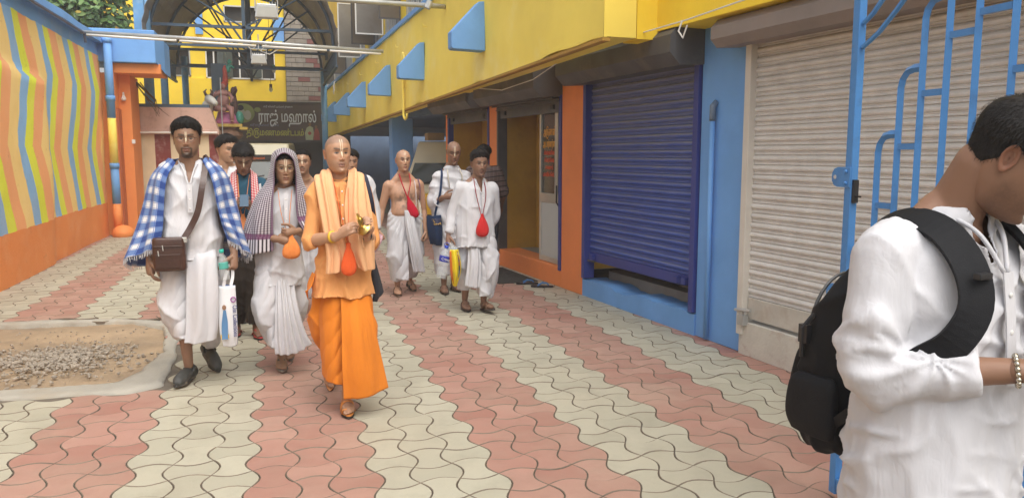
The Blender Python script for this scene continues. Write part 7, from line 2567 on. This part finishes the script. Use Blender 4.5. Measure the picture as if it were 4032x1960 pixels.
# ---------------------------------------------------------------- 10. man in the white kurta with shopping
SK10 = (0.279, 0.157, 0.103)
p10 = person_root('man in a white kurta with a red pouch carrying a bottle and yellow packet', 1.89, 7.35, sx=0.91)
s = dict(skin=SK10, tilak=.35, tilak_w=.002, tilak_top=.03, hs=1.05, yaw=3, pitch=4, k=1.02, seed=43, moustache=.5, stubble=.35, hair=dict(t=.016, line=.066, top=.9, front=.8, fade=.8, side=.9), wide=1.06)
J = stand(1.60, .170, hz=1.478, hs=1.05)
J.update(head=(.005, -.025, 1.478), neck=(.0, .01, 1.325), pelvis=(-.03, .0, .88), sh_a=(-.195, .01, 1.235), sh_b=(.165, .01, 1.225), el_a=(-.285, .04, .985), wr_a=(-.340, -.03, .785), el_b=(.205, .08, .96), wr_b=(.12, .16, .78),
         hip_a=(-.11, .02, .84), hip_b=(.06, 0, .84), kn_a=(-.11, .08, .46), kn_b=(.065, -.05, .46), an_a=(-.115, .17, .105), an_b=(.055, .0, .115), ft_a=(-4, 0), ft_b=(22, -8))
make_body(p10, s, J, dict(a=dict(d=(-.05, -.15, -1), t=(.35, -1, 0), curl=(60, 70, 40)), b=dict(d=(-.3, .1, -1), t=(-.2, -1, 0))))
mb = kurta_shape(J, s, .640, .205, .178, dict(a=(1.90, .046, .066), b=(1.7, .05, .07)), ease=.022, collar=.066, hx=-.015)
garment(p10, 'kurta', mb, m_white, .0095, 4, .0080, (9, 9, 5), 61, cut=cut_front(.005, 1.34, 1.195, .040, .004, -.04), hem=.670)
collar(p10, J, .068, 1.335, 1.19, .005, -.135)
placket(p10, .012, -.150, 1.19, .98, -.165, .030, 3)
mb = MB()
hip_shape(mb, J, .93, .66, .150, .120)
leg_shape(mb, J, 'a', .62, [.10, .115, .115, .105, .095], (-.05, 0, 0))
leg_shape(mb, J, 'b', .80, [.10, .115, .115, .11, .085], (.03, -.03, 0))
garment(p10, 'dhoti', mb, m_white2, .0105, 4, .005, (7, 7, 3), 62, folds=swag((-.05, .86), 13, .014, 22))
sheet(p10, 'dhoti_pleat', [[(-.15, -.09, .72), (-.09, -.11, .72), (-.03, -.11, .72)], [(-.15, -.125, .65), (-.09, -.155, .65), (-.03, -.155, .65)], [(-.165, -.15, .5), (-.09, -.185, .5), (-.02, -.18, .5)], [(-.19, -.14, .29), (-.11, -.175, .275), (-.03, -.17, .27)]], m_white2, 40, 40, pleats(2.5, .010, 1, .4, 16, .6), .004)
for q in 'ab':
    sandal(p10, J, q, 'cross', m_blk, m_brown_s)
leg_drape(p10, J, 'b', m_white2, .145, -.03, .72, .20, -.11, 3.4, .015, 2.4, 11, .03)
bead_bag(p10, 'red prayer pouch on the man in the white kurta with shopping', [[(-.055, -.02, 1.34), (-.06, -.15, 1.18), (-.015, -.185, .97)], [(.055, -.02, 1.34), (.045, -.15, 1.18), (-.005, -.185, .97)]], (-.008, -.195, 1.0), .225, .070, (.60, .03, .03), cordr=.008, cordm=cloth('maroon_cord', (.30, .02, .03)))
bt = prop('large_water_bottle', 'big clear water bottle with blue label and handle held by its cap', 'bottle', p10)
Mt = Matrix.Translation((-.440, -.09, .375)) @ Matrix.Rotation(R(12), 4, 'Y')
Tb = lambda x, y, z: tuple(Mt @ Vector((x, y, z)))
prof = [(.048, 0), (.055, .008), (.055, .05), (.052, .058), (.055, .066), (.055, .16), (.055, .225), (.046, .25), (.026, .28), (.017, .29), (.017, .30)]
o = MB(Tb).lathe(prof, (0, 0, 0), 22).build('bottle_body', m_pet, None, smooth=True)
o.parent = bt
o = MB(Tb).lathe([(.0557, .165), (.056, .17), (.056, .215), (.0557, .22)], (0, 0, 0), 22).build('label', mat('bottle_label_blue', (.02, .035, .33), .4, bump=0), None, smooth=True)
o.parent = bt
o = MB(Tb).lathe([(.021, .296), (.022, .30), (.022, .322), (.018, .326)], (0, 0, 0), 16).tube([(.02, 0, .312), (.03, 0, .335), (0, 0, .355), (-.03, 0, .335), (-.02, 0, .312)], .004, 6).build('cap', mat('blue_cap', (.02, .06, .45), .4, bump=0), None, smooth=True)
o.parent = bt
text('Crissy', 'lettering', .036, Mt @ Matrix.Translation((0, -.0585, .182)) @ Matrix.Rotation(R(90), 4, 'X'), m_wht, None, ext=.001).parent = bt
yp = prop('plastic_packet', 'bright yellow printed plastic shopping packet hanging from a fist', 'packet', p10)
m_yp, m_yb = mat('packet_yellow', (.80, .62, .02), .3, .1, 8, .25, 30, local=True), NT('packet_print')
tc = m_yb.n('TexCoord').outputs['Object']
vo = m_yb.n('TexVoronoi')
vo.inputs['Scale'].default_value = 22
m_yb.l(tc, vo.inputs['Vector'])
m_ypr = m_yb.done(m_yb.ramp(m_yb.math('FRACT', m_yb.math('MULTIPLY', vo.outputs['Color'], 1.0)), [(0, (.05, .06, .10)), (.35, (.10, .16, .30)), (.6, (.35, .12, .06)), (.8, (.45, .42, .40))], 'CONSTANT'), .3)
sheet(yp, 'packet_front', [[(-.345, -.12, .655), (-.30, -.15, .655), (-.255, -.12, .655)], [(-.345, -.13, .52), (-.295, -.175, .52), (-.235, -.13, .52)], [(-.335, -.12, .40), (-.29, -.165, .40), (-.24, -.12, .40)], [(-.305, -.09, .295), (-.285, -.10, .285), (-.265, -.09, .30)]], m_yp, 26, 30, pleats(2, .006, 1, .8, 5, .6), .004)
sheet(yp, 'packet_side_print', [[(-.275, -.142, .64), (-.25, -.122, .64)], [(-.262, -.163, .52), (-.228, -.128, .52)], [(-.262, -.152, .40), (-.235, -.118, .40)], [(-.275, -.10, .32), (-.262, -.09, .33)]], m_ypr, 10, 20, None, .004)
sheet(yp, 'packet_stripe', [[(-.35, -.122, .64), (-.335, -.134, .64)], [(-.35, -.132, .52), (-.330, -.152, .52)], [(-.34, -.122, .40), (-.322, -.142, .40)], [(-.308, -.094, .31), (-.298, -.098, .31)]], mat('packet_orange', (.62, .16, .02), .3, bump=0), 8, 20, None, .004)
sheet(yp, 'packet_back', [[(-.345, -.115, .655), (-.30, -.08, .655), (-.255, -.115, .655)], [(-.345, -.125, .5), (-.295, -.07, .5), (-.235, -.125, .5)], [(-.305, -.088, .295), (-.285, -.08, .285), (-.265, -.088, .30)]], mat('packet_blue', (.12, .30, .55), .3, bump=0), 20, 20, None, .003)
sheet(yp, 'clear_neck', [[(-.36, -.07, .72), (-.34, -.10, .72), (-.32, -.07, .72)], [(-.345, -.115, .655), (-.30, -.14, .655), (-.255, -.115, .655)]], m_pet, 18, 8, pleats(3, .006), .003)

# ---------------------------------------------------------------- 11. man in a striped shirt, seen from behind
p11 = person_root('man in a brown striped shirt and jeans turned away at the shop', 2.52, 9.5, math.pi * .88)
s = dict(skin=SK4, hs=1.0, seed=47, hair=dict(t=.022, line=.058, top=.5, nape=-.085), k=1.02, res=60, voxel=.012)
J = stand(1.68, .17, hz=1.55)
J.update(el_a=(-.25, -.06, 1.08), wr_a=(-.20, -.20, .90))
make_body(p11, s, J, dict(a=dict(d=(.1, -.5, -.8), t=(.3, -.8, .2)), b=dict(d=(0, -.1, -1), t=(-.2, -1, 0))))
g = NT('striped_shirt')
sp = g.n('SeparateXYZ')
g.l(g.n('TexCoord').outputs['Object'], sp.inputs[0])
st1 = g.math('LESS_THAN', g.math('FRACT', g.math('MULTIPLY', g.math('ADD', sp.outputs['Z'], g.math('MULTIPLY', sp.outputs['X'], .12)), 15)), .18)
st2 = g.math('LESS_THAN', g.math('FRACT', g.math('MULTIPLY', sp.outputs['X'], 22)), .12)
m_strs = g.done(g.mix(st1, g.mix(g.math('MULTIPLY', st2, .6), (.11, .075, .07), (.20, .17, .16)), (.012, .010, .012)), .9)
garment(p11, 'shirt', kurta_shape(J, s, .86, .18, .145, dict(a=(1.05, .075, .08), b=(1.05, .075, .08)), ease=.02), m_strs, .012, 4, .006, (9, 9, 5), 71, hem=.875)
mb = MB()
hip_shape(mb, J, .98, .80, .165, .13)
leg_shape(mb, J, 'a', .95, [.10, .10, .085, .075, .07])
leg_shape(mb, J, 'b', .95, [.10, .10, .085, .075, .07])
garment(p11, 'jeans', mb, cloth('navy_denim', (.018, .026, .050), .2), .012, 4, .004, (9, 9, 5), 72)
for q in 'ab':
    sandal(p11, J, q, 'flip', m_blk, m_grey_s)
# ---------------------------------------------------------------- 12. man with a backpack, nearest the camera
SK12 = (.275, .15, .094)
fm = person_root('man with a black backpack bowing his head in the foreground', 1.555, 1.47, R(7))
s = dict(skin=SK12, hs=1.06, pitch=36, yaw=34, k=1.05, seed=53, hair=dict(t=.017, line=.058, top=.6, front=.6, fade=.75, nape=-.075, n=7000, len=.016, w=.0005, lift=.0018, part=.1), stubble=.45, moustache=.5, voxel=.007, eye_open=.3, res=120)
J = stand(1.74, .185, hz=1.61, hs=1.06)
J.update(head=(.0, -.09, 1.582), neck=(0, -.015, 1.435), sh_a=(-.178, .02, 1.335), sh_b=(.185, -.01, 1.335), el_a=(-.232, .0, 1.060), wr_a=(-.040, -.245, 1.105), el_b=(.23, .0, 1.09), wr_b=(.12, -.23, 1.10))
hands = dict(a=dict(d=(.75, -.45, .05), t=(.3, -.2, 1), curl=(40, 50, 25)), b=dict(d=(-.5, -.6, .1), t=(0, -.1, 1), curl=(40, 50, 25)))
make_body(fm, s, J, hands)
m_wf = cloth('foreground_white_cotton', (.62, .62, .645), .03, crease=.20, scale=14)
mb = kurta_shape(J, s, .60, .215, .185, dict(a=(1.70, .056, .080), b=(1.70, .056, .080)), ease=.024, collar=.074)


def elbow_folds(v, N):
    e, w2, s2 = V3(*J['el_a']), V3(*J['wr_a']), V3(*J['sh_a'])
    inner = e + (w2 - e) / np.linalg.norm(w2 - e) * .05 + (s2 - e) / np.linalg.norm(s2 - e) * .05
    r = np.linalg.norm(v - inner, axis=1)
    a = np.arctan2(v[:, 2] - inner[2], v[:, 0] - inner[0])
    return .010 * ((.5 + .5 * np.sin(a * 9 + 2 * fbm(v * 9, 2, 4))) ** 2 - .3) * np.exp(-((r - .09) / .06) ** 2)


garment(fm, 'kurta', mb, m_wf, .0070, 3, .0060, (15, 15, 10), 81, folds=elbow_folds, cut=cut_front(.0, 1.46, 1.305, .042, .004, -.05), hem=.62)
collar(fm, J, .078, 1.437, 1.305, .0, -.150, m=m_wf)
placket(fm, .004, -.152, 1.305, 1.05, -.178, .032, 3, m_wf)
mb = MB()
hip_shape(mb, J, .98, .58, .15, .125)
leg_shape(mb, J, 'a', .8, [.10, .11, .11, .11, .10])
leg_shape(mb, J, 'b', .8, [.10, .11, .11, .11, .10])
garment(fm, 'dhoti', mb, m_white2, .010, 4, .004, (6, 6, 3), 82, folds=swag((0, .95), 13, .013, 30))
for q in 'ab':
    sandal(fm, J, q, 'cross', m_blk, m_brown_s)
w_ = V3(*J['wr_a']) * .86 + V3(*J['el_a']) * .14
d_ = V3(*J['wr_a']) - V3(*J['el_a'])
d_ /= np.linalg.norm(d_)
br = MB()
a_ = np.cross(d_, (0, 0, 1))
a_ /= np.linalg.norm(a_)
b_ = np.cross(d_, a_)
for k in range(18):
    q = 2 * math.pi * k / 18
    p = w_ + d_ * .02 + (a_ * math.cos(q) + b_ * math.sin(q)) * .033
    br.ball(tuple(p), (.0062, .0062, .0062), 8, 6)
o = br.build('bracelet', mat('silver_links', (.62, .58, .48), .25, .1, 40, 0, metal=1), None, smooth=True)
o.parent = fm

bp = prop('backpack', 'black backpack on the man in the foreground', 'backpack', fm)
g = NT('black_nylon')
tc = g.n('TexCoord').outputs['Object']
g.bump(g.math('ADD', g.noise(tc, 14, 4), g.math('MULTIPLY', g.noise(tc, 500, 1), .2)), .35, .012)
m_nyl = g.done(g.mix(g.noise(tc, 6, 3), (.006, .0065, .008), (.013, .014, .017)), .7)
g.b.inputs['Specular IOR Level'].default_value = .25
mb = MB()
rings(mb, smooth_tab([(1.29, .06, .03, 0, .17), (1.27, .10, .05, 0, .185), (1.18, .135, .08, 0, .21), (1.04, .15, .105, 0, .24), (.90, .155, .115, 0, .255), (.79, .145, .105, 0, .25), (.755, .10, .07, 0, .24)], 36), 36, 3.0)
v, f = fuse(mb, .009, 4)
v = wrinkle(v, f, .007, (8, 8, 8), 91)
mesh_obj('main_compartment', v, f, m_nyl, bp)
mb = MB()
rings(mb, smooth_tab([(1.04, .09, .02, 0, .335), (1.01, .11, .032, 0, .345), (.90, .12, .040, 0, .355), (.82, .11, .03, 0, .35), (.80, .09, .02, 0, .34)], 20), 30, 3.5)
v, f = fuse(mb, .008, 3)
mesh_obj('front_pocket', v, f, m_nyl, bp)
mb = MB()
rings(mb, smooth_tab([(.98, .012, .06, -.150, .24), (.95, .022, .08, -.158, .245), (.86, .026, .085, -.158, .25), (.81, .018, .07, -.150, .25)], 14), 24, 3)
v, f = fuse(mb, .007, 3)
mesh_obj('side_pocket', v, f, m_nyl, bp)
zp = MB().tube([(.13 * math.cos(q), .30, 1.04 + .20 * math.sin(q)) for q in np.linspace(.05, math.pi - .05, 20)], .005, 6).build('zip', mat('zip_grey', (.06, .06, .06), .4), None)
zp.parent = bp
o = MB().tube([(-.03, .16, 1.275), (-.03, .155, 1.32), (.03, .155, 1.32), (.03, .16, 1.275)], .009, 8).build('grab_handle', m_nyl, None, smooth=True)
o.parent = bp
for sg, q in ((-1, 'a'), (1, 'b')):
    x = sg * .115
    strap_sheet(bp, 'shoulder_strap', [(x * .8, .155, 1.25), (x * .88, .150, 1.32), (x * .95, .110, 1.385), (x, .02, 1.418), (x * 1.0, -.075, 1.396), (x * 1.0, -.145, 1.32), (x * 1.10, -.172, 1.235), (x * 1.38, -.150, 1.155), (x * 1.60, -.09, 1.10)], .070, m_nyl, thick=.014, axis=(0, .02, 1.28))
    strap_sheet(bp, 'webbing', [(x * 1.60, -.09, 1.12), (x * 1.75, -.02, 1.02), (x * 1.60, .10, .92), (x * 1.3, .18, .86)], .026, m_nyl, nrm=(sg, -.3, 0), thick=.004)
    o = MB().box((x * 1.03 - .020, -.188, 1.300), (x * 1.03 + .020, -.168, 1.315)).build('buckle', m_blk, None, bevel=.003)
    o.parent = bp
o = MB().box((-.165, .27, 1.06), (-.145, .30, 1.11)).tube([(-.14, .27, 1.14), (-.165, .285, 1.10), (-.16, .29, 1.02)], .007, 6).build('compression_strap', m_blk, None)
o.parent = bp
